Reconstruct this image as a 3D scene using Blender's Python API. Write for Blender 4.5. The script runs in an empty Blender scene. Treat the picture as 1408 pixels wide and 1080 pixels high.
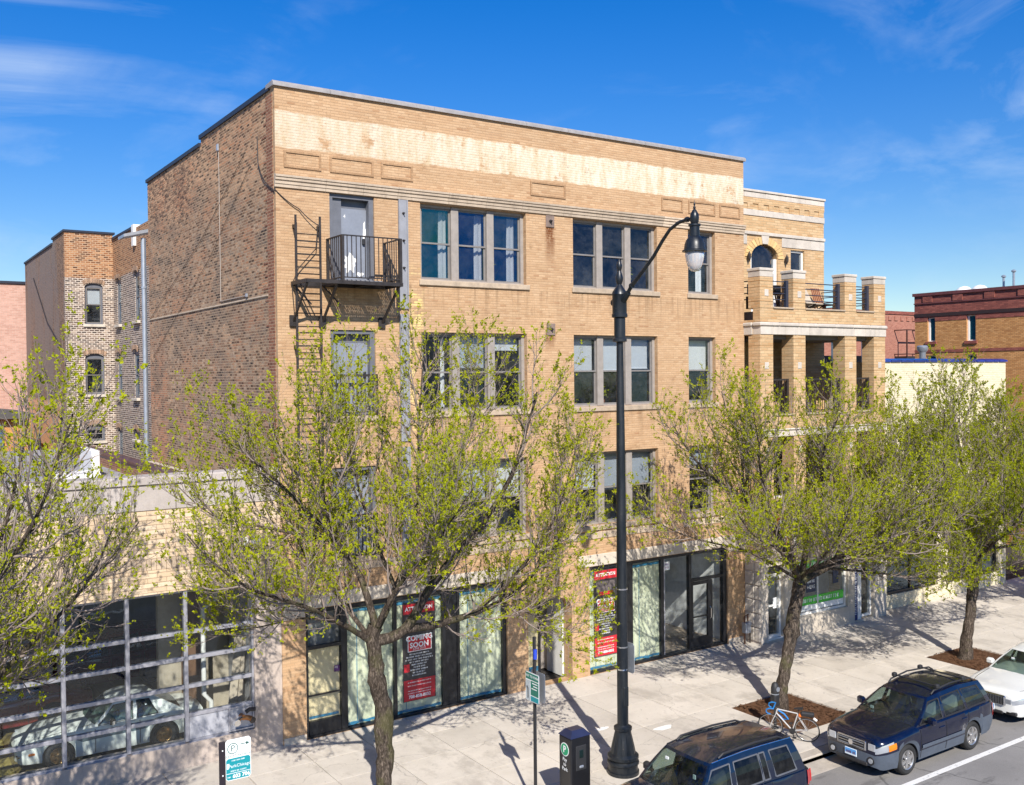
import bpy, math, random
import numpy as np
from mathutils import Matrix, Vector
random.seed(7); RNG = np.random.default_rng(11)
S = bpy.context.scene
COL = S.collection
pi = math.pi
# ------------------------------------------------------------------ camera
cam = bpy.data.objects.new('camera', bpy.data.cameras.new('camera')); COL.objects.link(cam)
CAM_POS = (-8.3358, -22.4925, 8.9)
rows = ((0.830754, -0.55655, -0.010002), (-0.018683, -0.009919, -0.999776), (0.556327, 0.830755, -0.018638))
mx = Matrix(((rows[0][0], -rows[1][0], -rows[2][0]), (rows[0][1], -rows[1][1], -rows[2][1]), (rows[0][2], -rows[1][2], -rows[2][2]))).to_4x4()
mx.translation = CAM_POS
cam.matrix_world = mx
cam.data.sensor_width = 36.0
cam.data.lens = 36.0 * 1340.0 / 1408.0
cam.data.clip_start = 0.1; cam.data.clip_end = 3000
S.camera = cam
# ------------------------------------------------------------------ sky and sun
SUN_EL = math.radians(38.5); SUN_AZ = math.radians(203.5)      # towards the sun: (sin az, cos az)
W = bpy.data.worlds.new('World'); S.world = W; W.use_nodes = True
nt = W.node_tree; nt.nodes.clear()
def wn(t, **k):
    n = nt.nodes.new(t)
    for a, b in k.items(): setattr(n, a, b)
    return n
sky = wn('ShaderNodeTexSky', sky_type='NISHITA', sun_disc=False, sun_elevation=SUN_EL, sun_rotation=SUN_AZ,
         altitude=600, air_density=1.0, dust_density=0.1, ozone_density=2.2)
hs = wn('ShaderNodeHueSaturation'); hs.inputs['Hue'].default_value = 0.514; hs.inputs['Saturation'].default_value = 1.48; hs.inputs['Value'].default_value = 1.28
nt.links.new(sky.outputs[0], hs.inputs['Color'])
tc = wn('ShaderNodeTexCoord')
def cirrus(rot, scale, nscale, lo, hi, seed):
    mp = wn('ShaderNodeMapping'); mp.inputs['Rotation'].default_value = rot; mp.inputs['Scale'].default_value = scale; mp.inputs['Location'].default_value = (seed, seed * .7, 0)
    nz = wn('ShaderNodeTexNoise'); nz.inputs['Scale'].default_value = nscale; nz.inputs['Detail'].default_value = 9; nz.inputs['Roughness'].default_value = 0.6; nz.inputs['Distortion'].default_value = .6
    rp = wn('ShaderNodeMapRange'); rp.inputs[1].default_value = lo; rp.inputs[2].default_value = hi
    nt.links.new(tc.outputs['Generated'], mp.inputs[0]); nt.links.new(mp.outputs[0], nz.inputs[0]); nt.links.new(nz.outputs[0], rp.inputs[0])
    return rp.outputs[0]
def wmath(op, a, b):
    m = wn('ShaderNodeMath', operation=op)
    for i, x in enumerate((a, b)):
        if isinstance(x, (int, float)): m.inputs[i].default_value = x
        else: nt.links.new(x, m.inputs[i])
    return m.outputs[0]
c1 = cirrus((0, .35, .55), (1.2, 4.6, 7.0), 1.6, .49, .76, 3.1)
c2 = cirrus((0, -.2, .9), (.8, .8, 1.3), 2.2, .42, .62, 8.3)
cl = wmath('MULTIPLY', c1, c2)
sep = wn('ShaderNodeSeparateXYZ'); nt.links.new(tc.outputs['Generated'], sep.inputs[0])
hz = wn('ShaderNodeMapRange'); hz.inputs[1].default_value = .0; hz.inputs[2].default_value = .42; hz.inputs[3].default_value = 1.0; hz.inputs[4].default_value = .35
nt.links.new(sep.outputs[2], hz.inputs[0])
cl = wmath('MULTIPLY', wmath('MULTIPLY', cl, hz.outputs[0]), .9)
mixc = wn('ShaderNodeMixRGB'); mixc.inputs[2].default_value = (6.0, 7.2, 8.8, 1)
lowf = wn('ShaderNodeMapRange'); lowf.inputs[1].default_value = -.05; lowf.inputs[2].default_value = .40; lowf.inputs[3].default_value = .68; lowf.inputs[4].default_value = 1.0; lowf.interpolation_type = 'SMOOTHSTEP'
nt.links.new(sep.outputs[2], lowf.inputs[0])
low = wn('ShaderNodeMixRGB', blend_type='MULTIPLY'); low.inputs[0].default_value = 1.0
nt.links.new(hs.outputs[0], low.inputs[1]); nt.links.new(lowf.outputs[0], low.inputs[2])
nt.links.new(cl, mixc.inputs[0]); nt.links.new(low.outputs[0], mixc.inputs[1])
bg = wn('ShaderNodeBackground'); bg.inputs['Strength'].default_value = 0.085
out = wn('ShaderNodeOutputWorld')
nt.links.new(mixc.outputs[0], bg.inputs[0]); nt.links.new(bg.outputs[0], out.inputs[0])
sun = bpy.data.lights.new('sun', 'SUN'); sun.energy = 4.9; sun.angle = math.radians(.5); sun.color = (1.0, .945, .86)
so = bpy.data.objects.new('sun', sun); COL.objects.link(so)
tosun = Vector((math.sin(SUN_AZ) * math.cos(SUN_EL), math.cos(SUN_AZ) * math.cos(SUN_EL), math.sin(SUN_EL)))
so.rotation_euler = tosun.to_track_quat('Z', 'Y').to_euler(); so.location = (-20, -40, 40)
S.view_settings.view_transform = 'Standard'; S.view_settings.look = 'None'
S.view_settings.exposure = 0.5; S.view_settings.gamma = 1.0; S.view_settings.use_curve_mapping = False
S.cycles.max_bounces = 8; S.cycles.transparent_max_bounces = 16; S.cycles.caustics_reflective = False; S.cycles.caustics_refractive = False

# ------------------------------------------------------------------ mesh builder
class MB:
    def __init__(s): s.v = []; s.f = []; s.M = None
    def add(s, vs, fs):
        o = len(s.v)
        if s.M is not None: vs = [tuple(s.M @ Vector(p)) for p in vs]
        s.v.extend(vs); s.f.extend([tuple(i + o for i in f) for f in fs]); return s
    def box(s, x0, x1, y0, y1, z0, z1):
        if x1 < x0: x0, x1 = x1, x0
        if y1 < y0: y0, y1 = y1, y0
        if z1 < z0: z0, z1 = z1, z0
        return s.add([(x0, y0, z0), (x1, y0, z0), (x1, y1, z0), (x0, y1, z0), (x0, y0, z1), (x1, y0, z1), (x1, y1, z1), (x0, y1, z1)],
                     [(0, 3, 2, 1), (4, 5, 6, 7), (0, 1, 5, 4), (1, 2, 6, 5), (2, 3, 7, 6), (3, 0, 4, 7)])
    def bbox(s, x0, x1, y0, y1, z0, z1, b):      # box with chamfered edges
        if x1 < x0: x0, x1 = x1, x0
        if y1 < y0: y0, y1 = y1, y0
        if z1 < z0: z0, z1 = z1, z0
        b = min(b, (x1 - x0) * .45, (y1 - y0) * .45, (z1 - z0) * .45)
        def ring(xa, xb, ya, yb, c, z): return [(xa + c, ya, z), (xb - c, ya, z), (xb, ya + c, z), (xb, yb - c, z), (xb - c, yb, z), (xa + c, yb, z), (xa, yb - c, z), (xa, ya + c, z)]
        vs = ring(x0 + b, x1 - b, y0 + b, y1 - b, 0.3 * b, z0) + ring(x0, x1, y0, y1, b, z0 + b) + ring(x0, x1, y0, y1, b, z1 - b) + ring(x0 + b, x1 - b, y0 + b, y1 - b, 0.3 * b, z1)
        fs = [tuple(range(7, -1, -1)), tuple(range(24, 32))]
        for k in range(3):
            for i in range(8): j = (i + 1) % 8; fs.append((k * 8 + i, k * 8 + j, k * 8 + 8 + j, k * 8 + 8 + i))
        return s.add(vs, fs)
    def quad(s, a, b, c, d): return s.add([a, b, c, d], [(0, 1, 2, 3)])
    def tube(s, pts, r, n=6, caps=True):
        pts = [Vector(p) for p in pts]; m = len(pts)
        rs = r if isinstance(r, (list, tuple)) else [r] * m
        vs = []; up = None
        for i, p in enumerate(pts):
            t = (pts[min(i + 1, m - 1)] - pts[max(i - 1, 0)])
            t = t.normalized() if t.length > 1e-9 else Vector((0, 0, 1))
            if up is None: up = t.orthogonal().normalized()
            else:
                up = up - t * up.dot(t); up = up.normalized() if up.length > 1e-6 else t.orthogonal().normalized()
            w = t.cross(up)
            for k in range(n):
                a = 2 * pi * k / n; vs.append(tuple(p + (up * math.cos(a) + w * math.sin(a)) * rs[i]))
        fs = [(i * n + k, i * n + (k + 1) % n, (i + 1) * n + (k + 1) % n, (i + 1) * n + k) for i in range(m - 1) for k in range(n)]
        if caps: fs += [tuple(range(n - 1, -1, -1)), tuple((m - 1) * n + k for k in range(n))]
        return s.add(vs, fs)
    def bar(s, a, b, w, h=None):                   # rectangular bar between two points
        a = Vector(a); b = Vector(b); h = h or w; t = (b - a).normalized()
        u = t.cross(Vector((0, 0, 1))); u = u.normalized() if u.length > 1e-4 else Vector((1, 0, 0)); q = u.cross(t)
        vs = [tuple(p + u * (w / 2) * i + q * (h / 2) * j) for p in (a, b) for i, j in ((-1, -1), (1, -1), (1, 1), (-1, 1))]
        return s.add(vs, [(3, 2, 1, 0), (4, 5, 6, 7), (0, 1, 5, 4), (1, 2, 6, 5), (2, 3, 7, 6), (3, 0, 4, 7)])
    def lathe(s, prof, c=(0, 0, 0), n=20, axis='z', flute=None):
        vs = []
        for r, h in prof:
            for k in range(n):
                a = 2 * pi * k / n; rr = r
                if flute and flute[0] <= h <= flute[1] and k % 2: rr = r * flute[2]
                p = (rr * math.cos(a), rr * math.sin(a), h)
                if axis == 'y': p = (p[0], p[2], -p[1])
                if axis == 'x': p = (p[2], p[0], p[1])
                vs.append((p[0] + c[0], p[1] + c[1], p[2] + c[2]))
        m = len(prof)
        fs = [(i * n + k, i * n + (k + 1) % n, (i + 1) * n + (k + 1) % n, (i + 1) * n + k) for i in range(m - 1) for k in range(n)]
        fs += [tuple(range(n - 1, -1, -1)), tuple((m - 1) * n + k for k in range(n))]
        return s.add(vs, fs)
    def prism(s, poly, d0, d1, axis='y'):         # polygon extruded along an axis
        f = {'y': lambda a, b, d: (a, d, b), 'x': lambda a, b, d: (d, a, b), 'z': lambda a, b, d: (a, b, d)}[axis]
        n = len(poly); vs = [f(a, b, d0) for a, b in poly] + [f(a, b, d1) for a, b in poly]
        return s.add(vs, [tuple(range(n)), tuple(range(2 * n - 1, n - 1, -1))] + [(i, n + i, n + (i + 1) % n, (i + 1) % n) for i in range(n)])
    def build(s, name, mat, parent=None, smooth=None, **props):
        me = bpy.data.meshes.new(name); me.from_pydata(s.v, [], s.f)
        for m in (mat if isinstance(mat, (list, tuple)) else [mat]): me.materials.append(m)
        if smooth:
            me.shade_smooth()
            if smooth is not True: me.set_sharp_from_angle(angle=math.radians(smooth))
        me.update()
        return link(name, me, parent, **props)
def link(name, me, parent=None, **props):
    o = bpy.data.objects.new(name, me); COL.objects.link(o); par(o, parent)
    for k, v in props.items(): o[k] = v
    return o
ORG = {}
def root_of(o):
    while o.parent: o = o.parent
    return o
def par(o, parent):
    if parent is None: return
    o.parent = parent
    if parent.name in ORG: o.matrix_parent_inverse = ORG[parent.name].inverted()
def thing(name, label, cat, loc, group=None):
    o = bpy.data.objects.new(name, None); COL.objects.link(o); o.location = loc; o.empty_display_size = .3
    ORG[o.name] = Matrix.Translation(loc); o['label'] = label; o['category'] = cat
    if group: o['group'] = group
    return o
def tag(o, label, cat, group=None):
    o['label'] = label; o['category'] = cat
    if group: o['group'] = group
    return o
def B(*a): return MB().box(*a)
def copy_tree(o, delta=None):
    c = o.copy(); COL.objects.link(c)
    if delta is not None: c.location = Vector(o.location) + Vector(delta)
    for ch in o.children:
        d = copy_tree(ch); d.parent = c; d.matrix_parent_inverse = ch.matrix_parent_inverse.copy()
    return c
_txt = {}
def text(s, size, M, align='CENTER', bold=0.0):
    """Flat lettering as a mesh builder; M maps the text plane (x right, y up) into place."""
    cu = bpy.data.curves.new('lettering', 'FONT'); cu.body = s; cu.size = size; cu.align_x = align; cu.align_y = 'CENTER'; cu.resolution_u = 2
    cu.offset = bold; cu.space_line = .95
    ob = bpy.data.objects.new('lettering', cu)
    me = ob.to_mesh()
    mb = MB(); mb.M = M
    mb.add([tuple(v.co) for v in me.vertices], [tuple(p.vertices) for p in me.polygons])
    ob.to_mesh_clear(); bpy.data.objects.remove(ob); bpy.data.curves.remove(cu)
    return mb
def plane_M(origin, right, up=(0, 0, 1)):
    r = Vector(right).normalized(); u = Vector(up).normalized(); n = r.cross(u)
    return Matrix(((r.x, u.x, n.x, origin[0]), (r.y, u.y, n.y, origin[1]), (r.z, u.z, n.z, origin[2]), (0, 0, 0, 1)))
FRONT = (1, 0, 0)     # text right-direction on surfaces that face the street (-Y)

def dashes(x0, y, x1, z, h, mat, parent, name, vertical=False, seed=3, center=False):
    """A line of print too small to read: little letter-sized strokes grouped into words (flat, facing -Y)."""
    r = random.Random(seed + int(abs(z) * 977)); m = MB(); p = x0 if not vertical else z; end = x1 if not vertical else x1
    if vertical: p, end = x1, z
    lo, hi = (p, end) if not vertical else (min(z, x1), max(z, x1))
    q = lo
    while q < hi:
        for k in range(r.randint(2, 8)):
            w = h * r.uniform(.42, .62)
            if q + w > hi: break
            st = h * .17
            def rect(a, b, c, d):
                if vertical: m.quad((x0 + c, y, a), (x0 + d, y, a), (x0 + d, y, b), (x0 + c, y, b))
                else: m.quad((a, y, z + c), (b, y, z + c), (b, y, z + d), (a, y, z + d))
            t = r.randint(0, 4)
            rect(q, q + st, -h / 2, h / 2)
            if t in (0, 1, 3): rect(q + w - st, q + w, -h / 2, h / 2)
            if t in (0, 2, 4): rect(q + st, q + w - st, h / 2 - st, h / 2)
            if t in (1, 2): rect(q + st, q + w - st, -st / 2, st / 2)
            if t in (0, 2, 3): rect(q + st, q + w - st, -h / 2, -h / 2 + st)
            q += w + h * .14
        q += h * .42
    return m.build(name, mat, parent, kind='stuff')

def wall_grid(mb, f, u0, u1, z0, z1, ops, d0, d1, back=True):
    """Wall slab with rectangular openings; f(u, d, z) maps into the world. d0 is the outer face."""
    us = sorted({u0, u1, *[o[0] for o in ops], *[o[1] for o in ops]}); us = [u for u in us if u0 <= u <= u1]
    zs = sorted({z0, z1, *[o[2] for o in ops], *[o[3] for o in ops]}); zs = [z for z in zs if z0 <= z <= z1]
    def inside(u, z): return any(o[0] < u < o[1] and o[2] < z < o[3] for o in ops)
    for i in range(len(us) - 1):
        for j in range(len(zs) - 1):
            a, b, c, d = us[i], us[i + 1], zs[j], zs[j + 1]
            if inside((a + b) / 2, (c + d) / 2): continue
            mb.quad(f(a, d0, c), f(b, d0, c), f(b, d0, d), f(a, d0, d))
            if back: mb.quad(f(b, d1, c), f(a, d1, c), f(a, d1, d), f(b, d1, d))
            for (p, q, nu, nz) in ((a, a, -1, 0), (b, b, 1, 0)):
                e = (us[i - 1] + a) / 2 if nu < 0 and i > 0 else ((b + us[i + 2]) / 2 if nu > 0 and i < len(us) - 2 else None)
                if e is None or inside(e, (c + d) / 2):
                    mb.quad(f(p, d0, c), f(p, d0, d), f(p, d1, d), f(p, d1, c))
            for (p, nz) in ((c, -1), (d, 1)):
                e = (zs[j - 1] + c) / 2 if nz < 0 and j > 0 else ((d + zs[j + 2]) / 2 if nz > 0 and j < len(zs) - 2 else None)
                if e is None or inside((a + b) / 2, e):
                    mb.quad(f(a, d0, p), f(b, d0, p), f(b, d1, p), f(a, d1, p))
    return mb
def brick_field(parent, f, u0, u1, z0, z1, ops, bw, bh, mw, mat, proud, near, n_parts=300, ch=.004):
    """Real bricks on the same bond as the wall's brick material: the nearest ones are parts of their own, the rest one joined part."""
    cells = []
    r = math.floor(z0 / bh)
    while r * bh < z1:
        a, b = max(z0, r * bh + mw), min(z1, (r + 1) * bh - mw); off = 0.0 if r % 2 else bw * .5
        if b - a > bh * .3:
            n = math.floor((u0 + off) / bw)
            while n * bw - off < u1:
                c, d = max(u0, n * bw - off + mw), min(u1, (n + 1) * bw - off - mw)
                segs = [(c, d)]
                for (p, q, s_, t) in ops:
                    if b <= s_ + .002 or a >= t - .002: continue
                    segs = [x for (g, h) in segs for x in ((g, min(h, p)), (max(g, q), h)) if x[1] - x[0] > .025]
                cells += [(g, h, a, b) for g, h in segs if h - g > .025]
                n += 1
        r += 1
    cells.sort(key=lambda k: (k[0] - near[0]) ** 2 + (k[2] - near[1]) ** 2)
    def add(mb, k):
        a, b, c, d = k; y1 = -proud * random.uniform(.7, 1.15); t = 0.0008 if False else 0.0
        lo = [(a, t, c), (b, t, c), (b, t, d), (a, t, d)]; hi = [(a + ch, y1, c + ch), (b - ch, y1, c + ch), (b - ch, y1, d - ch), (a + ch, y1, d - ch)]
        mb.add([f(*p) for p in lo + hi], [(4, 5, 6, 7), (0, 1, 5, 4), (1, 2, 6, 5), (2, 3, 7, 6), (3, 0, 4, 7)])
    for k in cells[:n_parts]: m = MB(); add(m, k); m.build('brick', mat, parent)
    m = MB()
    for k in cells[n_parts:]: add(m, k)
    if m.v: m.build('bricks', mat, parent, kind='stuff')
def fy(y0): return lambda u, d, z: (u, y0 + d, z)      # wall facing -Y, depth goes back
def fx(x0): return lambda u, d, z: (x0 + d, u, z)      # wall facing -X
# ------------------------------------------------------------------ materials
class NT:
    def __init__(s, name):
        s.m = bpy.data.materials.new(name); s.m.use_nodes = True; s.t = s.m.node_tree; s.t.nodes.clear()
        s.out = s.t.nodes.new('ShaderNodeOutputMaterial')
    def n(s, typ, ins=None, **k):
        x = s.t.nodes.new('ShaderNode' + typ)
        for a, b in k.items(): setattr(x, a, b)
        for a, b in (ins or {}).items(): s.set(x, a, b)
        return x
    def set(s, node, key, val):
        i = node.inputs[key]
        if hasattr(val, 'is_output'): s.t.links.new(val, i)
        elif hasattr(val, 'outputs'): s.t.links.new(val.outputs[0], i)
        else:
            if isinstance(val, (tuple, list)) and len(val) == 3 and i.type == 'RGBA': val = (*val, 1)
            i.default_value = val
    def math(s, op, a, b=0.0, clamp=False):
        x = s.n('Math', {0: a, 1: b}, operation=op); x.use_clamp = clamp; return x.outputs[0]
    def mix(s, fac, a, b, mode='MIX'):
        return s.n('MixRGB', {0: fac, 1: a, 2: b}, blend_type=mode).outputs[0]
    def noise(s, scale, detail=4, rough=.55, vec=None, dist=0):
        x = s.n('TexNoise', {'Scale': scale, 'Detail': detail, 'Roughness': rough, 'Distortion': dist})
        if vec is not None: s.set(x, 'Vector', vec)
        return x.outputs[0]
    def rng(s, v, a, b, c=0.0, d=1.0, smooth=True):
        return s.n('MapRange', {0: v, 1: a, 2: b, 3: c, 4: d}, interpolation_type='SMOOTHSTEP' if smooth else 'LINEAR').outputs[0]
    def ramp(s, v, stops):
        r = s.n('ValToRGB', {0: v}); e = r.color_ramp.elements
        while len(e) < len(stops): e.new(.5)
        for x, (p, c) in zip(e, stops): x.position = p; x.color = (*c, 1)
        return r.outputs[0]
    def pos(s): return s.n('NewGeometry').outputs['Position']
    def obj(s): return s.n('TexCoord').outputs['Object']
    def scaled(s, v, sc): return s.n('Mapping', {0: v, 'Scale': sc}).outputs[0]
    def bump(s, h, strength=.4, dist=.01):
        return s.n('Bump', {'Height': h, 'Strength': strength, 'Distance': dist}).outputs[0]
    def done(s, col, rough=.7, metal=0.0, normal=None, spec=.5, **k):
        p = s.n('BsdfPrincipled', {'Base Color': col, 'Roughness': rough, 'Metallic': metal, 'Specular IOR Level': spec})
        if normal is not None: s.set(p, 'Normal', normal)
        for a, b in k.items(): s.set(p, a, b)
        s.t.links.new(p.outputs[0], s.out.inputs[0]); return s.m
_pc = {}
def plain(name, col, rough=.6, metal=0.0, var=.12, nscale=6.0, bump=.0, spec=.5, coat=0.0, vary=0.0):
    """Plain paint, metal or stone with a little uneven wear."""
    if name in _pc: return _pc[name]
    m = NT(name); v = m.pos()
    f = m.noise(nscale, 5, .6, v); f2 = m.noise(nscale * 7.3, 3, .6, v)
    k = m.math('ADD', m.math('MULTIPLY', f, .7), m.math('MULTIPLY', f2, .3))
    c = m.mix(m.rng(k, .3, .7), tuple(x * (1 - var) for x in col), tuple(min(1, x * (1 + var)) for x in col))
    if vary:
        r = m.n('ObjectInfo').outputs['Random']
        c = m.mix(1.0, c, m.ramp(r, [(0, (1 - vary,) * 3), (1, (1 + vary * .35,) * 3)]), 'MULTIPLY')
    nm = m.bump(f2, bump, .01) if bump else None
    ex = {'Coat Weight': coat, 'Coat Roughness': .05} if coat else {}
    _pc[name] = m.done(c, rough, metal, nm, spec, **ex); return _pc[name]
def wall_uv(m):
    g = m.n('NewGeometry'); P = m.n('SeparateXYZ', {0: g.outputs['Position']}); Nn = m.n('SeparateXYZ', {0: g.outputs['True Normal']})
    u = m.math('SUBTRACT', m.math('MULTIPLY', Nn.outputs[0], P.outputs[1]), m.math('MULTIPLY', Nn.outputs[1], P.outputs[0]))
    nz = m.math('ABSOLUTE', Nn.outputs[2])
    u = m.math('ADD', u, m.math('MULTIPLY', nz, P.outputs[0])); v = m.math('ADD', P.outputs[2], m.math('MULTIPLY', nz, P.outputs[1]))
    cv = m.n('CombineXYZ', {0: u, 1: v}).outputs[0]
    return cv, u, v, P, g.outputs['Position']
def brick(name, stops, mortar, bw=.205, bh=.0677, mw=.009, rough=.85, bump=.5, big=.12, extra=None, mfac=1.0, freq=2, wobble=1.0):
    m = NT(name); cv, u, v, P, pos = wall_uv(m)
    wob = m.n('VectorMath', {0: cv, 1: m.n('VectorMath', {0: m.n('TexNoise', {'Vector': cv, 'Scale': 3.0}).outputs['Color'], 1: (.012 * wobble, .008 * wobble, 0)}, operation='MULTIPLY').outputs[0]}, operation='ADD').outputs[0]
    b = m.n('TexBrick', {'Vector': wob, 'Color1': (0, 0, 0), 'Color2': (1, 1, 1), 'Mortar': (.5, .5, .5), 'Scale': 1.0, 'Mortar Size': mw, 'Mortar Smooth': .25, 'Bias': 0.0, 'Brick Width': bw, 'Row Height': bh}, offset=.5, offset_frequency=freq)
    col = m.ramp(b.outputs['Color'], stops)
    n1 = m.noise(.55, 5, .6, pos); n2 = m.noise(5.0, 4, .6, pos); n3 = m.noise(38, 3, .6, pos)
    col = m.mix(1.0, col, m.ramp(n1, [(.3, (1 - big,) * 3), (.7, (1 + big * .6,) * 3)]), 'MULTIPLY')
    col = m.mix(1.0, col, m.ramp(n3, [(.25, (.86,) * 3), (.75, (1.08,) * 3)]), 'MULTIPLY')
    # bands of courses laid from different batches
    bn = m.noise(1.0, 2, .5, m.scaled(cv, (.25, 5.0, 1)))
    col = m.mix(1.0, col, m.ramp(bn, [(.35, (.95,) * 3), (.65, (1.04,) * 3)]), 'MULTIPLY')
    mort = m.mix(m.rng(n2, .3, .7), mortar, tuple(c * .72 for c in mortar))
    mf = m.math('MULTIPLY', b.outputs['Fac'], mfac)
    if extra: col, mort, mf = extra(m, col, mort, mf, cv, P, pos, n1, n2, b)
    c = m.mix(mf, col, mort)
    h = m.math('ADD', m.math('MULTIPLY', m.math('SUBTRACT', 1.0, b.outputs['Fac']), 1.0), m.math('MULTIPLY', n3, .35))
    return m.done(c, rough, 0, m.bump(h, bump, .008), .3)
def band(m, x, a, b, soft):    # 1 inside a..b
    return m.math('MULTIPLY', m.rng(x, a - soft, a + soft), m.rng(x, b - soft, b + soft, 1, 0))
def gold_extra(m, col, mort, mf, cv, P, pos, n1, n2, b):
    X, Y, Z = P.outputs
    nz = m.noise(1.4, 6, .65, pos); ns = m.noise(1.0, 5, .65, m.scaled(pos, (3.2, 3.2, .8))); fine = m.noise(9, 5, .7, pos)
    zz = m.math('ADD', Z, m.math('MULTIPLY', m.math('SUBTRACT', nz, .5), .22))
    front = m.rng(Y, .003, .006, 1, 0, False)
    # faded painted sign band below the coping
    pm = m.math('MULTIPLY', band(m, zz, 14.40, 15.26, .015), front)
    pat = m.rng(m.math('ADD', m.math('MULTIPLY', nz, .55), m.math('ADD', m.math('MULTIPLY', ns, .2), m.math('MULTIPLY', m.noise(6, 6, .8, m.scaled(pos, (1, 1, 2.5))), .25))), .405, .455)
    xf = m.rng(X, -1, 9, .62, .95, False)
    pcol = m.mix(m.rng(m.math('ADD', m.math('MULTIPLY', ns, .6), m.math('MULTIPLY', fine, .4)), .36, .62), (.57, .455, .29), (.71, .645, .525))
    col = m.mix(m.math('MULTIPLY', m.math('MULTIPLY', pm, pat), xf), col, pcol)
    mf = m.math('MULTIPLY', mf, m.math('SUBTRACT', 1.0, m.math('MULTIPLY', pm, .75)))
    # rust below the two tie plates
    for (x0, z1, z0) in ((8.08, 13.12, 11.6), (8.07, 10.06, 9.5)):
        t = m.math('MULTIPLY', band(m, m.math('ADD', X, m.math('MULTIPLY', m.math('SUBTRACT', ns, .5), .25)), x0 - .15, x0 + .15, .07), m.math('MULTIPLY', m.rng(Z, z0, z1, 0, 1), m.rng(Z, z1, z1 + .03, 1, 0)))
        t = m.math('MULTIPLY', m.math('MULTIPLY', t, m.rng(fine, .30, .48)), front)
        col = m.mix(m.math('MULTIPLY', t, 1.0), col, (.15, .045, .010))
    # brighter replacement bricks beside the steel channel
    sel = m.math('MULTIPLY', band(m, X, 3.55, 3.95, .1), band(m, Z, 7.0, 11.6, .3))
    sel = m.math('MULTIPLY', m.math('MULTIPLY', sel, m.rng(b.outputs['Color'], .25, .35)), m.math('MULTIPLY', m.rng(m.noise(1.9, 3, .5, pos), .45, .55), front))
    col = m.mix(sel, col, (.72, .53, .22)); mf = m.math('MULTIPLY', mf, m.math('ADD', 1.0, m.math('MULTIPLY', sel, 1.6)), True)
    # dirty stray bricks and soot under the cornice line
    d = m.math('MULTIPLY', m.rng(m.noise(2.6, 6, .7, pos), .57, .70), .45)
    col = m.mix(d, col, (.20, .11, .05))
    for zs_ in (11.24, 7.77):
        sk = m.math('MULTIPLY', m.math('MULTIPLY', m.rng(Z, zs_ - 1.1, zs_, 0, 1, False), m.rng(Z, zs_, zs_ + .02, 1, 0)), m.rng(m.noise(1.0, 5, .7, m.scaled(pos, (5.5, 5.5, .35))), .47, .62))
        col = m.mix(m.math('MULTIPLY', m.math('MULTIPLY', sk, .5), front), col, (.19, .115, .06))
    # white lime bloom, low on the wall
    wl = m.math('MULTIPLY', m.rng(m.noise(1.1, 6, .7, pos), .6, .75), .22)
    col = m.mix(wl, col, (.62, .50, .36))
    return col, mort, mf
GOLD = brick('gold_brick', [(0, (.45, .275, .150)), (.25, (.495, .314, .175)), (.7, (.525, .343, .198)), (.93, (.555, .373, .22)), (1, (.39, .22, .115))], (.42, .282, .17), mw=.0055, bump=.3, extra=gold_extra, mfac=.7, big=.07, wobble=0)
GOLDD = brick('gold_header_brick', [(0, (.36, .19, .075)), (1, (.46, .25, .10))], (.33, .19, .085), bw=.11, bh=.07, mw=.007, bump=.4)
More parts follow.
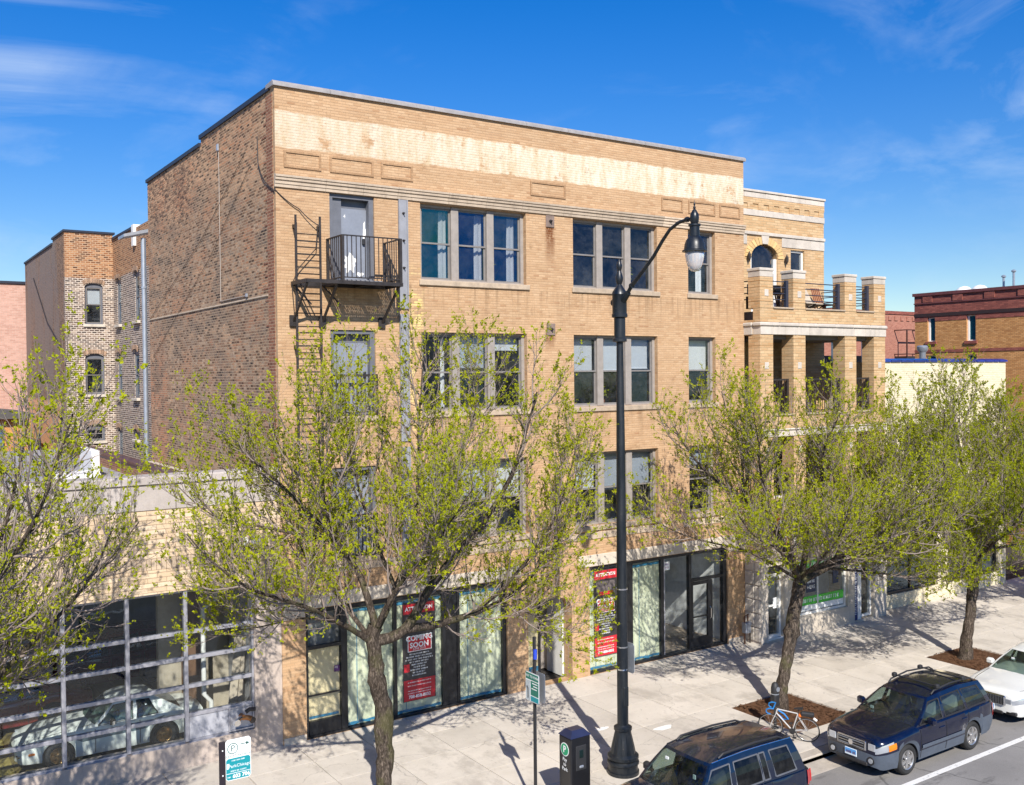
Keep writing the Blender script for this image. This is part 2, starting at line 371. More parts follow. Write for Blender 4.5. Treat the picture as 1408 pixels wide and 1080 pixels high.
def side_extra(m, col, mort, mf, cv, P, pos, n1, n2, b):
    X, Y, Z = P.outputs
    hp = m.scaled(pos, (1, .42, 1.0))                       # wear runs along the courses
    big = m.noise(.42, 6, .62, pos); md = m.noise(2.1, 6, .72, hp); fine = m.noise(9, 5, .75, hp); r = b.outputs['Color']
    below = m.rng(Z, 10.6, 11.2, 1, 0)
    zb = m.math('ADD', Z, m.math('MULTIPLY', m.math('SUBTRACT', big, .5), 3.0))
    mid = m.rng(zb, 14.7, 13.0, 0, 1)
    rb = m.math('ADD', m.math('MULTIPLY', r, .42), m.math('ADD', m.math('MULTIPLY', md, .55), m.math('MULTIPLY', fine, .35)))   # brick by brick
    low = m.math('MULTIPLY', m.rng(zb, 4.6, 7.0, .4, 1.0), m.rng(m.noise(.9, 6, .7, hp), .38, .56, .35, 1.0))
    dk = m.math('MULTIPLY', m.rng(rb, .70, .755), m.math('MULTIPLY', m.math('MULTIPLY', mid, low), m.math('ADD', .62, m.math('MULTIPLY', below, .12))))
    gy = m.math('MULTIPLY', m.math('MULTIPLY', m.rng(rb, .56, .60), m.rng(rb, .66, .70, 1, 0)), m.math('MULTIPLY', mid, .8))
    col = m.mix(gy, col, (.41, .325, .25))
    col = m.mix(dk, col, m.mix(fine, (.028, .026, .027), (.12, .095, .082)))
    wt = m.math('MULTIPLY', m.math('MULTIPLY', m.rng(m.noise(5.5, 6, .8, hp), .57, .64), m.rng(r, .35, .45)), m.math('MULTIPLY', mid, .85))
    col = m.mix(wt, col, (.55, .46, .37))
    sg = m.math('MULTIPLY', band(m, m.math('ADD', Z, m.math('MULTIPLY', big, .9)), 10.2, 11.4, .35), .22)
    col = m.mix(sg, col, (.12, .105, .098))
    red = m.math('MULTIPLY', m.math('MULTIPLY', m.rng(m.math('ADD', Y, m.math('MULTIPLY', md, 3)), 11.0, 12.6), m.rng(Z, 10.6, 8.6, 0, 1)), m.rng(big, .36, .58))
    red2 = m.math('MULTIPLY', m.rng(md, .56, .66), m.math('MULTIPLY', band(m, Z, 8.2, 10.4, .4), band(m, Y, 1.0, 7.0, .5)))
    col = m.mix(m.math('MAXIMUM', m.math('MULTIPLY', red, .75), m.math('MULTIPLY', red2, .5)), col, (.36, .155, .09))
    pr = m.noise(.75, 7, .68, m.scaled(pos, (1, .6, 1))); ps = m.noise(1.15, 7, .7, m.scaled(pos, (1, .5, 1.2)))
    col = m.mix(m.math('MULTIPLY', m.rng(pr, .50, .60), .55), col, m.mix(r, (.23, .10, .06), (.42, .21, .12)))
    col = m.mix(m.math('MULTIPLY', m.rng(pr, .46, .38), .5), col, m.mix(r, (.34, .22, .14), (.54, .39, .27)))
    soot2 = m.math('MULTIPLY', m.rng(ps, .50, .60), m.math('ADD', .25, m.math('MULTIPLY', mid, .5)))
    col = m.mix(soot2, col, m.mix(r, (.05, .045, .045), (.17, .135, .115)))
    mort = m.mix(m.math('MULTIPLY', mid, .6), mort, (.35, .275, .205))
    spk = m.noise(24, 3, .8, hp); tone = m.ramp(m.math('ADD', m.math('MULTIPLY', r, .6), m.math('MULTIPLY', spk, .4)), [(.25, (.62, .60, .58)), (.5, (1.08, 1.0, .90)), (.78, (1.42, 1.24, 1.03))])
    col = m.mix(1.0, col, tone, 'MULTIPLY'); mort = m.mix(1.0, mort, (1.12, 1.02, .88), 'MULTIPLY')
    dkm = m.math('MULTIPLY', m.math('SUBTRACT', 1.0, mid), m.rng(Y, 5.5, 8.5))
    mort = m.mix(m.math('MULTIPLY', dkm, m.rng(fine, .42, .55)), mort, (.10, .07, .055))
    return col, mort, mf
SIDE = brick('common_brick_weathered', [(0, (.16, .095, .06)), (.15, (.33, .19, .115)), (.5, (.43, .265, .165)), (.8, (.50, .33, .22)), (1, (.34, .165, .095))], (.55, .425, .305), bw=.21, bh=.072, mw=.011, bump=.9, extra=side_extra, big=.2)
REDC = brick('red_corner_brick', [(0, (.19, .075, .045)), (.5, (.29, .115, .065)), (1, (.37, .17, .10))], (.42, .27, .17), bw=.21, bh=.0765, mw=.014, bump=.8, big=.2)
def bay_extra(m, col, mort, mf, cv, P, pos, n1, n2, b):
    X, Y, Z = P.outputs
    zz = m.math('ADD', Z, m.math('MULTIPLY', m.math('SUBTRACT', n2, .5), .12))
    up = m.rng(zz, 13.75, 13.85)
    org = m.ramp(b.outputs['Color'], [(0, (.08, .035, .02)), (.35, (.27, .11, .045)), (.7, (.36, .16, .07)), (1, (.46, .25, .12))])
    col = m.mix(up, col, org); mort = m.mix(up, mort, (.47, .32, .20))
    pt = m.math('MULTIPLY', m.rng(m.noise(1.6, 5, .7, pos), .58, .68), .55)
    mort = m.mix(pt, mort, (.32, .22, .16)); col = m.mix(m.math('MULTIPLY', pt, .6), col, (.30, .16, .10))
    return col, mort, mf
BAY = brick('pointed_bay_brick', [(0, (.035, .024, .02)), (.35, (.11, .07, .055)), (.7, (.24, .165, .12)), (1, (.42, .33, .25))], (.68, .585, .49), bw=.235, bh=.095, mw=.018, bump=.8, extra=bay_extra, big=.12)
def court_extra(m, col, mort, mf, cv, P, pos, n1, n2, b):
    col, mort, mf = bay_extra(m, col, mort, mf, cv, P, pos, n1, n2, b)
    return col, mort, mf
def oldside_extra(m, col, mort, mf, cv, P, pos, n1, n2, b):
    X, Y, Z = P.outputs
    big = m.noise(.5, 6, .65, pos)
    st = m.noise(1.0, 5, .6, m.scaled(pos, (1.2, 1.2, .22)))
    g = m.math('MULTIPLY', m.rng(m.math('ADD', st, m.math('MULTIPLY', m.rng(Y, 29, 33), .18)), .5, .68), .75)
    col = m.mix(g, col, (.22, .18, .16)); mort = m.mix(m.math('MULTIPLY', g, .8), mort, (.25, .21, .19))
    tan = m.math('MULTIPLY', m.rng(m.math('ADD', Z, m.math('MULTIPLY', big, .6)), 8.2, 8.0, 0, 1), m.rng(Y, 30.2, 30.4))
    col = m.mix(tan, col, (.62, .36, .20)); mf = m.math('MULTIPLY', mf, m.math('SUBTRACT', 1.0, tan))
    return col, mort, mf
OLDSIDE = brick('old_side_brick', [(0, (.09, .055, .04)), (.4, (.21, .12, .075)), (.8, (.29, .175, .115)), (1, (.15, .08, .05))], (.33, .24, .165), bw=.21, bh=.0745, mw=.012, bump=.7, extra=oldside_extra, big=.22)
BALB = brick('buff_brick', [(0, (.50, .31, .155)), (.4, (.57, .375, .20)), (.8, (.61, .42, .24)), (1, (.48, .28, .13))], (.50, .36, .20), bw=.30, bh=.094, mw=.012, bump=.6, big=.08)
PALE = brick('pale_glazed_brick', [(0, (.59, .44, .29)), (.5, (.64, .50, .34)), (1, (.68, .55, .40))], (.42, .31, .21), bw=.41, bh=.108, mw=.006, bump=.35, big=.1, wobble=0)
CREAM = brick('cream_painted_brick', [(0, (.69, .61, .43)), (1, (.76, .685, .50))], (.60, .49, .30), bw=.22, bh=.075, mw=.010, bump=.5, big=.06, mfac=.6)
BROWNB = brick('ochre_brick', [(0, (.46, .21, .07)), (.5, (.59, .29, .10)), (1, (.68, .36, .14))], (.38, .2, .09), bw=.21, bh=.07, mw=.010, bump=.4, big=.1)
MAROON = brick('maroon_brick', [(0, (.21, .062, .048)), (.5, (.29, .088, .064)), (1, (.37, .12, .085))], (.18, .075, .065), bw=.21, bh=.07, mw=.009, bump=.4, big=.12)
REDB = brick('salmon_brick', [(0, (.33, .115, .075)), (1, (.45, .185, .125))], (.42, .24, .18), bw=.22, bh=.075, mw=.012, bump=.4, big=.1)
PINKB = brick('pink_brick', [(0, (.50, .275, .21)), (1, (.62, .37, .29))], (.60, .43, .35), bw=.3, bh=.1, mw=.012, bump=.3, big=.1)
def stone_mat(name, col, streak=.35, vary=.12, nscale=2.0, rough=.8, dark=(.2, .17, .14)):
    m = NT(name); p = m.pos()
    n = m.noise(nscale, 6, .65, p); f = m.noise(45, 4, .7, p); st = m.noise(1.0, 5, .65, m.scaled(p, (4.5, 4.5, .7)))
    c = m.mix(m.rng(n, .3, .7), tuple(x * .86 for x in col), tuple(min(1, x * 1.08) for x in col))
    c = m.mix(m.math('MULTIPLY', m.rng(st, .5, .75), streak), c, dark)
    c = m.mix(1.0, c, m.ramp(f, [(.3, (.88,) * 3), (.7, (1.07,) * 3)]), 'MULTIPLY')
    if vary: c = m.mix(1.0, c, m.ramp(m.n('ObjectInfo').outputs['Random'], [(0, (1 - vary,) * 3), (1, (1 + vary * .4, 1 + vary * .4, 1 + vary * .38))]), 'MULTIPLY')
    return m.done(c, rough, 0, m.bump(m.math('ADD', m.math('MULTIPLY', f, .6), n), .35, .008), .3)
CORN = stone_mat('cornice_terracotta', (.55, .44, .33), .5, .26, dark=(.26, .19, .13))
LIME = stone_mat('limestone', (.60, .53, .44), .25, .08)
LIMEG = stone_mat('grey_limestone', (.58, .52, .45), .22, .10)
SILL = stone_mat('rough_sill_stone', (.47, .37, .27), .4, .1, nscale=6)
CONC = stone_mat('parapet_concrete', (.47, .42, .385), .35, .05, nscale=1.0)
CONCW = stone_mat('base_concrete', (.50, .42, .365), .5, .04, nscale=1.4)
TERRA = stone_mat('clay_coping', (.10, .052, .042), .3, .15, rough=.4)
# pavement: slabs, each with its own tone
def pave_mat():
    m = NT('pavement_concrete'); p = m.pos()
    n = m.noise(.8, 6, .65, p); f = m.noise(60, 4, .7, p); sp = m.noise(9, 5, .75, p)
    r = m.n('ObjectInfo').outputs['Random']
    c = m.mix(m.rng(n, .3, .7), (.535, .49, .425), (.625, .575, .505))
    c = m.mix(1.0, c, m.ramp(r, [(0, (.87, .865, .86)), (.5, (.97, .97, .97)), (1, (1.03, 1.025, 1.02))]), 'MULTIPLY')
    c = m.mix(m.math('MULTIPLY', m.rng(sp, .57, .70), .5), c, (.22, .195, .17))
    c = m.mix(m.math('MULTIPLY', m.rng(m.noise(2.4, 5, .7, p), .58, .72), .25), c, (.30, .26, .22))
    c = m.mix(1.0, c, m.ramp(f, [(.25, (.9,) * 3), (.75, (1.08,) * 3)]), 'MULTIPLY')
    vg = m.n('TexVoronoi', {'Vector': p, 'Scale': 2.6, 'Randomness': 1.0}); gum = m.math('MULTIPLY', m.rng(vg.outputs['Distance'], .045, .065, 1, 0), m.rng(m.n('SeparateXYZ', {0: vg.outputs['Color']}).outputs[0], .45, .5))
    c = m.mix(m.math('MULTIPLY', gum, .62), c, (.13, .12, .11))
    wp = m.n('VectorMath', {0: p, 1: m.n('VectorMath', {0: m.n('TexNoise', {'Vector': p, 'Scale': 1.3, 'Detail': 5.0}).outputs['Color'], 1: (1.0, 1.0, 0)}, operation='MULTIPLY').outputs[0]}, operation='ADD').outputs[0]
    ck = m.n('TexVoronoi', {'Vector': wp, 'Scale': .27}, feature='DISTANCE_TO_EDGE').outputs[0]
    c = m.mix(m.math('MULTIPLY', m.rng(ck, .0, .004, 1, 0), .4), c, (.12, .11, .10))
    st = m.math('MULTIPLY', m.rng(m.noise(.9, 6, .7, m.scaled(p, (1, .6, 1))), .50, .64), .42); c = m.mix(st, c, (.27, .24, .205))
    return m.done(c, .88, 0, m.bump(m.math('ADD', f, sp), .3, .006), .25)
PAVE = pave_mat()
def asphalt():
    m = NT('asphalt'); p = m.pos()
    n = m.noise(.5, 6, .6, p); f = m.noise(75, 4, .75, p); sp = m.noise(5, 6, .7, p)
    c = m.mix(m.rng(n, .3, .7), (.215, .205, .195), (.27, .258, .245))
    c = m.mix(m.math('MULTIPLY', m.rng(sp, .6, .75), .5), c, (.11, .105, .1))
    oil = m.math('MULTIPLY', m.rng(m.noise(1.1, 5, .7, m.scaled(p, (.5, 1.6, 1))), .56, .68), .5); c = m.mix(oil, c, (.085, .08, .077))
    c = m.mix(1.0, c, m.ramp(f, [(.3, (.72,) * 3), (.7, (1.2,) * 3)]), 'MULTIPLY')
    ck = m.n('TexVoronoi', {'Vector': m.n('VectorMath', {0: p, 1: m.n('VectorMath', {0: m.n('TexNoise', {'Vector': p, 'Scale': 1.5}).outputs['Color'], 1: (.8, .8, 0)}, operation='MULTIPLY').outputs[0]}, operation='ADD').outputs[0], 'Scale': .33}, feature='DISTANCE_TO_EDGE').outputs[0]
    c = m.mix(m.math('MULTIPLY', m.rng(ck, .0, .012, 1, 0), .6), c, (.05, .05, .05))
    return m.done(c, .85, 0, m.bump(f, .5, .006), .3)
ASPH = asphalt()
KERB = stone_mat('kerb_concrete', (.47, .42, .36), .4, .1, nscale=3)
def worn_paint():
    m = NT('road_paint'); p = m.pos()
    c = m.mix(m.rng(m.noise(14, 6, .75, p), .52, .70), (.72, .71, .68), (.30, .29, .28))
    return m.done(c, .7)
ROADP = worn_paint()
def mulch():
    m = NT('mulch'); p = m.pos()
    f = m.noise(34, 5, .75, m.scaled(p, (1, 1.8, 1)), 1.2); n = m.noise(3, 4, .6, p)
    c = m.ramp(m.math('ADD', m.math('MULTIPLY', f, .8), m.math('MULTIPLY', n, .2)), [(.3, (.05, .024, .014)), (.5, (.15, .075, .04)), (.62, (.26, .15, .085)), (.75, (.40, .28, .18))])
    return m.done(c, .95, 0, m.bump(f, 1.0, .03), .15)
MULCH = mulch()
def bark():
    m = NT('bark'); p = m.pos()
    f = m.noise(9, 6, .7, m.scaled(p, (3.2, 3.2, .8)), 1.0); n = m.noise(2.2, 4, .6, p)
    c = m.ramp(f, [(.34, (.022, .017, .013)), (.5, (.075, .058, .045)), (.68, (.24, .19, .15))])
    c = m.mix(m.math('MULTIPLY', m.rng(n, .52, .66), .5), c, (.10, .10, .035))
    return m.done(c, .95, 0, m.bump(f, 1.0, .04), .15)
BARK = bark()
def twig():
    m = NT('twig_bark'); p = m.pos()
    c = m.mix(m.noise(3, 3, .6, p), (.15, .118, .10), (.34, .275, .24))
    return m.done(c, .85, 0, None, .25)
TWIG = twig()
def leafm(name, a, b):
    m = NT(name); p = m.pos()
    f = m.noise(1.6, 3, .6, p); g = m.noise(23, 2, .5, p)
    c = m.mix(m.rng(m.math('ADD', m.math('MULTIPLY', f, .5), m.math('MULTIPLY', g, .5)), .32, .68), a, b)
    d = m.n('BsdfDiffuse', {0: c, 'Roughness': .6}); t = m.n('BsdfTranslucent', {0: m.mix(1.0, c, (1.15, 1.1, .6), 'MULTIPLY')})
    mx_ = m.n('MixShader', {0: .42, 1: d, 2: t}); m.t.links.new(mx_.outputs[0], m.out.inputs[0]); return m.m
LEAF = leafm('young_leaf', (.27, .315, .008), (.50, .525, .026))
LEAFD = leafm('denser_leaf', (.225, .275, .007), (.45, .475, .022))
def glass(name, tint=(.9, .95, .95), refl=(.8, .9, 1.0), base=.08, rough=.01, trans=(1, 1, 1), wavy=0.0, dirt=.05):
    m = NT(name)
    fc = m.n('LayerWeight', {'Blend': .5}).outputs['Facing']
    fac = m.math('ADD', base, m.math('MULTIPLY', m.math('POWER', fc, 4.0), .9), True)
    gl = m.n('BsdfGlossy', {'Color': refl, 'Roughness': rough})
    if wavy:
        rv = m.n('TexWhiteNoise', {'W': m.n('ObjectInfo').outputs['Random']}, noise_dimensions='1D').outputs['Color']
        off = m.n('VectorMath', {0: m.n('VectorMath', {0: rv, 1: (.5, .5, .5)}, operation='SUBTRACT').outputs[0], 1: (.09, .02, .16)}, operation='MULTIPLY').outputs[0]
        nn = m.n('VectorMath', {0: m.n('VectorMath', {0: m.bump(m.noise(1.3, 3, .5, m.pos()), wavy, .05), 1: off}, operation='ADD').outputs[0]}, operation='NORMALIZE').outputs[0]
        m.set(gl, 'Normal', nn)
    tr = m.n('BsdfTransparent', {0: tuple(a * b for a, b in zip(tint, trans))})
    gp = m.pos(); film = m.math('MULTIPLY', m.rng(m.math('ADD', m.math('MULTIPLY', m.noise(1.1, 5, .65, gp), .6), m.math('MULTIPLY', m.noise(7, 4, .7, gp), .4)), .38, .68), dirt)
    tr = m.n('MixShader', {0: film, 1: tr, 2: m.n('BsdfDiffuse', {0: (.42, .42, .40)})}).outputs[0]
    mx_ = m.n('MixShader', {0: fac, 1: tr, 2: gl}); m.t.links.new(mx_.outputs[0], m.out.inputs[0]); return m.m
GLASS = glass('window_glass', (.86, .88, .89), (.62, .80, 1.0), .04, wavy=.12)
GLASSB = glass('blue_reflection_glass', (.95, .97, .98), (.015, .20, .36), .25, wavy=.12)  # blue sky reflection painted into the gloss colour of clear panes
SHOPG = glass('shop_glass', (.97, .985, .98), (.85, .93, 1.0), .02)
CARG = glass('car_glass', (.50, .60, .57), (.8, .95, 1.0), .06)
TINTG = glass('tinted_car_glass', (.07, .075, .08), (.75, .85, 1.0), .04)
WINFR = plain('window_frame_paint', (.30, .265, .235), .6, bump=.1)
SASH = plain('sash_paint', (.20, .185, .175), .55)
WHITE = plain('white_paint', (.78, .77, .74), .5, var=.06)
STEELG = plain('grey_steel_paint', (.27, .275, .30), .55, bump=.1)
DOORG = plain('grey_door_paint', (.22, .24, .285), .5, var=.1, nscale=2.5)
DOORD = plain('dark_grey_paint', (.13, .135, .155), .5)
IRON = plain('fire_escape_iron', (.030, .024, .022), .5, var=.4)
BLACKF = plain('black_aluminium', (.013, .014, .017), .35, var=.2)
ALU = plain('aluminium_frame', (.36, .36, .40), .4, .3, var=.08)
ALUP = plain('aluminium_panel', (.44, .45, .50), .45, .2, var=.06, nscale=1.5)
BLACKP = plain('lamp_black_paint', (.007, .011, .017), .25, var=.2, coat=.12)
PLATE = plain('tie_plate_iron', (.20, .145, .12), .8, var=.3, bump=.3)
def paperm():
    m = NT('window_paper'); p = m.pos(); v = m.scaled(p, (7, 7, .7)); a = m.noise(1.0, 5, .65, v); b2 = m.noise(1.5, 5, .6, p)
    c = m.mix(m.rng(a, .35, .65), (.50, .53, .37), (.66, .67, .50)); c = m.mix(m.math('MULTIPLY', m.rng(b2, .5, .68), .4), c, (.42, .45, .33))  # vertical crease shading painted into the paper colour
    return m.done(c, .85, 0, m.bump(a, .6, .03), .3)
PAPER = paperm()
PAPERT = plain('brown_paper', (.68, .56, .34), .9, var=.08, nscale=2)
TAPE = plain('blue_tape', (.025, .19, .34), .7, var=.1)
CURT = plain('white_curtain', (.80, .79, .77), .9, var=.05)
BLIND = plain('white_blind', (.70, .71, .72), .8, var=.06, nscale=2)
BLINDG = plain('grey_shade', (.42, .45, .50), .8, var=.1, nscale=2)
DARKIN = plain('dark_interior', (.055, .055, .06), .9)
GREYIN = plain('grey_interior', (.33, .32, .32), .9)
WOODF = plain('shop_floor', (.34, .27, .21), .6, var=.3, nscale=3)
COPE = plain('coping_metal', (.36, .335, .32), .5, .2, var=.15)
CAPB = plain('black_roof_edge', (.018, .022, .038), .5)
ROOFG = stone_mat('grey_roof_membrane', (.33, .325, .345), .5, 0, nscale=.5, rough=.85, dark=(.16, .15, .15))
ROOFD = plain('dark_roof', (.09, .085, .08), .95)
RED = plain('poster_red', (.50, .018, .03), .5, var=.06)
BLACKS = plain('poster_black', (.035, .032, .034), .5, var=.2)
GREENS = plain('sign_green', (.015, .17, .12), .4, var=.05)
TEAL = plain('sign_teal', (.008, .26, .30), .4, var=.04)
LIMEGRN = plain('shop_green', (.05, .50, .035), .4, var=.05)
NAVY = plain('navy_panel', (.012, .025, .13), .4)
SIGNW = plain('sign_white', (.82, .84, .84), .4, var=.03)
GALV = plain('galvanised_metal', (.42, .45, .50), .4, .6, var=.12)
TYRE = plain('tyre_rubber', (.018, .018, .018), .8)
RIM = plain('alloy_rim', (.52, .51, .50), .3, .8, var=.1)
CHROME = plain('chrome', (.75, .76, .78), .12, 1.0, var=.03)
PLASTIC = plain('black_plastic', (.022, .022, .024), .6)
BRASS = plain('hydrant_brass', (.45, .20, .07), .35, .8)
def carpaint(name, col, flake=.1, rough=.18):
    m = NT(name); p = m.pos(); d = m.noise(7, 5, .65, p)
    c = m.mix(m.math('MULTIPLY', m.rng(d, .5, .8), flake), col, (.30, .27, .22))
    return m.done(c, m.math('ADD', rough, m.math('MULTIPLY', d, .16)), .0, None, .5, **{'Coat Weight': 1.0, 'Coat Roughness': .04})
# ------------------------------------------------------------------ ground, road, pavement
ZR = -0.13
B(-600, 900, -600, 900, -.62, -.5).build('ground', plain('earth', (.16, .145, .12), .95), kind='structure')
g = MB(); g.box(-120, 260, -60, -7.72, ZR - .3, ZR); g.build('road', ASPH, kind='structure')
MB().box(-120, 260, -7.72, 60, -.45, -.045).build('pavement_base', plain('pavement_joint', (.035, .03, .026), .95), kind='structure')
pavement = bpy.data.objects['pavement_base']
PITS = [(10.72, 12.9, -6.55, -4.28), (19.0, 21.2, -6.5, -4.55), (-1.1, 1.1, -6.55, -4.3), (27.0, 29.2, -6.5, -4.4), (-9.2, -7.0, -6.55, -4.3)]
ys = [-6.95, -5.5, -4.05, -2.62, -1.32, 0.02]
gap = .009
xs = [round(-16.6 + 1.53 * i, 3) for i in range(int(62 / 1.53) + 1)]
def slab_rects(x0, x1, y0, y1):
    rs = [(x0, x1, y0, y1)]
    for (a, b, c, d) in PITS:
        nr = []
        for (p, q, r, s) in rs:
            if q <= a or p >= b or s <= c or r >= d: nr.append((p, q, r, s)); continue
            if p < a: nr.append((p, a, r, s))
            if q > b: nr.append((b, q, r, s))
            p2, q2 = max(p, a), min(q, b)
            if r < c: nr.append((p2, q2, r, c))
            if s > d: nr.append((p2, q2, d, s))
        rs = nr
    return [r for r in rs if r[1] - r[0] > .06 and r[3] - r[2] > .06]
for i in range(len(xs) - 1):
    for j in range(len(ys) - 1):
        for (a, b, c, d) in slab_rects(xs[i], xs[i + 1], ys[j], ys[j + 1]):
            dz = random.uniform(-.002, .002)
            MB().bbox(a + gap, b - gap, c + gap, d - gap, -.08, dz, .0015).build('paving_slab', PAVE, pavement)
for i in range(0, len(xs) - 1, 2):
    x1 = xs[min(i + 2, len(xs) - 1)]
    if xs[i] == x1: continue
    MB().bbox(xs[i] + .004, x1 - .004, -7.72, -7.42, -.4, .0, .02).build('kerb_stone', KERB, pavement)
    for (a, b, c, d) in slab_rects(xs[i], x1, -7.42, -6.95):
        MB().bbox(a + gap, b - gap, c + gap, d - gap, -.08, random.uniform(-.003, 0), .0015).build('paving_slab', PAVE, pavement)
MB().box(-60, 120, -8.25, -7.725, ZR - .1, ZR + .006).build('gutter', KERB, kind='structure')
MB().box(-40, 120, -9.80, -9.66, ZR - .02, ZR + .004).build('road_marking', ROADP, kind='structure')
for k, (a, b, c, d) in enumerate(PITS):
    mb = MB(); n = 14
    for i in range(n + 1):
        for j in range(n + 1):
            x = a + (b - a) * i / n; y = c + (d - c) * j / n
            e = min(i, j, n - i, n - j) / (n / 2)
            mb.v.append((x, y, -.035 + .05 * min(1, e * 1.5) * random.uniform(.4, 1.2)))
    mb.f = [(i * (n + 1) + j, (i + 1) * (n + 1) + j, (i + 1) * (n + 1) + j + 1, i * (n + 1) + j + 1) for i in range(n) for j in range(n)]
    chips = MB()
    for q in range(900 if k < 2 else 200):
        x, y = random.uniform(a + .05, b - .05), random.uniform(c + .05, d - .05); t = random.uniform(0, 6.28); l = random.uniform(.02, .06); w = random.uniform(.006, .02); z = random.uniform(.0, .035)
        ct, st = math.cos(t), math.sin(t); tz = random.uniform(-.015, .02)
        chips.add([(x - l * ct - w * st, y - l * st + w * ct, z), (x + l * ct - w * st, y + l * st + w * ct, z + tz), (x + l * ct + w * st, y + l * st - w * ct, z + tz), (x - l * ct + w * st, y - l * st - w * ct, z)], [(0, 1, 2, 3)])
    o = mb.build('tree_pit', MULCH, smooth=True, kind='structure')
    chips.build('wood_chips', MULCH, o, kind='stuff')
# worn white paint blobs on the paving
for k, (x, y, s) in enumerate(((8.25, -4.4, .27), (6.95, -3.55, .2))):
    mb = MB(); n = 18
    mb.add([(x + s * (1 + .25 * math.sin(3 * t + k)) * math.cos(t), y + s * .55 * (1 + .2 * math.cos(2 * t)) * math.sin(t), .004) for t in [2 * pi * i / n for i in range(n)]], [tuple(range(n))])
    mb.build('paint_patch', WHITE, kind='structure')
# ------------------------------------------------------------------ the gold brick loft building
LW, H = 15.98, 15.83
bld = thing('brick_building', 'four storey gold brick loft building with faded white painted band under its parapet', 'building', (LW / 2, 6, 0))
WIN = []
for (z0, z1) in ((11.4, 13.4), (7.93, 10.03), (4.42, 6.58)):
    WIN += [(3.9, 7.25, z0, z1), (8.9, 12.15, z0, z1), (13.46, 14.65, z0, z1)]
DOORS = [(1.37, 2.58, 11.27, 13.42), (1.35, 2.57, 7.9, 10.05), (1.35, 2.55, 4.36, 6.62)]
SHOPS = [(.6, 6.5, 0.0, 3.2), (9.4, 15.16, 0.0, 3.2)]
ALC = (7.2, 8.75, 0.0, 2.5)
ops = WIN + DOORS + SHOPS + [ALC]
mb = MB(); wall_grid(mb, fy(0), 0.0, LW, -.1, H, ops, 0, .38)
# segmental arch over the entrance niche
def arch_fill(mb, x0, x1, zs, zt, y0, y1, n=10, axis='y'):
    c = (x0 + x1) / 2
    def cz(x): return zs + (zt - zs) * math.sqrt(max(0, 1 - ((x - c) / (c - x0)) ** 2))
    for (a, b, k) in ((x0, c, x0), (c, x1, x1)):
        xs_ = [a + (b - a) * i / n for i in range(n + 1)]
        pts = [(x, cz(x)) for x in xs_]
        mb.prism(pts + [(k, zt + 1e-4)] if k == x0 else [(k, zt + 1e-4)] + pts, y0, y1, axis)
arch_fill(mb, ALC[0], ALC[1], 2.12, 2.5, 0.0, .38)
front = mb.build('front_wall', GOLD, bld)
brick_field(front, fy(0), 0.004, LW - .004, 3.57, 13.42, ops + [(3.24, 3.52, 4.2, 13.5), (0, LW, 4.02, 4.22)], .205, .0677, .0055, GOLD, .0035, (0.6, 8.0))
brick_field(front, fy(0), 0.004, LW - .004, 13.76, 15.82, [], .205, .0677, .0055, GOLD, .0035, (0.6, 8.0), 0)
mb = MB(); mb.box(.0, .36, .381, 6.0, 0, 15.78); mb.box(.0, .36, 6.001, 12.3, 0, 15.58); mb.box(.36, LW, 11.95, 12.3, 0, 15.4)
mb.build('side_wall', SIDE, bld)
mb = MB(); mb.box(-.012, .2, .14, .57, 6.4, 15.70); mb.build('corner_pier', REDC, bld)
# toothed edge where the corner pier bonds into the side wall
for k in range(60):
    z = 6.45 + k * .153
    if k % 2 == 0 and random.random() < .8: MB().box(-.012 + .001, .1, .571, .57 + random.choice((.1, .2, .2, .3)), z, z + .066).build('brick', REDC, bld)
MB().box(LW - .36, LW, .381, 11.94, 0, 15.4).build('side_wall', SIDE, bld)
MB().box(.37, LW - .37, .39, 11.94, 14.6, 14.75).build('roof', ROOFD, bld)
# black metal edge on the side parapet, terracotta and metal coping on the front
MB().box(-.05, .42, .30, 6.05, 15.78, 15.90).build('roof_edge', CAPB, bld); MB().box(-.05, .42, 6.06, 12.36, 15.58, 15.69).build('roof_edge', CAPB, bld)
n = 11
for k in range(n):
    a, b = -.06 + (LW + .12) * k / n, -.06 + (LW + .12) * (k + 1) / n
    mb = MB(); mb.prism([(-.07, 15.83), (.44, 15.83), (.44, 15.93), (-.02, 15.955), (-.07, 15.90)], a + .004, b - .004, 'x')
    mb.build('coping_stone', COPE, bld)
# window-head cornice of moulded terracotta
x = -.04
while x < LW - .02:
    L = random.uniform(.95, 1.6); e = min(x + L, LW); e = LW if LW - e < .5 else e
    prof = [(0.01, 13.43), (-.045, 13.43), (-.045, 13.50), (-.065, 13.51), (-.065, 13.575), (-.10, 13.60), (-.10, 13.655), (-.125, 13.67), (-.125, 13.715), (0.01, 13.75)]
    mb = MB(); mb.prism(prof, x + .004, e - .004, 'x'); mb.build('cornice_stone', CORN, bld); x = e
GOLDP = brick('gold_panel_brick', [(0, (.36, .215, .115)), (1, (.45, .28, .155))], (.33, .205, .115), bw=.11, bh=.07, mw=.006, bump=.3)
# raised brick panels between cornice and painted band
for (a, b) in ((.21, 1.16), (1.39, 2.57), (2.78, 3.69), (7.41, 8.64), (12.34, 13.24), (13.48, 14.66), (14.86, 15.8)):
    mb = MB(); z0, z1, w, d = 13.92, 14.33, .055, -.028
    mb.box(a, b, d, -.001, z0, z0 + w); mb.box(a, b, d, -.001, z1 - w, z1); mb.box(a, a + w, d, -.001, z0 + w, z1 - w); mb.box(b - w, b, d, -.001, z0 + w, z1 - w)
    mb.build('brick_panel', GOLDP, bld)
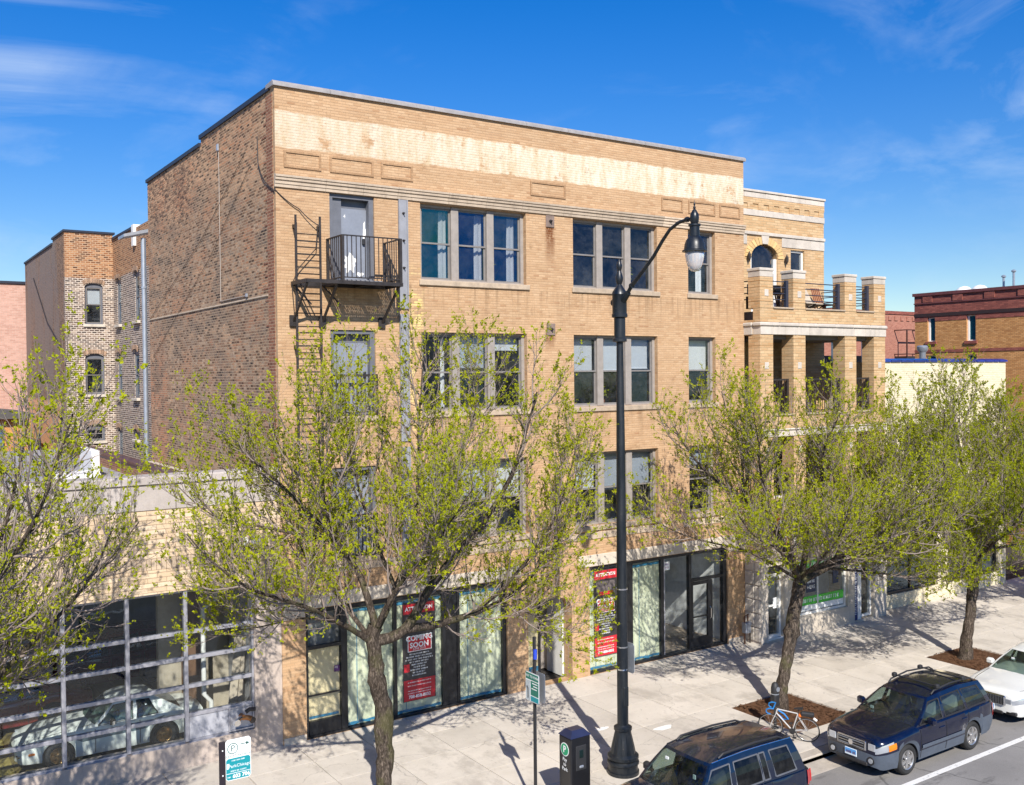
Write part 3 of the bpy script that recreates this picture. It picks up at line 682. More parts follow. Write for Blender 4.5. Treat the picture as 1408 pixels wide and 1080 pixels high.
# stone bands over the shop fronts
for (a, b) in ((0.02, 6.95), (9.0, LW - .002)):
    n = max(1, round((b - a) / 1.35))
    for k in range(n):
        p, q = a + (b - a) * k / n, a + (b - a) * (k + 1) / n
        MB().bbox(p + .004, q - .004, -.05, .02, 3.22, 3.56, .012).build('lintel_stone', LIME, bld)
for (a, b) in ((0.02, .58), (15.18, LW - .002)):
    MB().bbox(a, b, -.035, .02, 3.02, 3.215, .01).build('lintel_stone', LIME, bld)
    MB().bbox(a - .005, b + .005, -.03, .02, -.08, .16, .01).build('base_stone', LIME, bld)
# stone course under the first-floor openings
for (a, b) in ((.05, 3.2), (3.4, 7.6), (8.6, 12.5), (13.2, LW - .002)):
    n = max(1, round((b - a) / 1.2))
    for k in range(n):
        p, q = a + (b - a) * k / n, a + (b - a) * (k + 1) / n
        MB().bbox(p + .004, q - .004, -.03, .02, 4.02, 4.22, .012).build('stone_course', CORN, bld)
# ---- windows
def window(x0, x1, z0, z1, lights, par_, gl=GLASS, y=0.0, rec=.14, sill=True, cur=None, frame=WINFR, sash=SASH, mull=.23):
    fw = .10
    f = MB(); yy = y + rec
    f.box(x0, x0 + fw, yy, yy + .12, z0, z1); f.box(x1 - fw, x1, yy, yy + .12, z0, z1); f.box(x0 + fw, x1 - fw, yy, yy + .12, z1 - .07, z1); f.box(x0 + fw, x1 - fw, yy, yy + .12, z0, z0 + .05)
    w = f.build('window', frame, par_)
    if sill: MB().bbox(x0 - .06, x1 + .09, y - .06, yy + .02, z0 - .15, z0 - .003, .015).build('sill', SILL, w)
    n = lights; inner = (x1 - x0 - 2 * fw - (n - 1) * mull) / n
    for k in range(n):
        a = x0 + fw + k * (inner + mull); b = a + inner
        if k < n - 1: MB().bbox(b, b + mull, yy - .03, yy + .13, z0 + .003, z1 - .003, .012).build('mullion', frame, w)
        zm = z0 + .05 + (z1 - z0 - .12) * .5
        for (c, d, yo) in ((zm - .02, z1 - .07, .05), (z0 + .05, zm + .025, .085)):
            s = MB(); t = .045; ya, yb = yy + yo, yy + yo + .03
            s.box(a, a + t, ya, yb, c, d); s.box(b - t, b, ya, yb, c, d); s.box(a + t, b - t, ya, yb, d - t, d); s.box(a + t, b - t, ya, yb, c, c + t)
            s.build('sash', sash, w)
            g_ = gl[k % len(gl)] if isinstance(gl, (list, tuple)) else gl
            MB().box(a + t - .005, b - t + .005, ya + .011, ya + .017, c + t - .005, d - t + .005).build('pane', g_, w)
        cc = cur[k] if cur else None
        ys_ = yy + .2
        if cc:
            for item in cc: item(w, a, b, z0, z1, ys_)
    return w
def curtain(fr0, fr1, top=.12):
    def go(w, a, b, z0, z1, ys):
        xa, xb = a + (b - a) * fr0, a + (b - a) * fr1; n = max(6, int((xb - xa) / .025)); m = MB()
        for i in range(n + 1):
            t = i / n; x = xa + (xb - xa) * t; y = ys + .06 + .025 * math.sin(t * n * 1.3) + .012 * math.sin(t * n * .57 + 1)
            xg = xa + (xb - xa) * (.15 + .85 * t)
            m.v += [(xg + (x - xg) * .3, y, z1 - top), (x, y, (z0 + z1) / 2), (x, y, z0 + .02)]
        m.f = [(3 * i + r, 3 * i + 3 + r, 3 * i + 4 + r, 3 * i + 1 + r) for i in range(n) for r in (0, 1)]
        m.build('curtain', CURT, w, smooth=True)
    return go
def blind(f0, mat=BLIND, slats=True):
    def go(w, a, b, z0, z1, ys):
        zb = z1 - (z1 - z0) * f0; m = MB()
        if slats:
            z = z1 - .08
            while z > zb: m.quad((a + .03, ys + .01, z), (b - .03, ys + .01, z), (b - .03, ys + .034, z + .012), (a + .03, ys + .034, z + .012)); m.quad((a + .03, ys + .01, z), (b - .03, ys + .01, z), (b - .03, ys + .012, z - .03), (a + .03, ys + .012, z - .03)); z -= .036
            m.box(a + .03, b - .03, ys, ys + .03, zb - .03, zb)
        else: m.box(a + .01, b - .01, ys, ys + .006, zb, z1 - .05)
        m.build('blind', mat, w)
    return go
def plantpot(dx, big=False):
    def go(w, a, b, z0, z1, ys):
        x = a + (b - a) * dx; m = MB(); m.lathe([(.05, z0 + .04), (.075, z0 + .18), (.06, z0 + .18)], (x, ys + .15, 0), 10); m.build('flower_pot', plain('pot_clay', (.35, .12, .07)), w)
        lf = MB()
        for q in range(60 if big else 40):
            p = Vector((x + random.gauss(0, .10), ys + .15 + random.gauss(0, .07), z0 + .25 + abs(random.gauss(.1, .16)) * (2.2 if big else 1.0))); d = Vector((random.gauss(0, 1), random.gauss(0, 1), random.gauss(.3, 1))).normalized() * .06; e = d.orthogonal().normalized() * .022
            lf.add([tuple(p - d), tuple(p + e), tuple(p + d), tuple(p - e)], [(0, 1, 2, 3)])
        lf.build('houseplant', LEAF, w)
    return go
cur3a = [[curtain(.72, .97)], [curtain(.72, .97)], [curtain(.66, .97), plantpot(.08)]]
cur3b = [None, None, [plantpot(.15, True)]]
window(*WIN[0], 3, bld, [GLASSB, GLASSB, GLASSB], cur=cur3a)
window(*WIN[1], 3, bld, [GLASS], cur=cur3b)
window(*WIN[2], 1, bld, GLASS, cur=[[curtain(.62, .9, .75)]])
window(*WIN[3], 3, bld, GLASS, cur=[[curtain(.75, .9)], [blind(.45, BLINDG, False)], [blind(.22, BLIND, False)]])
window(*WIN[4], 3, bld, GLASS, cur=[[blind(.50)], [blind(.48), plantpot(.3)], [blind(.46)]])
window(*WIN[5], 1, bld, GLASS, cur=[[blind(.5, WHITE, False)]])
window(*WIN[6], 3, bld, GLASS, cur=[[blind(.48, BLIND, False)], [blind(.5, BLIND, False)], [blind(.5, WHITE, False)]])
window(*WIN[7], 3, bld, GLASS, cur=[[blind(.5, BLIND, False)], [blind(.55, BLINDG, False)], [blind(.5, BLINDG, False)]])
window(*WIN[8], 1, bld, GLASS, cur=[[blind(.3, BLINDG, False)]])
# storey slabs and a plain inner wall, so that the rooms behind the glass are closed
mb = MB()
for z in (3.6, 7.0, 10.5): mb.box(.37, LW - .37, .39, 3.4, z, z + .25)
mb.box(.37, LW - .37, 3.4, 3.5, 0, 14.59)
for x in (3.3, 8.3, 13.0): mb.box(x, x + .1, .39, 3.39, 3.85, 14.5)
mb.build('interior_wall', plain('room_wall', (.16, .165, .18), .9), bld)
# ---- fire doors (no label would be true of one alone, so they stay unlabelled parts)
for i, (x0, x1, z0, z1) in enumerate(DOORS):
    f = MB(); y = .16
    f.box(x0, x0 + .10, .05, .30, z0, z1); f.box(x1 - .13, x1, .05, .30, z0, z1); f.box(x0 + .10, x1 - .13, .05, .30, z1 - .10, z1); f.box(x0 + .1, x1 - .13, .05, .37, z0, z0 + .05)
    if i == 0: f.box(x0 + .10, x0 + .36, .12, .2, z0 + .05, z1 - .1)
    d = f.build('door', DOORD, bld)
    a = x0 + (.36 if i == 0 else .10)
    MB().box(a + .003, x1 - .133, .20, .25, z0 + .052, z1 - .32).build('door_leaf', DOORG, d)
    MB().box(a + .003, x1 - .133, .24, .29, z1 - .318, z1 - .102).build('transom_panel', DOORD, d)
    MB().bbox(x1 - .26, x1 - .20, .13, .20, z0 + .95, z0 + 1.1, .01).build('handle', PLASTIC, d)
    MB().bbox(x0 - .05, x1 + .08, -.05, .06, z0 - .14, z0 - .002, .01).build('door_sill', SILL, d)
    if i == 0:
        text('4', .13, plane_M((a + .12, .196, z1 - .52), FRONT)).build('door_number', WHITE, d)
        pm = MB()      # bare primer where the paint has flaked
        for (px, pz, sx, sz, sd) in ((a + .26, z0 + .47, .20, .30, 1), (a + .52, z0 + .2, .14, .06, 5), (a + .66, z0 + 1.28, .045, .32, 2), (a + .06, z0 + .62, .04, .30, 3), (a + .05, z0 + .95, .03, .12, 9)):
            r = random.Random(sd); n = 26; pts = []
            for k in range(n):
                t = 2 * pi * k / n; rr = r.uniform(.55, 1.0); pts.append((px + sx * rr * math.cos(t), .197, pz + sz * rr * math.sin(t)))
            pm.add(pts, [tuple(range(n))])
        pm.build('flaked_paint', WHITE, d)
# steel channels bolted over a structural crack, and tie plates
for (z0, z1) in ((10.62, 13.42), (7.2, 10.48), (4.3, 7.05)):
    mb = MB(); a, b = 3.25, 3.51
    mb.prism([(a, -.001), (a, -.07), (a + .03, -.07), (a + .03, -.045), (b - .03, -.045), (b - .03, -.07), (b, -.07), (b, -.001)], z0, z1, 'z')
    ch = mb.build('steel_channel', STEELG, bld)
    for k in range(4):
        zz = z0 + .35 + k * (z1 - z0 - .7) / 3
        bt = MB(); bt.lathe([(.035, 0), (.035, .02), (.016, .02), (.016, .09)], (0, 0, 0), 6, 'y'); bt.v = [(v[0] + (a + b) / 2, -.045 - v[1], v[2] + zz) for v in bt.v]; bt.f = [f[::-1] for f in bt.f]
        bt.build('bolt', IRON, ch)
for z in (13.24, 10.17):
    p = MB().bbox(7.93, 8.22, -.035, .004, z - .17, z + .17, .008).build('tie_plate', PLATE, bld)
    bt = MB(); bt.lathe([(.05, 0), (.05, .03), (.02, .03), (.02, .10)], (0, 0, 0), 6, 'y'); bt.v = [(v[0] + 8.075, -.035 - v[1], v[2] + z) for v in bt.v]; bt.f = [f[::-1] for f in bt.f]; bt.build('nut', IRON, p)
# ---- shop fronts
def post(par_, a, b, z0, z1, y0=.06, y1=.2, mat=BLACKF, name='mullion'): return MB().bbox(a, b, y0, y1, z0, z1, .006).build(name, mat, par_)
SHOWG = glass('showroom_glass', (.95, .97, .97), (.60, .68, .78), .04, wavy=.06, dirt=.0)
def lite(par_, a, b, z0, z1, paper=None, tapes=True, y=.13):
    MB().box(a, b, y, y + .008, z0, z1).build('pane', SHOPG, par_)
    if paper:
        m = MB(); n = 10; ys = y + .03
        for i in range(n + 1):
            x = a + (b - a) * i / n
            for j in range(5):
                m.v.append((x, ys + random.uniform(0, .012), z0 + (z1 - z0) * j / 4 * .99))
        m.f = [(i * 5 + j, i * 5 + 5 + j, i * 5 + 6 + j, i * 5 + 1 + j) for i in range(n) for j in range(4)]
        m.build('window_paper', paper, par_, smooth=True)
        if tapes:
            t = MB(); yt = y + .018
            def strip(x0, x1, c, d):
                k = 8
                for q in range(k): 
                    u0, u1 = x0 + (x1 - x0) * q / k, x0 + (x1 - x0) * (q + 1) / k
                    e0, e1 = random.uniform(-.02, .02), random.uniform(-.02, .02)
                    t.quad((u0, yt, c + e0), (u1, yt, c + e1), (u1, yt, d + e0 * .5), (u0, yt, d + e1 * .5))
            strip(a + .02, b - .02, z0 + .02, z0 + .09); strip(a + .02, b - .02, z1 - .14, z1 - .06)
            t.quad((a + .28, yt, z0 + .1), (a + .30, yt, z0 + .1), (a + .305, yt, z1 - .2), (a + .285, yt, z1 - .2))
            t.build('tape', TAPE, par_)
sf = MB().box(.6, 6.5, .05, .22, 3.08, 3.2).build('shop_front', BLACKF, bld)
MB().box(.603, 6.497, .05, .25, -.06, .06).build('threshold', BLACKF, sf)
for (a, b) in ((.6, .68), (1.55, 1.72), (3.02, 3.11), (4.46, 4.54), (4.92, 5.0), (6.38, 6.5)): post(sf, a, b, .062, 3.078)
MB().box(4.54, 4.92, .09, .2, .062, 3.078).build('blank_panel', BLACKF, sf)
MB().box(.68, 1.55, .07, .18, 2.18, 2.26).build('transom_bar', BLACKF, sf)
lite(sf, .70, 1.54, 2.27, 3.07, None)
MB().box(.70, 1.54, .075, .16, .062, .40).build('kick_panel', BLACKF, sf); MB().box(.70, 1.54, .08, .12, 1.02, 1.06).build('push_bar', BLACKF, sf)
lite(sf, .70, 1.54, .405, 2.17, PAPERT, False)
t = MB(); t.quad((.72, .147, .45), (1.5, .147, .45), (1.5, .147, .51), (.72, .147, .51)); t.build('tape', TAPE, sf)
MB().box(1.38, 1.53, .118, .122, 1.52, 1.68).build('hours_sticker', plain('purple_sticker', (.10, .03, .14), .5), sf)
dashes(1.40, .1175, 1.51, 1.63, .045, WHITE, sf, 'sticker_lettering')
lite(sf, 1.72, 3.02, .07, 3.07, PAPER); lite(sf, 3.11, 4.46, .07, 3.07, PAPER); lite(sf, 5.0, 6.38, .07, 3.07, PAPER)
sf2 = MB().box(9.4, 15.16, .05, .22, 3.1, 3.2).build('shop_front', BLACKF, bld)
MB().box(9.403, 15.157, .05, .25, -.06, .08).build('threshold', BLACKF, sf2)
for (a, b) in ((9.4, 9.45), (12.28, 12.4), (13.48, 13.58), (14.99, 15.16)): post(sf2, a, b, .082, 3.098)
post(sf2, 12.40, 12.43, .09, 3.09, .05, .1, ALU, 'mullion')
MB().box(10.62, 11.15, .09, .2, .082, 3.098).build('blank_panel', BLACKF, sf2)
lite(sf2, 9.45, 10.62, .085, 3.09, PAPER); lite(sf2, 11.15, 12.28, .085, 3.09, PAPER)
lite(sf2, 12.44, 13.48, .085, 3.09, None)
MB().box(13.58, 14.99, .07, .18, 2.22, 2.31).build('transom_bar', BLACKF, sf2)
lite(sf2, 13.59, 14.98, 2.32, 3.09, None); lite(sf2, 14.55, 14.98, .085, 2.21, None)
dl = MB(); dl.box(13.59, 13.66, .07, .13, .1, 2.2); dl.box(14.3, 14.52, .07, .13, .1, 2.2); dl.box(13.66, 14.3, .07, .13, .1, .42); dl.box(13.66, 14.3, .07, .13, 2.1, 2.2); dl.box(13.66, 14.3, .07, .12, 1.05, 1.09)
dd = dl.build('shop_door', BLACKF, sf2)
lite(sf2, 13.66, 14.3, .42, 2.1, None)
tb = MB(); tb.tube([(14.36, .03, .95), (14.36, -.02, 1.0), (14.36, -.02, 1.3), (14.36, .03, 1.35)], .014, 6); tb.build('handle', CHROME, sf2)
MB().box(12.47, 12.70, .118, .123, 2.72, 2.98).build('window_notice', SIGNW, sf2)
[dashes(12.5, .1172, 12.67, z, .05, plain('purple_ink', (.2, .03, .25)), sf2, 'notice_lettering') for z in (2.9, 2.8)]
# inside of the empty shop on the right
mb = MB(); mb.box(9.45, 12.33, .3, .4, .0, 3.2); mb.box(12.33, 12.43, .3, 3.39, 0, 3.5); mb.box(12.43, 15.2, 3.3, 3.39, 0, 3.5); mb.box(15.2, 15.3, .39, 3.39, 0, 3.5); mb.build('shop_wall', plain('shop_plaster', (.74, .75, .76), .9), bld)
MB().box(12.43, 15.2, .25, 3.3, -.02, .06).build('shop_floor', WOODF, bld)
mb = MB(); mb.box(.65, 6.5, .5, .6, 0, 3.2); mb.build('shop_wall', GREYIN, bld)
# entrance niche: deep splayed sides, a pale door and a plastered wall
mb = MB(); mb.box(7.0, 7.2, .385, 1.5, 0, 3.1); mb.box(8.75, 8.95, .385, 1.5, 0, 3.1); mb.box(7.2, 8.75, 1.4, 1.5, 0, 3.1); mb.box(7.2, 8.75, .385, 1.4, 2.55, 2.7)
en = mb.build('entrance_niche', plain('niche_plaster', (.34, .30, .26), .9, var=.1), bld)
post(en, 7.22, 7.40, .02, 2.5, .5, .62); post(en, 8.22, 8.30, .02, 2.5, .95, 1.05)
MB().box(7.4, 8.22, .97, .98, .1, 2.3).build('pane', SHOPG, en); MB().box(7.4, 8.22, 1.0, 1.02, .1, 2.4).build('window_paper', PAPERT, en)
MB().box(7.4, 8.22, .985, .99, .12, .26).build('tape', TAPE, en)
MB().prism([(8.745, .0), (8.7, .0), (8.7, 1.5), (8.745, 2.3)], .42, 1.2).build('white_board', WHITE, en)
# ------------------------------------------------------------------ fire escape on the front wall
fe = thing('fire_escape', 'black iron fire escape balcony with a wall ladder below the top storey door', 'fire escape', (1.9, -.5, 11.1))
zp, yo = 11.14, -.95
fr = MB()
for (a, b) in (((.36, yo, zp), (2.86, yo, zp)), ((.36, -.03, zp), (2.86, -.03, zp)), ((.36, yo, zp), (.36, -.03, zp)), ((2.86, yo, zp), (2.86, -.03, zp)), ((1.15, yo, zp), (1.15, -.03, zp)), ((2.0, yo, zp), (2.0, -.03, zp))): fr.bar(a, b, .05, .09)
fr.build('platform_frame', IRON, fe)
x = 1.2
while x < 2.83:
    MB().bar((x, yo + .03, zp + .035), (x, -.05, zp + .035), .038, .012).build('grating_bar', IRON, fe); x += .052
for x in (.44, .55, 1.08):
    MB().bar((x, yo + .03, zp + .035), (x, -.05, zp + .035), .034, .012).build('grating_bar', IRON, fe)
MB().box(1.38, 2.5, -.6, -.04, zp + .044, zp + .10).build('door_step', STEELG, fe)
rl = MB()
for p, q in (((1.28, yo), (2.82, yo)), ((1.28, yo), (1.28, -.02)), ((2.82, yo), (2.82, -.02))):
    rl.bar((*p, zp + 1.12), (*q, zp + 1.12), .04, .03); rl.bar((*p, zp + .12), (*q, zp + .12), .035, .025)
for p in ((1.28, yo), (2.82, yo)): rl.bar((*p, zp), (*p, zp + 1.13), .065)
for p in ((1.28, -.04), (2.82, -.04)): rl.bar((*p, zp), (*p, zp + 1.13), .05)
rl.bar((1.28, -.5, zp + .1), (1.28, -.05, zp + .85), .03); rl.bar((2.82, -.5, zp + .1), (2.82, -.05, zp + 1.0), .035)
rl.build('railing', IRON, fe)
for i in range(1, 13):
    x = 1.28 + 1.54 * i / 13; MB().bar((x, yo, zp + .13), (x, yo, zp + 1.11), .018).build('baluster', IRON, fe)
for i in range(1, 8):
    y = yo + (-yo - .03) * i / 8
    for x in (1.28, 2.82): MB().bar((x, y, zp + .13), (x, y, zp + 1.11), .018).build('baluster', IRON, fe)
for x, xw in ((.40, .38), (1.15, 1.13), (2.80, 2.74)):
    b = MB(); b.bar((x, yo + .05, zp - .04), (xw, -.06, 10.24), .05); 
    if x < 2: b.bar((x, -.06, zp - .03), (xw + .28, -.5, 10.62), .028)
    b.build('bracket', IRON, fe); MB().bbox(xw - .09, xw + .09, -.07, .0, 10.1, 10.38, .01).build('wall_plate', IRON, fe)
ld = MB(); lx0, lx1, ly = .42, 1.04, -.17
for x in (lx0, lx1):
    ld.bar((x, ly, 4.55), (x, ly, 12.78), .05, .028); 
    for z in (5.4, 7.6, 9.6, 12.5): ld.bar((x, ly, z), (x, 0.0, z + .02), .045, .09); ld.bar((x, ly, z - .22), (x, -.0, z), .03)
lad = ld.build('ladder', IRON, fe)
z = 4.7
while z < 12.6:
    MB().tube([(lx0, ly, z), (lx1, ly, z)], .014, 6).build('rung', IRON, lad); z += .318
for (i, (x0, x1, z0)) in enumerate(((1.35, 2.57, 7.93), (1.4, 2.52, 4.42))):      # window-guard railings on the two lower doors
    gt = thing('door_guard', ('black iron guard rail across the middle fire door', 'black iron guard rail across the lowest fire door')[i], 'railing', ((x0 + x1) / 2, -.08, z0), 'guard rails on the lower fire doors')
    r = MB(); 
    for z in (z0 + .06, z0 + .98): r.bar((x0, -.07, z), (x1, -.07, z), .045, .06 if z > z0 + .5 else .03)
    for x in (x0, x1): r.bar((x, -.07, z0), (x, -.07, z0 + 1.0), .04); r.bar((x, -.07, z0 + .9), (x, .003, z0 + .9), .05)
    r.build('rail', IRON, gt)
    for k in range(1, 11): MB().bar((x0 + (x1 - x0) * k / 11, -.07, z0 + .06), (x0 + (x1 - x0) * k / 11, -.07, z0 + .96), .02).build('baluster', IRON, gt)
# cables and conduit
WIREM = plain('old_wire', (.09, .07, .06), .7)
def cable(name, pts, r, mat, label, sag=0):
    P = []
    for i in range(len(pts) - 1):
        a, b = Vector(pts[i]), Vector(pts[i + 1])
        for k in range(8): t = k / 8; q = a.lerp(b, t); q.z -= sag * 4 * t * (1 - t); P.append(q)
    P.append(Vector(pts[-1])); return tag(MB().tube(P, r, 5).build(name, mat), label, 'cable')
cable('cable', [(-.03, 1.15, 14.85), (-.035, 1.1, 14.2), (-.035, .75, 13.75), (-.03, .08, 13.38), (-.02, -.02, 13.36), (.55, -.06, 12.95), (1.04, -.17, 12.55)], .013, IRON, 'black cable draped round the brick corner down to the ladder top', .04)
cable('cable', [(1.0, -.15, 12.6), (.95, -.12, 12.0), (.5, -.12, 11.5), (.33, -.12, 11.1), (.4, -.08, 10.4)], .012, IRON, 'thin black cable looping behind the fire escape ladder')
cable('wire', [(-.025, 2.2, 14.6), (-.025, 6.0, 12.9), (-.025, 12.2, 10.9)], .007, WIREM, 'upper dark wire slanting across the weathered side wall')
cable('wire', [(-.025, 1.8, 14.2), (-.025, 5.2, 12.3), (-.025, 11.8, 9.6)], .007, WIREM, 'lower dark wire slanting across the weathered side wall')
cd = MB(); cd.tube([(-.02, 4.28, 15.2), (-.02, 4.28, 10.98)], .013, 6); cd.tube([(-.02, 4.28, 10.99), (-.02, 2.1, 10.99)], .013, 6)
cdo = cd.build('conduit', plain('weathered_conduit', (.34, .29, .25), .7)); tag(cdo, 'thin grey conduit running down the weathered brick side wall', 'conduit')
MB().bbox(-.08, -.01, 4.23, 4.33, 15.1, 15.3, .02).build('conduit_cap', GALV, cdo); MB().bbox(-.07, -.01, 2.04, 2.12, 10.95, 11.04, .01).build('junction_box', GALV, cdo)
lg = MB()
lg.add([(x, y, z) for y in (.58, 12.28) for (x, z) in ((.005, 10.87), (-.028, 10.87), (-.028, 10.89), (.005, 10.92))], [(0, 1, 5, 4), (1, 2, 6, 5), (2, 3, 7, 6), (0, 3, 2, 1), (4, 5, 6, 7)])
lg.build('ledge', CORN, bld)
sp = thing('downspout', 'tall grey metal downspout at the rear corner of the weathered side wall', 'downspout', (-.1, 12.75, 4.9))
MB().tube([(-.06, 12.75, 4.9), (-.06, 12.75, 13.75)], .085, 10).build('pipe', GALV, sp, smooth=40)
for z in (6.6, 9.3, 12.0): MB().lathe([(.1, z), (.1, z + .07)], (-.06, 12.75, 0), 10).build('strap', GALV, sp)
MB().prism([(-.75, 13.72), (.25, 13.98), (.25, 14.1), (-.75, 13.82)], 12.5, 13.4).build('gutter_box', GALV, sp)
# ------------------------------------------------------------------ low showroom building on the left
sh = thing('showroom_building', 'low pale brick showroom with grey concrete parapet and large aluminium window grid', 'building', (-7, 5, 0))
X0 = -14.6
GX = [-.68, -2.25, -3.52, -4.83, -6.12, -7.42, -8.7, -10.0, -11.3, -12.6]
GZ = [.57, 1.17, 1.83, 2.48, 3.08, 4.05]
mb = MB(); wall_grid(mb, fy(.02), X0, -.003, -.1, 4.06, [(GX[-1], GX[0], .55, 4.06)], 0, .4); mb.build('concrete_wall', CONCW, sh)
MB().box(X0, -.003, .015, .4, 4.061, 4.60).build('brick_frieze', PALE, sh); MB().box(X0, -.003, .015, .4, 4.861, 5.94).build('brick_frieze', PALE, sh)
SOLD = stone_mat('soldier_brick', (.55, .43, .31), .2, .18)
fz_ = bpy.data.objects['brick_frieze']
brick_field(fz_, fy(.015), -6.6, -.006, 4.07, 4.595, [], .41, .108, .006, PALE, .006, (-2.5, 5.2), 300)
brick_field(fz_, fy(.015), -6.6, -.006, 4.87, 5.935, [], .41, .108, .006, PALE, .006, (-2.5, 5.2), 300)
x = X0
while x < -.01:      # soldier course
    e = min(x + .1085, -.003); MB().bbox(x + .005, e - .004, .008, .3, 4.604, 4.857, .006).build('brick', SOLD, sh); x += .1085
MB().box(X0, -.003, .03, .3, 4.6, 4.86).build('mortar_bed', plain('pale_mortar', (.4, .3, .2), .9), sh)
for k in range(6):
    a, b = X0 + k * 2.433, X0 + (k + 1) * 2.433
    MB().bbox(a + .006, b - .006, -.01, .4, 5.945, 6.53, .012).build('parapet_panel', CONC, sh)
    mb = MB(); mb.prism([(-.06, 6.535), (.52, 6.535), (.52, 6.68), (.35, 6.73), (-.03, 6.71), (-.06, 6.68)], a + .004, b - .004, 'x'); mb.build('coping_stone', CONC, sh)
gw = MB()
for x in GX: gw.bbox(x - .045, x + .045, .06, .2, .57, 4.05, .008)
gw.box(GX[-1], GX[0], .1, .2, .56, .60); gw.box(GX[-1], GX[0], .1, .2, 4.0, 4.05)
grid = gw.build('window_grid', ALU, sh)
for z in GZ[1:-1]:
    for i in range(len(GX) - 1): MB().bbox(GX[i + 1] + .046, GX[i] - .046, .075, .19, z - .045, z + .045, .008).build('glazing_bar', ALU, grid)
for i in range(len(GX) - 1): MB().bbox(GX[i + 1] + .046, GX[i] - .046, .04, .24, .50, .56, .008).build('glazing_bar', ALU, grid)
for i in range(len(GX) - 1):
    for j in range(len(GZ) - 1):
        a, b, c, d = GX[i + 1] + .045, GX[i] - .045, GZ[j] + (.045 if j else .03), GZ[j + 1] - .045
        if i == 0 and j == 0: MB().bbox(a, b, .10, .15, c, d, .01).build('metal_panel', ALUP, grid); continue
        MB().box(a, b, .12, .13, c, d).build('pane', SHOWG, grid)
# interior
FLO = NT('showroom_floor'); q = FLO.pos(); st = FLO.rng(FLO.n('TexWave', {'Vector': q, 'Scale': .35, 'Distortion': 0.4}, wave_type='BANDS', bands_direction='X').outputs[0], .45, .55)
FLO = FLO.done(FLO.mix(st, (.20, .16, .06), (.40, .33, .10)), .25)
MB().box(X0, -.45, .42, 9.5, .0, .12).build('showroom_floor', FLO, sh)
mb = MB(); mb.box(X0, -.4, 9.0, 9.2, .12, 5.6); mb.box(X0, X0 + .2, .42, 9.0, .12, 5.6); mb.box(-.42, -.3, .42, 9.0, .12, 5.6); mb.build('interior_wall', plain('showroom_wall', (.30, .295, .305), .85), sh)
MB().box(-2.2, -.43, 2.8, 3.0, .12, 4.6).build('interior_partition', plain('panel_tan', (.42, .36, .28), .8), sh)
MB().box(-1.72, -1.36, 2.1, 2.5, .12, 4.6).build('interior_column', plain('brown_column', (.16, .085, .045), .8), sh)
pp = MB().tube([(-1.25, 1.6, .12), (-1.25, 1.6, .9), (-1.42, 1.6, 1.1), (-1.42, 1.6, 3.2), (-1.1, 1.6, 3.4), (-1.1, 1.6, 4.4)], .06, 8).build('white_pipe', WHITE, sh, smooth=60)
for (x, dx) in ((-1.0, .45), (-.85, .38), (-.78, .2)): MB().bar((x, 1.0, .13), (x + dx, 1.5, 2.4), .2, .06).build('leaning_board', plain('raw_timber', (.42, .35, .27), .8), sh)
for z in (1.9, 2.25, 2.95, 3.25): MB().box(X0, -2.3, 8.9, 8.98, z, z + .05).build('wall_rail', plain('pale_rail', (.5, .5, .52)), sh)
mb = MB(); mb.box(X0, -.32, .41, 9.2, 4.65, 4.75); mb.box(X0, -.3, .41, 27.5, 5.5, 5.6); mb.build('roof', ROOFG, sh)
mb = MB(); mb.box(X0, X0 + .2, .41, 27.5, 0, 5.5); mb.box(X0, -.3, 27.3, 27.5, 0, 5.5); mb.build('rear_wall', CONCW, sh)
# party wall with clay coping beside the tall side wall
MB().box(-.80, -.50, .42, 27.4, 5.6, 5.98).build('party_wall', REDC, sh)
y = .9
while y < 27: MB().tube([(-.65, y, 5.99), (-.65, y + .56, 6.01)], [.17, .19], 10).build('coping_tile', TERRA, sh, smooth=50); y += .6
MB().box(-.5, -.004, .41, 12.2, 5.6, 5.97).build('roof_gutter_wall', BAY, sh); MB().box(-.42, -.004, .41, 12.3, 5.972, 6.04).build('gutter_coping', LIME, sh)
MB().bbox(-1.95, -1.7, 12.2, 14.4, 5.6, 6.5, .02).build('roof_kerb', WHITE, sh); MB().box(-3.4, -1.95, 10.8, 12.3, 5.6, 5.85).build('roof_hatch', WHITE, sh)
for y in (4.5, 7.6, 10.7, 13.8, 16.9, 20.0): MB().box(X0 + .2, -.82, y, y + .12, 5.6, 5.612).build('roof_seam', plain('roof_seam_tar', (.17, .165, .17), .8, var=.2), sh)
vt = thing('roof_vent', 'white capped vent pipe standing on the grey showroom roof', 'vent', (-4.6, 15, 5.6)); MB().lathe([(.12, 5.6), (.12, 6.2), (.2, 6.25), (.2, 6.35), (.02, 6.45)], (-4.6, 15, 0), 10).build('pipe', GALV, vt, smooth=40)
# floodlight on the frieze
fl = thing('floodlight', 'twin white security floodlight fixed to the pale brick frieze', 'floodlight', (-.85, -.05, 5.0))
MB().bbox(-.92, -.78, -.05, .02, 4.92, 5.06, .01).build('bracket', GALV, fl)
for x in (-1.0, -.72): m = MB(); m.lathe([(.04, 0), (.06, .05), (.11, .2), (.11, .23)], (0, 0, 0), 12, 'y'); m.v = [(v[0] + x, -v[1] - .08, v[2] + 5.1) for v in m.v]; m.build('lamp_head', WHITE, fl, smooth=40)
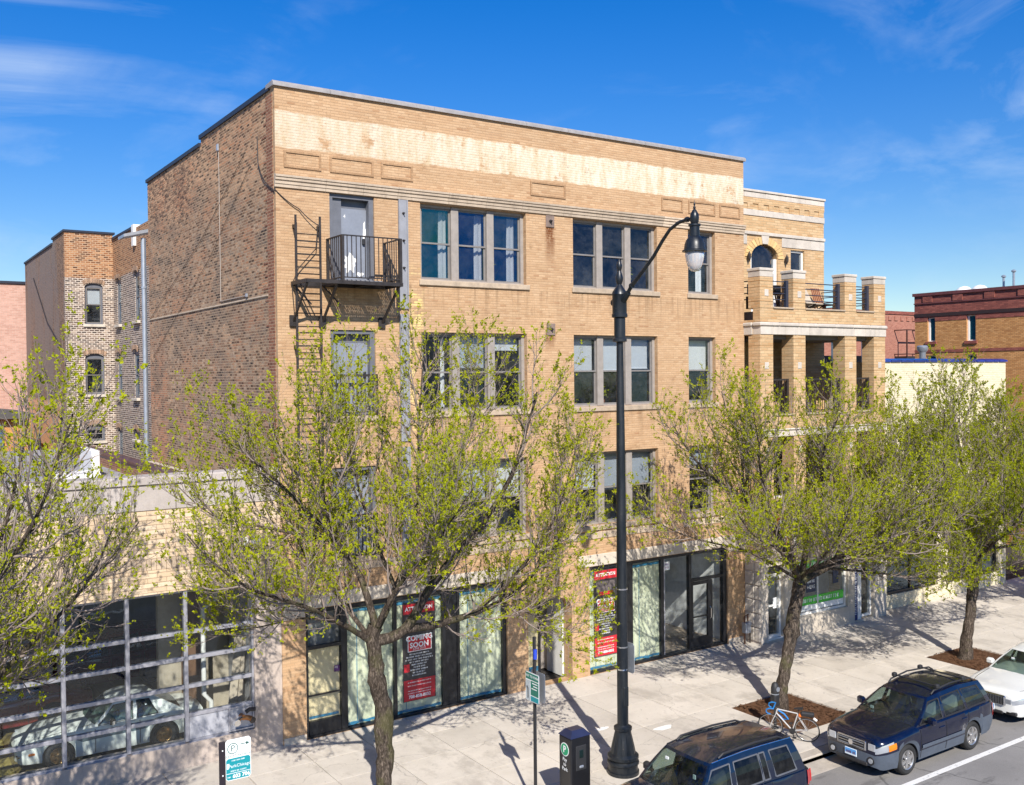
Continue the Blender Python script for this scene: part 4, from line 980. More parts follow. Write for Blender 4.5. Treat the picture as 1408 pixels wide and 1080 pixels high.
# fire department connection in its recessed box
fc = thing('standpipe_connection', 'brass and chrome hose connection in a metal box under the window grid', 'standpipe', (-.98, -.05, .9))
m = MB(); m.box(-1.30, -.70, .03, .098, .60, .63); m.box(-1.30, -.70, .03, .098, 1.14, 1.17); m.box(-1.30, -1.27, .03, .098, .63, 1.14); m.box(-.73, -.70, .03, .098, .63, 1.14); m.build('box_frame', ALU, fc)
MB().box(-1.27, -.73, .088, .099, .63, 1.14).build('back_plate', ALUP, fc)
MB().tube([(-1.0, .09, .92), (-1.0, -.1, .92)], .06, 12).build('pipe', BRASS, fc, smooth=40)
for s in (-1, 1): MB().tube([(-1.0, -.05, .92), (-1.0 + .12 * s, -.12, .9), (-1.0 + .17 * s, -.2, .88)], [.05, .06, .065], 12).build('hose_inlet', CHROME if s < 0 else BRASS, fc, smooth=40); MB().lathe([(.075, 0), (.075, .04)], (-1.0 + .18 * s, -.22, .86), 12, 'y').build('inlet_cap', CHROME if s < 0 else IRON, fc)
m = MB(); m.tube([(-.95, -.1, 1.04), (-.86, -.1, 1.09), (-.72, -.1, 1.07)], .05, 10); m.build('name_plate', IRON, fc, smooth=40)
# ------------------------------------------------------------------ brick bay building behind
bb = thing('rear_brick_building', 'old dark brick building with narrow arched windows around a light court behind the showroom', 'building', (1, 31, 0))
FW = [(.88, 1.70, 11.56, 13.56), (.85, 1.72, 8.12, 10.1), (.82, 1.70, 5.84, 6.62)]
mb = MB(); wall_grid(mb, fy(28.6), 0.0, 2.2, 3.5, 16.0, FW, 0, .3)
for (a, b, c, d) in FW: arch_fill(mb, a, b, d - .16, d, 28.6, 28.9)
mb.build('court_wall', BAY, bb)
CW = [(26.9, 27.75, 11.5, 13.72), (23.2, 24.05, 11.5, 13.75), (26.95, 27.8, 8.0, 10.15), (23.5, 24.4, 8.0, 10.2), (27.1, 27.9, 4.6, 6.5), (23.6, 24.4, 6.1, 6.55)]
mb = MB(); wall_grid(mb, fx(2.2), 17.0, 28.6, 3.5, 15.72, CW, 0, .3)
for (a, b, c, d) in CW: arch_fill(mb, a, b, d - .2, d, 2.2, 2.5, 8, 'x')
mb.build('court_wall', BAY, bb)
def archwin(M, w, z0, z1, top, par_, arc=.16, gl=GLASS, cur=None):
    """Double-hung window with an arched head; M maps local x (across), y (inward)."""
    f = MB(); f.M = M; f.box(0, .07, .10, .2, z0, z1 - arc); f.box(w - .07, w, .10, .2, z0, z1 - arc); f.box(.07, w - .07, .10, .2, z0, z0 + .06); f.box(.0, w, .11, .19, z1 - arc - .05, z1 - .001)
    o = f.build('window', DOORD, par_)
    for (c, d, e) in ((z0 + .06, (z0 + z1) / 2 - .02, .15), ((z0 + z1) / 2 - .06, z1 - arc - .05, .12)):
        s = MB(); s.M = M; s.box(.07, .11, e, e + .03, c, d); s.box(w - .11, w - .07, e, e + .03, c, d); s.box(.11, w - .11, e, e + .03, d - .04, d); s.box(.11, w - .11, e, e + .03, c, c + .04); s.build('sash', SASH, o)
        g_ = MB(); g_.M = M; g_.box(.105, w - .105, e + .01, e + .016, c + .03, d - .03); g_.build('pane', gl, o)
    k = MB(); k.M = M; k.bbox(-.1, w + .1, -.08, .08, z0 - .14, z0 - .003, .015); k.build('sill', LIME, o)
    # voussoirs of the arch
    n = 9
    for i in range(n):
        t0, t1 = i / n, (i + 1) / n; pts = []
        for t, r in ((t0 + .01, 0), (t1 - .01, 0), (t1 - .01, 1), (t0 + .01, 1)):
            xx = -.06 + (w + .12) * t; zz = z1 - arc + (arc + .01) * math.sqrt(max(0, 1 - (2 * t - 1) ** 2)) + .02 + .2 * r
            pts.append((xx + (t - .5) * .14 * r, zz))
        v = MB(); v.M = M; v.prism(pts, -.03, .002); v.build('voussoir', plain('arch_brick', (.36, .235, .155), .9, var=.25, vary=.4), o)
    if cur: c = MB(); c.M = M; c.box(.1, w - .1, .24, .25, z0 + (z1 - z0) * cur[0], z0 + (z1 - z0) * cur[1]); c.build('blind', BLIND, o)
    return o
for i, (a, b, c, d) in enumerate(FW): archwin(Matrix.Translation((a, 28.6, 0)), b - a, c, d, d, bb, cur=(.5, .86) if i == 0 else None)
for (a, b, c, d) in CW: archwin(Matrix(((0, 1, 0, 2.125), (-1, 0, 0, b), (0, 0, 1, 0), (0, 0, 0, 1))), b - a, c, d, d, bb)
mb = MB(); mb.box(.003, .3, 28.9, 32.0, 3.5, 16.0); mb.box(.003, .3, 32.001, 42.0, 3.5, 15.75); mb.build('side_wall', OLDSIDE, bb)
mb = MB(); mb.box(-.06, 2.3, 28.53, 28.95, 16.0, 16.1); mb.box(-.06, .36, 28.951, 32.05, 16.0, 16.1); mb.box(-.06, .36, 32.06, 42.0, 15.75, 15.85); mb.box(2.13, 2.55, 24.1, 28.52, 15.72, 15.83); mb.build('roof_edge', CAPB, bb)
MB().box(2.08, 2.6, 23.7, 24.09, 14.9, 15.86).build('white_end_cap', WHITE, bb); MB().box(.305, .7, 31.99, 32.2, 15.2, 16.0).build('white_end_cap', WHITE, bb)
mb = MB(); mb.box(.31, 8, 28.95, 41.9, 15.3, 15.45); mb.box(2.55, 8, 17, 28.9, 15.3, 15.45); mb.build('roof', ROOFD, bb)
mb = MB(); mb.box(1.0, 8, 29.6, 29.7, 3.5, 15.2); mb.box(3.2, 3.3, 17, 28.4, 3.5, 15.2); mb.build('interior_wall', DARKIN, bb)
cable('wire', [(-.03, 38.5, 14.6), (-.03, 34, 11.9), (-.03, 28.8, 10.1)], .03, IRON, 'dark wire drooping across the old brick side wall at the far left')
pk = thing('pink_brick_building', 'plain pink brick building at the far left edge behind the showroom', 'building', (-12, 46, 0))
MB().box(-26, .9, 43, 50, 0, 14.65).build('wall', PINKB, pk); MB().box(-26.1, 1.0, 42.9, 50.1, 14.65, 14.8).build('roof_edge', CAPB, pk)
sb = thing('shed', 'low dark roofed shed with blue painted panel beyond the grey roof', 'shed', (-8, 34, 0))
MB().box(-16, -1.2, 33, 40, 0, 7.0).build('wall', BROWNB, sb); MB().prism([(-16.4, 6.9), (-.9, 6.9), (-.9, 7.15), (-8, 8.0), (-16.4, 7.15)], 32.5, 40).build('roof', ROOFD, sb)
MB().bbox(-2.9, -2.3, 32.85, 33, 5.4, 6.6, .02).build('painted_panel', plain('blue_mural', (.05, .10, .22), .7, var=.9, nscale=2.5), sb)
# ------------------------------------------------------------------ buff brick building with terraces, on the right
XL, XR, F, YB = 15.985, 22.55, -.68, 2.0
tb_ = thing('terrace_building', 'buff brick and limestone building with open balconies between square brick piers', 'building', (19.3, 4, 0))
# set-back body
AD = (18.5, 19.93, 10.9, 13.55); SW = (20.65, 21.42, 11.95, 13.44)
ops = [AD, SW, (16.9, 18.1, 7.2, 9.4), (18.7, 19.7, 7.0, 9.5), (16.6, 18.2, 4.2, 6.4), (19.0, 20.4, 4.2, 6.4)]
mb = MB(); wall_grid(mb, fy(YB), XL, XR, 3.2, 15.2, ops, 0, .35); arch_fill(mb, AD[0], AD[1], 13.05, 13.55, YB, YB + .35); mb.box(XL, XL + .3, YB + .351, 14, 0, 15.2); mb.box(XR - .3, XR, YB + .351, 14, 0, 15.2); mb.box(XL + .3, XR - .3, 13.7, 14, 0, 15.2)
mb.build('body_wall', BALB, tb_)
def stones(a, b, z0, z1, y, dy, n, mat=LIMEG, name='stone_block', parent=tb_, bev=.012):
    for k in range(n):
        p, q = a + (b - a) * k / n, a + (b - a) * (k + 1) / n
        MB().bbox(p + .004, q - .004, y - dy, y + .03, z0, z1, bev).build(name, mat, parent)
stones(XL, XR + .02, 15.203, 15.40, YB, .03, 6); stones(XL, XR + .05, 15.404, 15.49, YB, .07, 5, name='coping_stone')
MB().box(XL, XR + .03, YB - .05, YB + .36, 15.40, 15.403).build('joint', KERB, tb_)
MB().box(XL, XR, YB - .03, YB - .001, 14.99, 15.2).build('brick_course', BALB, tb_)
x = XL + .1
while x < XR - .15: MB().box(x, x + .28, YB - .028, YB - .002, 14.78, 14.988).build('dentil', BALB, tb_); x += .56
stones(XL, XR + .02, 14.55, 14.77, YB, .035, 6)
stones(XL, XR + .02, 13.86, 13.98, YB, .07, 7, name='moulding_stone')
stones(XL, 18.3, 13.5, 13.857, YB, .03, 3); stones(20.15, XR + .01, 13.5, 13.857, YB, .03, 3)
MB().prism([(19.08, 13.56), (19.36, 13.56), (19.42, 13.859), (19.02, 13.859)], YB - .055, YB + .02).build('keystone', LIMEG, tb_)
for s in (-1, 1):      # gauged brick arch either side of the keystone
    n = 7; cx = 19.22
    for i in range(n):
        t0, t1 = .16 + i * (1.56 - .16) / n, .16 + (i + 1) * (1.56 - .16) / n; pts = []
        for t, r in ((t0 + .012, 0), (t1 - .012, 0), (t1 - .012, 1), (t0 + .012, 1)):
            pts.append((cx + s * math.sin(t) * (.72 + .3 * r), 13.05 + math.cos(t) * (.5 + .26 * r)))
        MB().prism(pts if s > 0 else pts[::-1], YB - .03, YB + .005).build('voussoir', plain('arch_buff', (.66, .45, .20), .9, var=.12, vary=.15), tb_)
m = MB(); m.box(18.5, 18.6, YB + .06, YB + .16, 10.1, 13.05); m.box(19.78, 19.93, YB + .06, YB + .16, 10.1, 13.05); m.box(18.6, 19.78, YB + .06, YB + .16, 12.5, 12.62); m.box(19.1, 19.2, YB + .06, YB + .16, 10.1, 12.5); m.box(18.6, 19.1, YB + .07, YB + .15, 12.25, 12.36); m.box(18.6, 18.72, YB + .07, YB + .15, 10.1, 12.25)
ad = m.build('terrace_door', WHITE, tb_)
MB().box(18.6, 19.78, YB + .1, YB + .11, 10.15, 13.5).build('pane', GLASS, ad); MB().box(19.2, 19.78, YB + .16, YB + .2, 10.12, 12.5).build('inner_door', plain('dark_wood', (.06, .03, .02)), ad)
def simple_win(par_, x0, x1, z0, z1, y, fr=WHITE, gl=GLASS, t=.08, bars=1, name='window'):
    m = MB(); m.box(x0, x0 + t, y, y + .1, z0, z1); m.box(x1 - t, x1, y, y + .1, z0, z1); m.box(x0 + t, x1 - t, y, y + .1, z1 - t, z1); m.box(x0 + t, x1 - t, y, y + .1, z0, z0 + t)
    for k in range(bars): zz = z0 + (z1 - z0) * (k + 1) / (bars + 1); m.box(x0 + t, x1 - t, y + .02, y + .08, zz - .03, zz + .03)
    o = m.build(name, fr, par_); MB().box(x0 + t - .005, x1 - t + .005, y + .045, y + .055, z0 + t - .005, z1 - t + .005).build('pane', gl, o); return o
simple_win(tb_, *SW, YB + .08)
for (a, b, c, d) in ops[2:]: simple_win(tb_, a, b, c, d, YB + .08)
mb = MB()
for z in (6.75, 3.6, 10.0): mb.box(XL + .3, XR - .3, 2.4, 13.6, z - .2, z)
mb.box(XL + .31, XR - .31, 5.0, 5.1, 0, 15); mb.box(XL, XR, YB + .36, 13.9, 14.5, 14.6); mb.build('interior_wall', DARKIN, tb_)
for x in (18.3, 20.3):
    sc = thing('wall_lantern', ('small dark wall lantern left of the arched terrace door', 'small dark wall lantern between the arched terrace door and the small window')[x > 19], 'lantern', (x, YB - .1, 13.1), 'lanterns beside the arched terrace door')
    m = MB(); m.lathe([(.012, 12.86), (.03, 12.92), (.055, 12.97), (.065, 13.12), (.03, 13.18), (.01, 13.24)], (x, YB - .12, 0), 8); m.build('lamp_body', IRON, sc); MB().bbox(x - .03, x + .03, YB - .14, YB - .001, 12.94, 13.02, .01).build('bracket', IRON, sc)
# terraces: decks, piers, parapets
PX = [(XL, 16.6), (17.6, 18.2), (20.28, 20.9), (21.9, XR)]
mb = MB(); mb.box(XL + .302, XR - .302, F + .302, YB - .001, 9.98, 10.9); mb.box(XL + .01, XR - .01, F + .3, YB - .001, 6.86, 6.98); mb.build('deck', plain('deck_slab', (.16, .14, .125), .9), tb_)
MB().box(XL + .32, XR - .02, F + .31, YB - .002, 3.15, 3.3).build('deck', plain('deck_slab', (.3, .3, .3)), tb_)
for (a, b) in PX:
    for (c, d) in ((10.981, 12.0), (7.44, 10.12), (4.46, 6.75)): MB().box(a, b, F, F + .5, c, d).build('brick_pier', BALB, tb_)
for (a, b) in PX:
    MB().bbox(a - .01, b + .01, F - .01, F + .51, 12.001, 12.19, .01).build('pier_cap', LIMEG, tb_); MB().bbox(a - .035, b + .035, F - .035, F + .535, 12.193, 12.29, .015).build('pier_cap', LIMEG, tb_)
    c = (a + b) / 2
    for z in (11.48, 9.1, 6.3): MB().bbox(c - .09, c + .09, F - .02, F + .02, z - .11, z + .11, .01).build('stone_inset', LIMEG, tb_)
    for z in (11.86, 11.66, 11.2, 10.0, 9.75, 8.9): MB().box(a - .004, b + .004, F - .006, F + .504, z, z + .014).build('brick_course', GOLDD, tb_)
mb = MB()
mb.box(XL, XR, F, F + .3, 10.53, 10.97); mb.box(XL, XL + .3, F + .301, YB - .002, 10.1, 10.6); mb.box(XR - .3, XR, F + .301, YB - .002, 10.53, 10.97)
mb.box(XL, XR, F, F + .3, 7.02, 7.44); mb.box(XR - .3, XR, F + .301, YB - .002, 7.02, 7.44); mb.box(XL, XL + .3, F + .301, YB - .002, 6.9, 7.44)
mb.box(XL, XR, F, F + .3, 3.02, 4.44); mb.box(XL, XL + .3, F + .301, YB - .002, 3.02, 4.44); mb.box(XR - .3, XR, F + .301, YB - .002, 0, 4.44)
mb.box(XR - .3, XR, F + .51, YB - .002, 4.45, 6.85)
mb.build('parapet_wall', BALB, tb_)
for i in range(3):
    a, b = PX[i][1], PX[i + 1][0]
    for z in (10.972, 7.442, 4.442): MB().bbox(a + .004, b - .004, F - .05, F + .34, z, z + .055, .01).build('sill_stone', SILL, tb_)
for (z0, z1, zm) in ((10.12, 10.39, 10.52), (6.753, 6.95, 7.015)):
    n = 11
    for k in range(n):
        p, q = XL + (XR + .03 - XL) * k / n, XL + (XR + .03 - XL) * (k + 1) / n
        MB().bbox(p + .004, q - .004, F - .03, F + .32, z0, z1, .01).build('stone_block', LIMEG, tb_)
    for k in range(2): MB().bbox(XL - .03, XL + .3, F + .325 + k * .9, F + .325 + (k + 1) * .9 - .006, z0, z1, .01).build('stone_block', LIMEG, tb_)
    for k in range(2): MB().bbox(XR - .3, XR + .03, F + .325 + k * 1.17, F + .325 + (k + 1) * 1.17 - .006, z0, z1, .01).build('stone_block', LIMEG, tb_)
    for k in range(7):
        p, q = XL - .06 + (XR + .12 - XL) * k / 7, XL - .06 + (XR + .12 - XL) * (k + 1) / 7
        MB().bbox(p + .003, q - .003, F - .08, F + .3, z1 + .003, zm - .002, .03).build('moulding_stone', CORN if 0 else LIMEG, tb_)
    MB().bbox(XL - .07, XL + .3, F + .31, 1.2, z1 + .003, zm - .002, .03).build('moulding_stone', LIMEG, tb_)
RAILM = plain('terrace_rail_paint', (.028, .035, .06), .4)
rails = MB()
for i in range(3):
    a, b = PX[i][1], PX[i + 1][0]
    for z in (11.3, 11.5, 11.7, 11.9): rails.tube([(a, F + .25, z), (b, F + .25, z)], .018, 5)
    rails.box(b - .12, b - .002, F + .2, F + .3, 11.03, 11.95)
for z in (11.3, 11.5, 11.7, 11.9):
    rails.tube([(XR - .15, F + .5, z), (XR - .15, YB, z)], .018, 5); rails.tube([(XL + .15, F + .5, z), (XL + .15, YB, z)], .018, 5)
rails.build('terrace_rail', RAILM, tb_)
for i in range(3):
    a, b = PX[i][1], PX[i + 1][0]
    for (z0, h) in ((7.5, 1.16), (4.5, 1.0)):
        m = MB(); m.box(a + .01, b - .01, F + .2, F + .25, z0 + h - .06, z0 + h); m.box(a + .01, b - .01, F + .2, F + .25, z0 + .04, z0 + .09); m.box(b - .1, b - .01, F + .19, F + .26, z0, z0 + h)
        r = m.build('balcony_rail', IRON, tb_); k = a + .1
        while k < b - .12: MB().box(k, k + .018, F + .215, F + .233, z0 + .09, z0 + h - .06).build('baluster', IRON, r); k += .115
# curtain hung on the middle balcony
ct = MB(); n = 24
for i in range(n + 1):
    t = i / n
    for (z, w) in ((10.0, .28), (9.0, .36), (7.3, .5)): ct.v.append((19.62 + w * t * 1.4, 1.1 + .05 * math.sin(t * 26), z))
ct.f = [(3 * i + r, 3 * i + 3 + r, 3 * i + 4 + r, 3 * i + 1 + r) for i in range(n) for r in (0, 1)]
tag(ct.build('curtain', plain('navy_curtain', (.05, .055, .11), .9, var=.2), smooth=True), 'tall dark blue curtain hanging at the middle balcony', 'curtain')
# terrace furniture
tbl = thing('patio_table', 'small dark folding table standing on the upper terrace', 'table', (18.220, .6, 10.9))
MB().bbox(17.870, 18.670, .3, 1.0, 11.6, 11.64, .01).build('table_top', plain('dark_wood', (.06, .03, .02)), tbl)
for (x, s) in ((17.970, 1), (18.520, 1)): 
    for t in (.35, .9): MB().bar((x, t, 11.6), (x + .2 * s, t, 10.9), .04).build('leg', plain('dark_wood', (.06, .03, .02)), tbl); MB().bar((x + .2, t, 11.6), (x, t, 10.9), .04).build('leg', plain('dark_wood', (.06, .03, .02)), tbl)
gr = thing('storage_box', 'dark box standing on the small terrace table', 'box', (18.220, .6, 11.64)); MB().bbox(18.020, 18.340, .45, .75, 11.642, 11.85, .03).build('body', IRON, gr); MB().bbox(18.000, 18.360, .43, .77, 11.85, 11.89, .01).build('lid', IRON, gr)
CANV = plain('beige_canvas', (.45, .38, .30), .9); WOODR = plain('red_wood', (.25, .08, .035), .6)
for i, (x, y) in enumerate(((19.45, .7), (20.15, .85))):
    ch = thing('deck_chair', ('beige canvas deck chair on the terrace nearer the little table', 'beige canvas deck chair on the terrace nearer the red chair')[i], 'deck chair', (x, y, 10.9), 'deck chairs on the upper terrace')
    MB().prism([(y + .05, 11.25), (y + .1, 11.23), (y + .62, 12.1), (y + .57, 12.13)], x, x + .5, 'x').build('backrest', CANV, ch); MB().prism([(y - .4, 11.3), (y + .1, 11.2), (y + .1, 11.24), (y - .4, 11.34)], x, x + .5, 'x').build('seat', CANV, ch)
    for xx in (x, x + .5): MB().bar((xx, y - .4, 11.3), (xx, y + .4, 10.9), .035).build('leg', IRON, ch); MB().bar((xx, y + .25, 11.6), (xx, y - .3, 10.9), .035).build('leg', IRON, ch)
rc = thing('slatted_chair', 'red brown slatted wooden chair on the upper terrace', 'chair', (20.95, .7, 10.9))
for k in range(5): MB().bar((20.75 + k * .1, .95, 11.3), (20.75 + k * .1, 1.15, 11.95), .05, .02).build('slat', WOODR, rc)
MB().bbox(20.70, 21.2, .45, .98, 11.28, 11.33, .01).build('seat', WOODR, rc)
for x in (20.72, 21.18):
    for y in (.5, .95): MB().bar((x, y, 10.9), (x, y, 11.3), .05).build('leg', WOODR, rc)
cu_ = thing('cushion', 'blue cushion at the left end of the upper terrace', 'cushion', (16.3, .3, 11.4)); MB().bbox(16.32, 16.7, -.15, .25, 11.42, 11.9, .08).build('pad', plain('blue_fabric', (.05, .10, .25), .9), cu_); MB().box(16.33, 16.69, -.14, .24, 11., 11.42).build('base', IRON, cu_)
# street level: limestone with rusticated return
m = MB(); wall_grid(m, fy(F), XL, XR, -.1, 3.0, [(16.3, 17.05, .05, 2.5), (17.5, 20.4, .62, 2.55), (20.77, 21.85, .05, 2.5)], 0, .35); m.build('stone_wall', LIME, tb_)
for k in range(6):
    z = .06 + k * .46
    MB().bbox(XL - .06, XL + .3, F + .01, -.42, z, z + .44, .03).build('rusticated_block', LIMEG, tb_); MB().bbox(XL - .06, XL + .3, -.41, .0, z, z + .44, .03).build('rusticated_block', LIMEG, tb_)
MB().box(XL - .02, XL + .3, F + .02, .0, -.1, 3.0).build('stone_joint_bed', CONCW, tb_)
stones(XL - .06, XR + .06, 2.66, 3.0, F, .05, 8); MB().bbox(XL - .08, XR + .08, F - .1, F + .02, 3.002, 3.08, .02).build('moulding_stone', LIMEG, tb_)
stones(XL - .03, 16.29, .0, 2.65, F, .04, 1, bev=.02); stones(21.88, XR, .0, 2.65, F, .04, 1, bev=.02); stones(17.08, 17.47, .0, 2.65, F, .03, 1, bev=.02)
d1 = simple_win(tb_, 16.3, 17.05, .1, 2.2, F + .12, WHITE, SHOPG, .09, 1, 'shop_door'); MB().box(16.36, 16.99, F + .1, F + .16, 2.22, 2.46).build('transom_panel', PLASTIC, tb_); MB().box(16.3, 17.05, F + .1, F + .2, 2.2, 2.24).build('transom_bar', WHITE, tb_)
MB().box(16.7, 16.9, F + .15, F + .155, 1.05, 1.4).build('notice', SIGNW, d1); MB().box(16.3, 17.05, F + .02, F + .12, -.02, .1).build('door_sill', WHITE, tb_)
d2 = simple_win(tb_, 21.2, 21.85, .1, 2.2, F + .12, WHITE, SHOPG, .08, 0, 'shop_door')
MB().box(20.80, 21.0, F + .06, F + .14, .05, 2.5).build('blue_strip_panel', NAVY, tb_); MB().box(21.0, 21.2, F + .05, F + .2, .05, 2.5).build('door_post', WHITE, tb_)
dashes(20.9, F + .058, .25, 2.3, .09, SIGNW, tb_, 'panel_lettering', vertical=True)
sw = MB(); sw.box(17.5, 17.58, F + .1, F + .2, .62, 2.55); sw.box(20.32, 20.4, F + .1, F + .2, .62, 2.55); sw.box(17.58, 20.32, F + .1, F + .2, 2.47, 2.55); sw.box(17.58, 20.32, F + .1, F + .2, .62, .7); sw.box(18.9, 18.95, F + .11, F + .18, .7, 2.47)
so_ = sw.build('shop_window', WHITE, tb_); MB().box(17.58, 20.32, F + .14, F + .15, .7, 2.47).build('pane', SHOPG, so_)
MB().box(17.6, 20.3, F + .131, F + .136, .73, .92).build('white_band', SIGNW, so_); MB().box(17.6, 20.3, F + .131, F + .137, .93, 1.22).build('green_band', LIMEGRN, so_); MB().box(17.6, 20.3, F + .131, F + .137, 2.2, 2.45).build('green_band', LIMEGRN, so_)
dashes(17.75, F + .1295, 20.1, 1.075, .12, SIGNW, so_, 'band_lettering')
dashes(17.75, F + .1295, 19.6, 2.32, .12, SIGNW, so_, 'band_lettering')
MB().box(18.35, 18.85, F + .131, F + .138, 1.35, 2.1).build('window_poster', plain('navy_poster', (.03, .04, .08)), so_); dashes(18.4, F + .1295, 18.8, 1.97, .1, LIMEGRN, so_, 'poster_lettering'); dashes(18.4, F + .1295, 18.8, 1.72, .1, SIGNW, so_, 'poster_lettering'); text('HERE', .17, plane_M((18.6, F + .1285, 1.52), FRONT)).build('poster_lettering', SIGNW, so_)
MB().box(19.75, 20.05, F + .131, F + .138, 1.5, 2.0).build('window_poster', plain('navy_poster', (.03, .04, .08)), so_)
mb = MB(); mb.box(XL + .31, XR - .31, 1.6, 1.7, 0, 3.1); mb.build('interior_wall', plain('shop_plaster', (.55, .56, .57), .9), tb_)
# signs fixed on the brick above the shop
ps = thing('wall_sign', 'red edged white upright sign on the brick above the limestone shop door', 'sign', (16.95, F - .03, 3.6)); MB().box(16.73, 17.17, F - .04, F - .002, 3.12, 4.06).build('panel', RED, ps); MB().box(16.77, 17.13, F - .046, F - .04, 3.18, 4.0).build('face', SIGNW, ps); MB().box(16.82, 17.08, F - .05, F - .046, 3.4, 3.72).build('picture', RED, ps); dashes(16.82, F - .05, 17.08, 3.87, .07, NAVY, ps, 'lettering')
ps = thing('wall_sign', 'white sign with dark blue picture on the brick beside the red edged sign', 'sign', (17.8, F - .03, 3.6)); MB().box(17.48, 18.1, F - .04, F - .002, 3.1, 4.02).build('panel', SIGNW, ps); MB().box(17.55, 18.02, F - .046, F - .04, 3.35, 3.75).build('picture', NAVY, ps); dashes(17.56, F - .047, 18.0, 3.88, .07, NAVY, ps, 'lettering')
ps = thing('wall_sign', 'long dark blue sign board above the green shop window', 'sign', (19.4, F - .03, 3.5)); MB().box(18.4, 20.4, F - .04, F - .002, 3.2, 3.6).build('panel', NAVY, ps); dashes(18.55, F - .042, 20.2, 3.4, .14, SIGNW, ps, 'lettering')
gm = thing('gas_meter', 'grey gas meter with pipes at the foot of the limestone corner', 'meter', (15.7, -.25, 0)); MB().bbox(15.55, 15.8, -.42, -.2, .35, .7, .03).build('body', GALV, gm); MB().tube([(15.6, -.3, 0), (15.6, -.3, .9), (15.75, -.3, .95), (15.75, -.3, .72)], .025, 8).build('pipe', plain('rusty_pipe', (.14, .05, .02)), gm); MB().tube([(15.85, -.3, 0), (15.85, -.3, .4), (15.78, -.3, .5)], .025, 8).build('pipe', IRON, gm); MB().lathe([(.07, .62), (.09, .66), (.09, .72), (.02, .76)], (15.68, -.42, 0), 12).build('regulator', GALV, gm, smooth=40)
# ------------------------------------------------------------------ cream painted building with blue tile coping
cr = thing('cream_building', 'low cream painted brick building with blue glazed coping tiles', 'building', (27, 6, 0))
CWN = [(24.4, 25.7, 5.0, 6.85), (26.85, 28.0, 5.0, 6.85), (29.1, 30.2, 5.0, 6.85)]
mb = MB(); wall_grid(mb, fy(-.2), 22.75, 31.35, -.1, 9.22, CWN + [(23.3, 26.5, .5, 3.0), (27.2, 30.8, .5, 3.0)], 0, .35); mb.box(31.0, 31.35, .151, 14, 0, 9.22); mb.box(22.75, 23.05, .151, 14, 0, 9.22); mb.build('front_wall', CREAM, cr)
BT = plain('blue_glazed_tile', (.012, .04, .25), .15, var=.3, vary=.35)
x = 22.72
while x < 31.3: e = min(x + random.choice((.62, .62, .4, .8)), 31.42); m = MB(); m.prism([(-.26, 9.221), (.2, 9.221), (.2, 9.29), (-.03, 9.35), (-.26, 9.29)], x + .01, e - .02, 'x'); m.build('coping_tile', BT, cr); x = e
for w_ in CWN: simple_win(cr, *w_, -.1, DOORD, GLASS, .09, 1); MB().bbox(w_[0] - .08, w_[1] + .08, -.27, -.1, w_[2] - .15, w_[2] - .003, .01).build('sill', LIME, cr)
for (a, b) in ((23.3, 26.5), (27.2, 30.8)): o = simple_win(cr, a, b, .5, 3.0, -.1, BLACKF, GLASS, .1, 0, 'shop_window'); post(o, (a + b) / 2 - .04, (a + b) / 2 + .04, .6, 2.9, -.1, 0)
for (a, b) in ((23.1, 26.7), (27.0, 31.0)): MB().bbox(a, b, -.32, -.2, 3.1, 3.7, .02).build('fascia', plain('fascia_grey', (.3, .3, .31)), cr)
mb = MB(); mb.box(23.06, 31.0, .16, 14, 8.4, 8.5); mb.box(23.06, 31.0, 2.5, 2.6, 0, 8.4); mb.build('roof', ROOFD, cr)
MB().box(23.4, 30.6, 6.2, 11, 8.51, 9.6).build('rooftop_plant', ROOFD, cr)
def vent(x, y, z0, z1, r, label):
    t = thing('roof_vent', label, 'vent', (x, y, z0), 'metal vents on the roofs'); MB().lathe([(r * .7, z0), (r * .7, z1 - .3), (r * .75, z1 - .28), (r * 1.15, z1 - .2), (r * 1.2, z1 - .05), (r * .9, z1)], (x, y, 0), 14).build('pipe', GALV, t, smooth=40); MB().lathe([(r * .85, z0 + .3), (r * .85, z0 + .36)], (x, y, 0), 14).build('band', GALV, t)
vent(29.2, 2.2, 8.5, 9.95, .19, 'galvanised flared vent pipe behind the blue tile coping')
vent(27.9, 5.5, 8.5, 10.5, .42, 'wide galvanised turbine vent seen through the middle balcony opening')
vent(30.1, 5.6, 8.5, 10.5, .36, 'narrow galvanised vent seen through the right balcony opening')
# ------------------------------------------------------------------ ochre and maroon building across the side street
oc = thing('ochre_building', 'ochre brick building with maroon brick parapet and two slim teal windows', 'building', (45, 2, 0)); XO = 40
OW = [(8.55, 9.0, 10.45, 11.75), (6.25, 6.75, 10.42, 11.76), (8.5, 9.1, 8.6, 9.7), (6.2, 6.8, 8.6, 9.7)]
mb = MB(); wall_grid(mb, fx(XO), -9, 9.76, 0, 11.55, OW, 0, .4); mb.box(XO + .4, XO + 14, 9.4, 9.76, 0, 11.55); mb.box(XO + .4, XO + 14, -9, -8.6, 0, 11.55); mb.build('wall', BROWNB, oc)
mb = MB(); wall_grid(mb, fx(XO - .02), -9.02, 9.78, 11.55, 12.94, [(a, b, c, d) for a, b, c, d in OW], 0, .4); mb.box(XO + .4, XO + 14, 9.4, 9.78, 11.55, 12.94); mb.build('parapet', MAROON, oc)
y = -8.8
while y < 9.7: MB().box(XO - .07, XO - .021, y, y + .55, 12.58, 12.94).build('parapet_pier', MAROON, oc); y += 1.75
mb = MB(); mb.box(XO - .1, XO + .45, -9.1, 9.86, 12.941, 13.1); mb.box(XO - .07, XO - .021, -9.05, 9.8, 12.50, 12.56); mb.build('coping', plain('maroon_stone', (.13, .04, .04), .7, var=.2), oc)
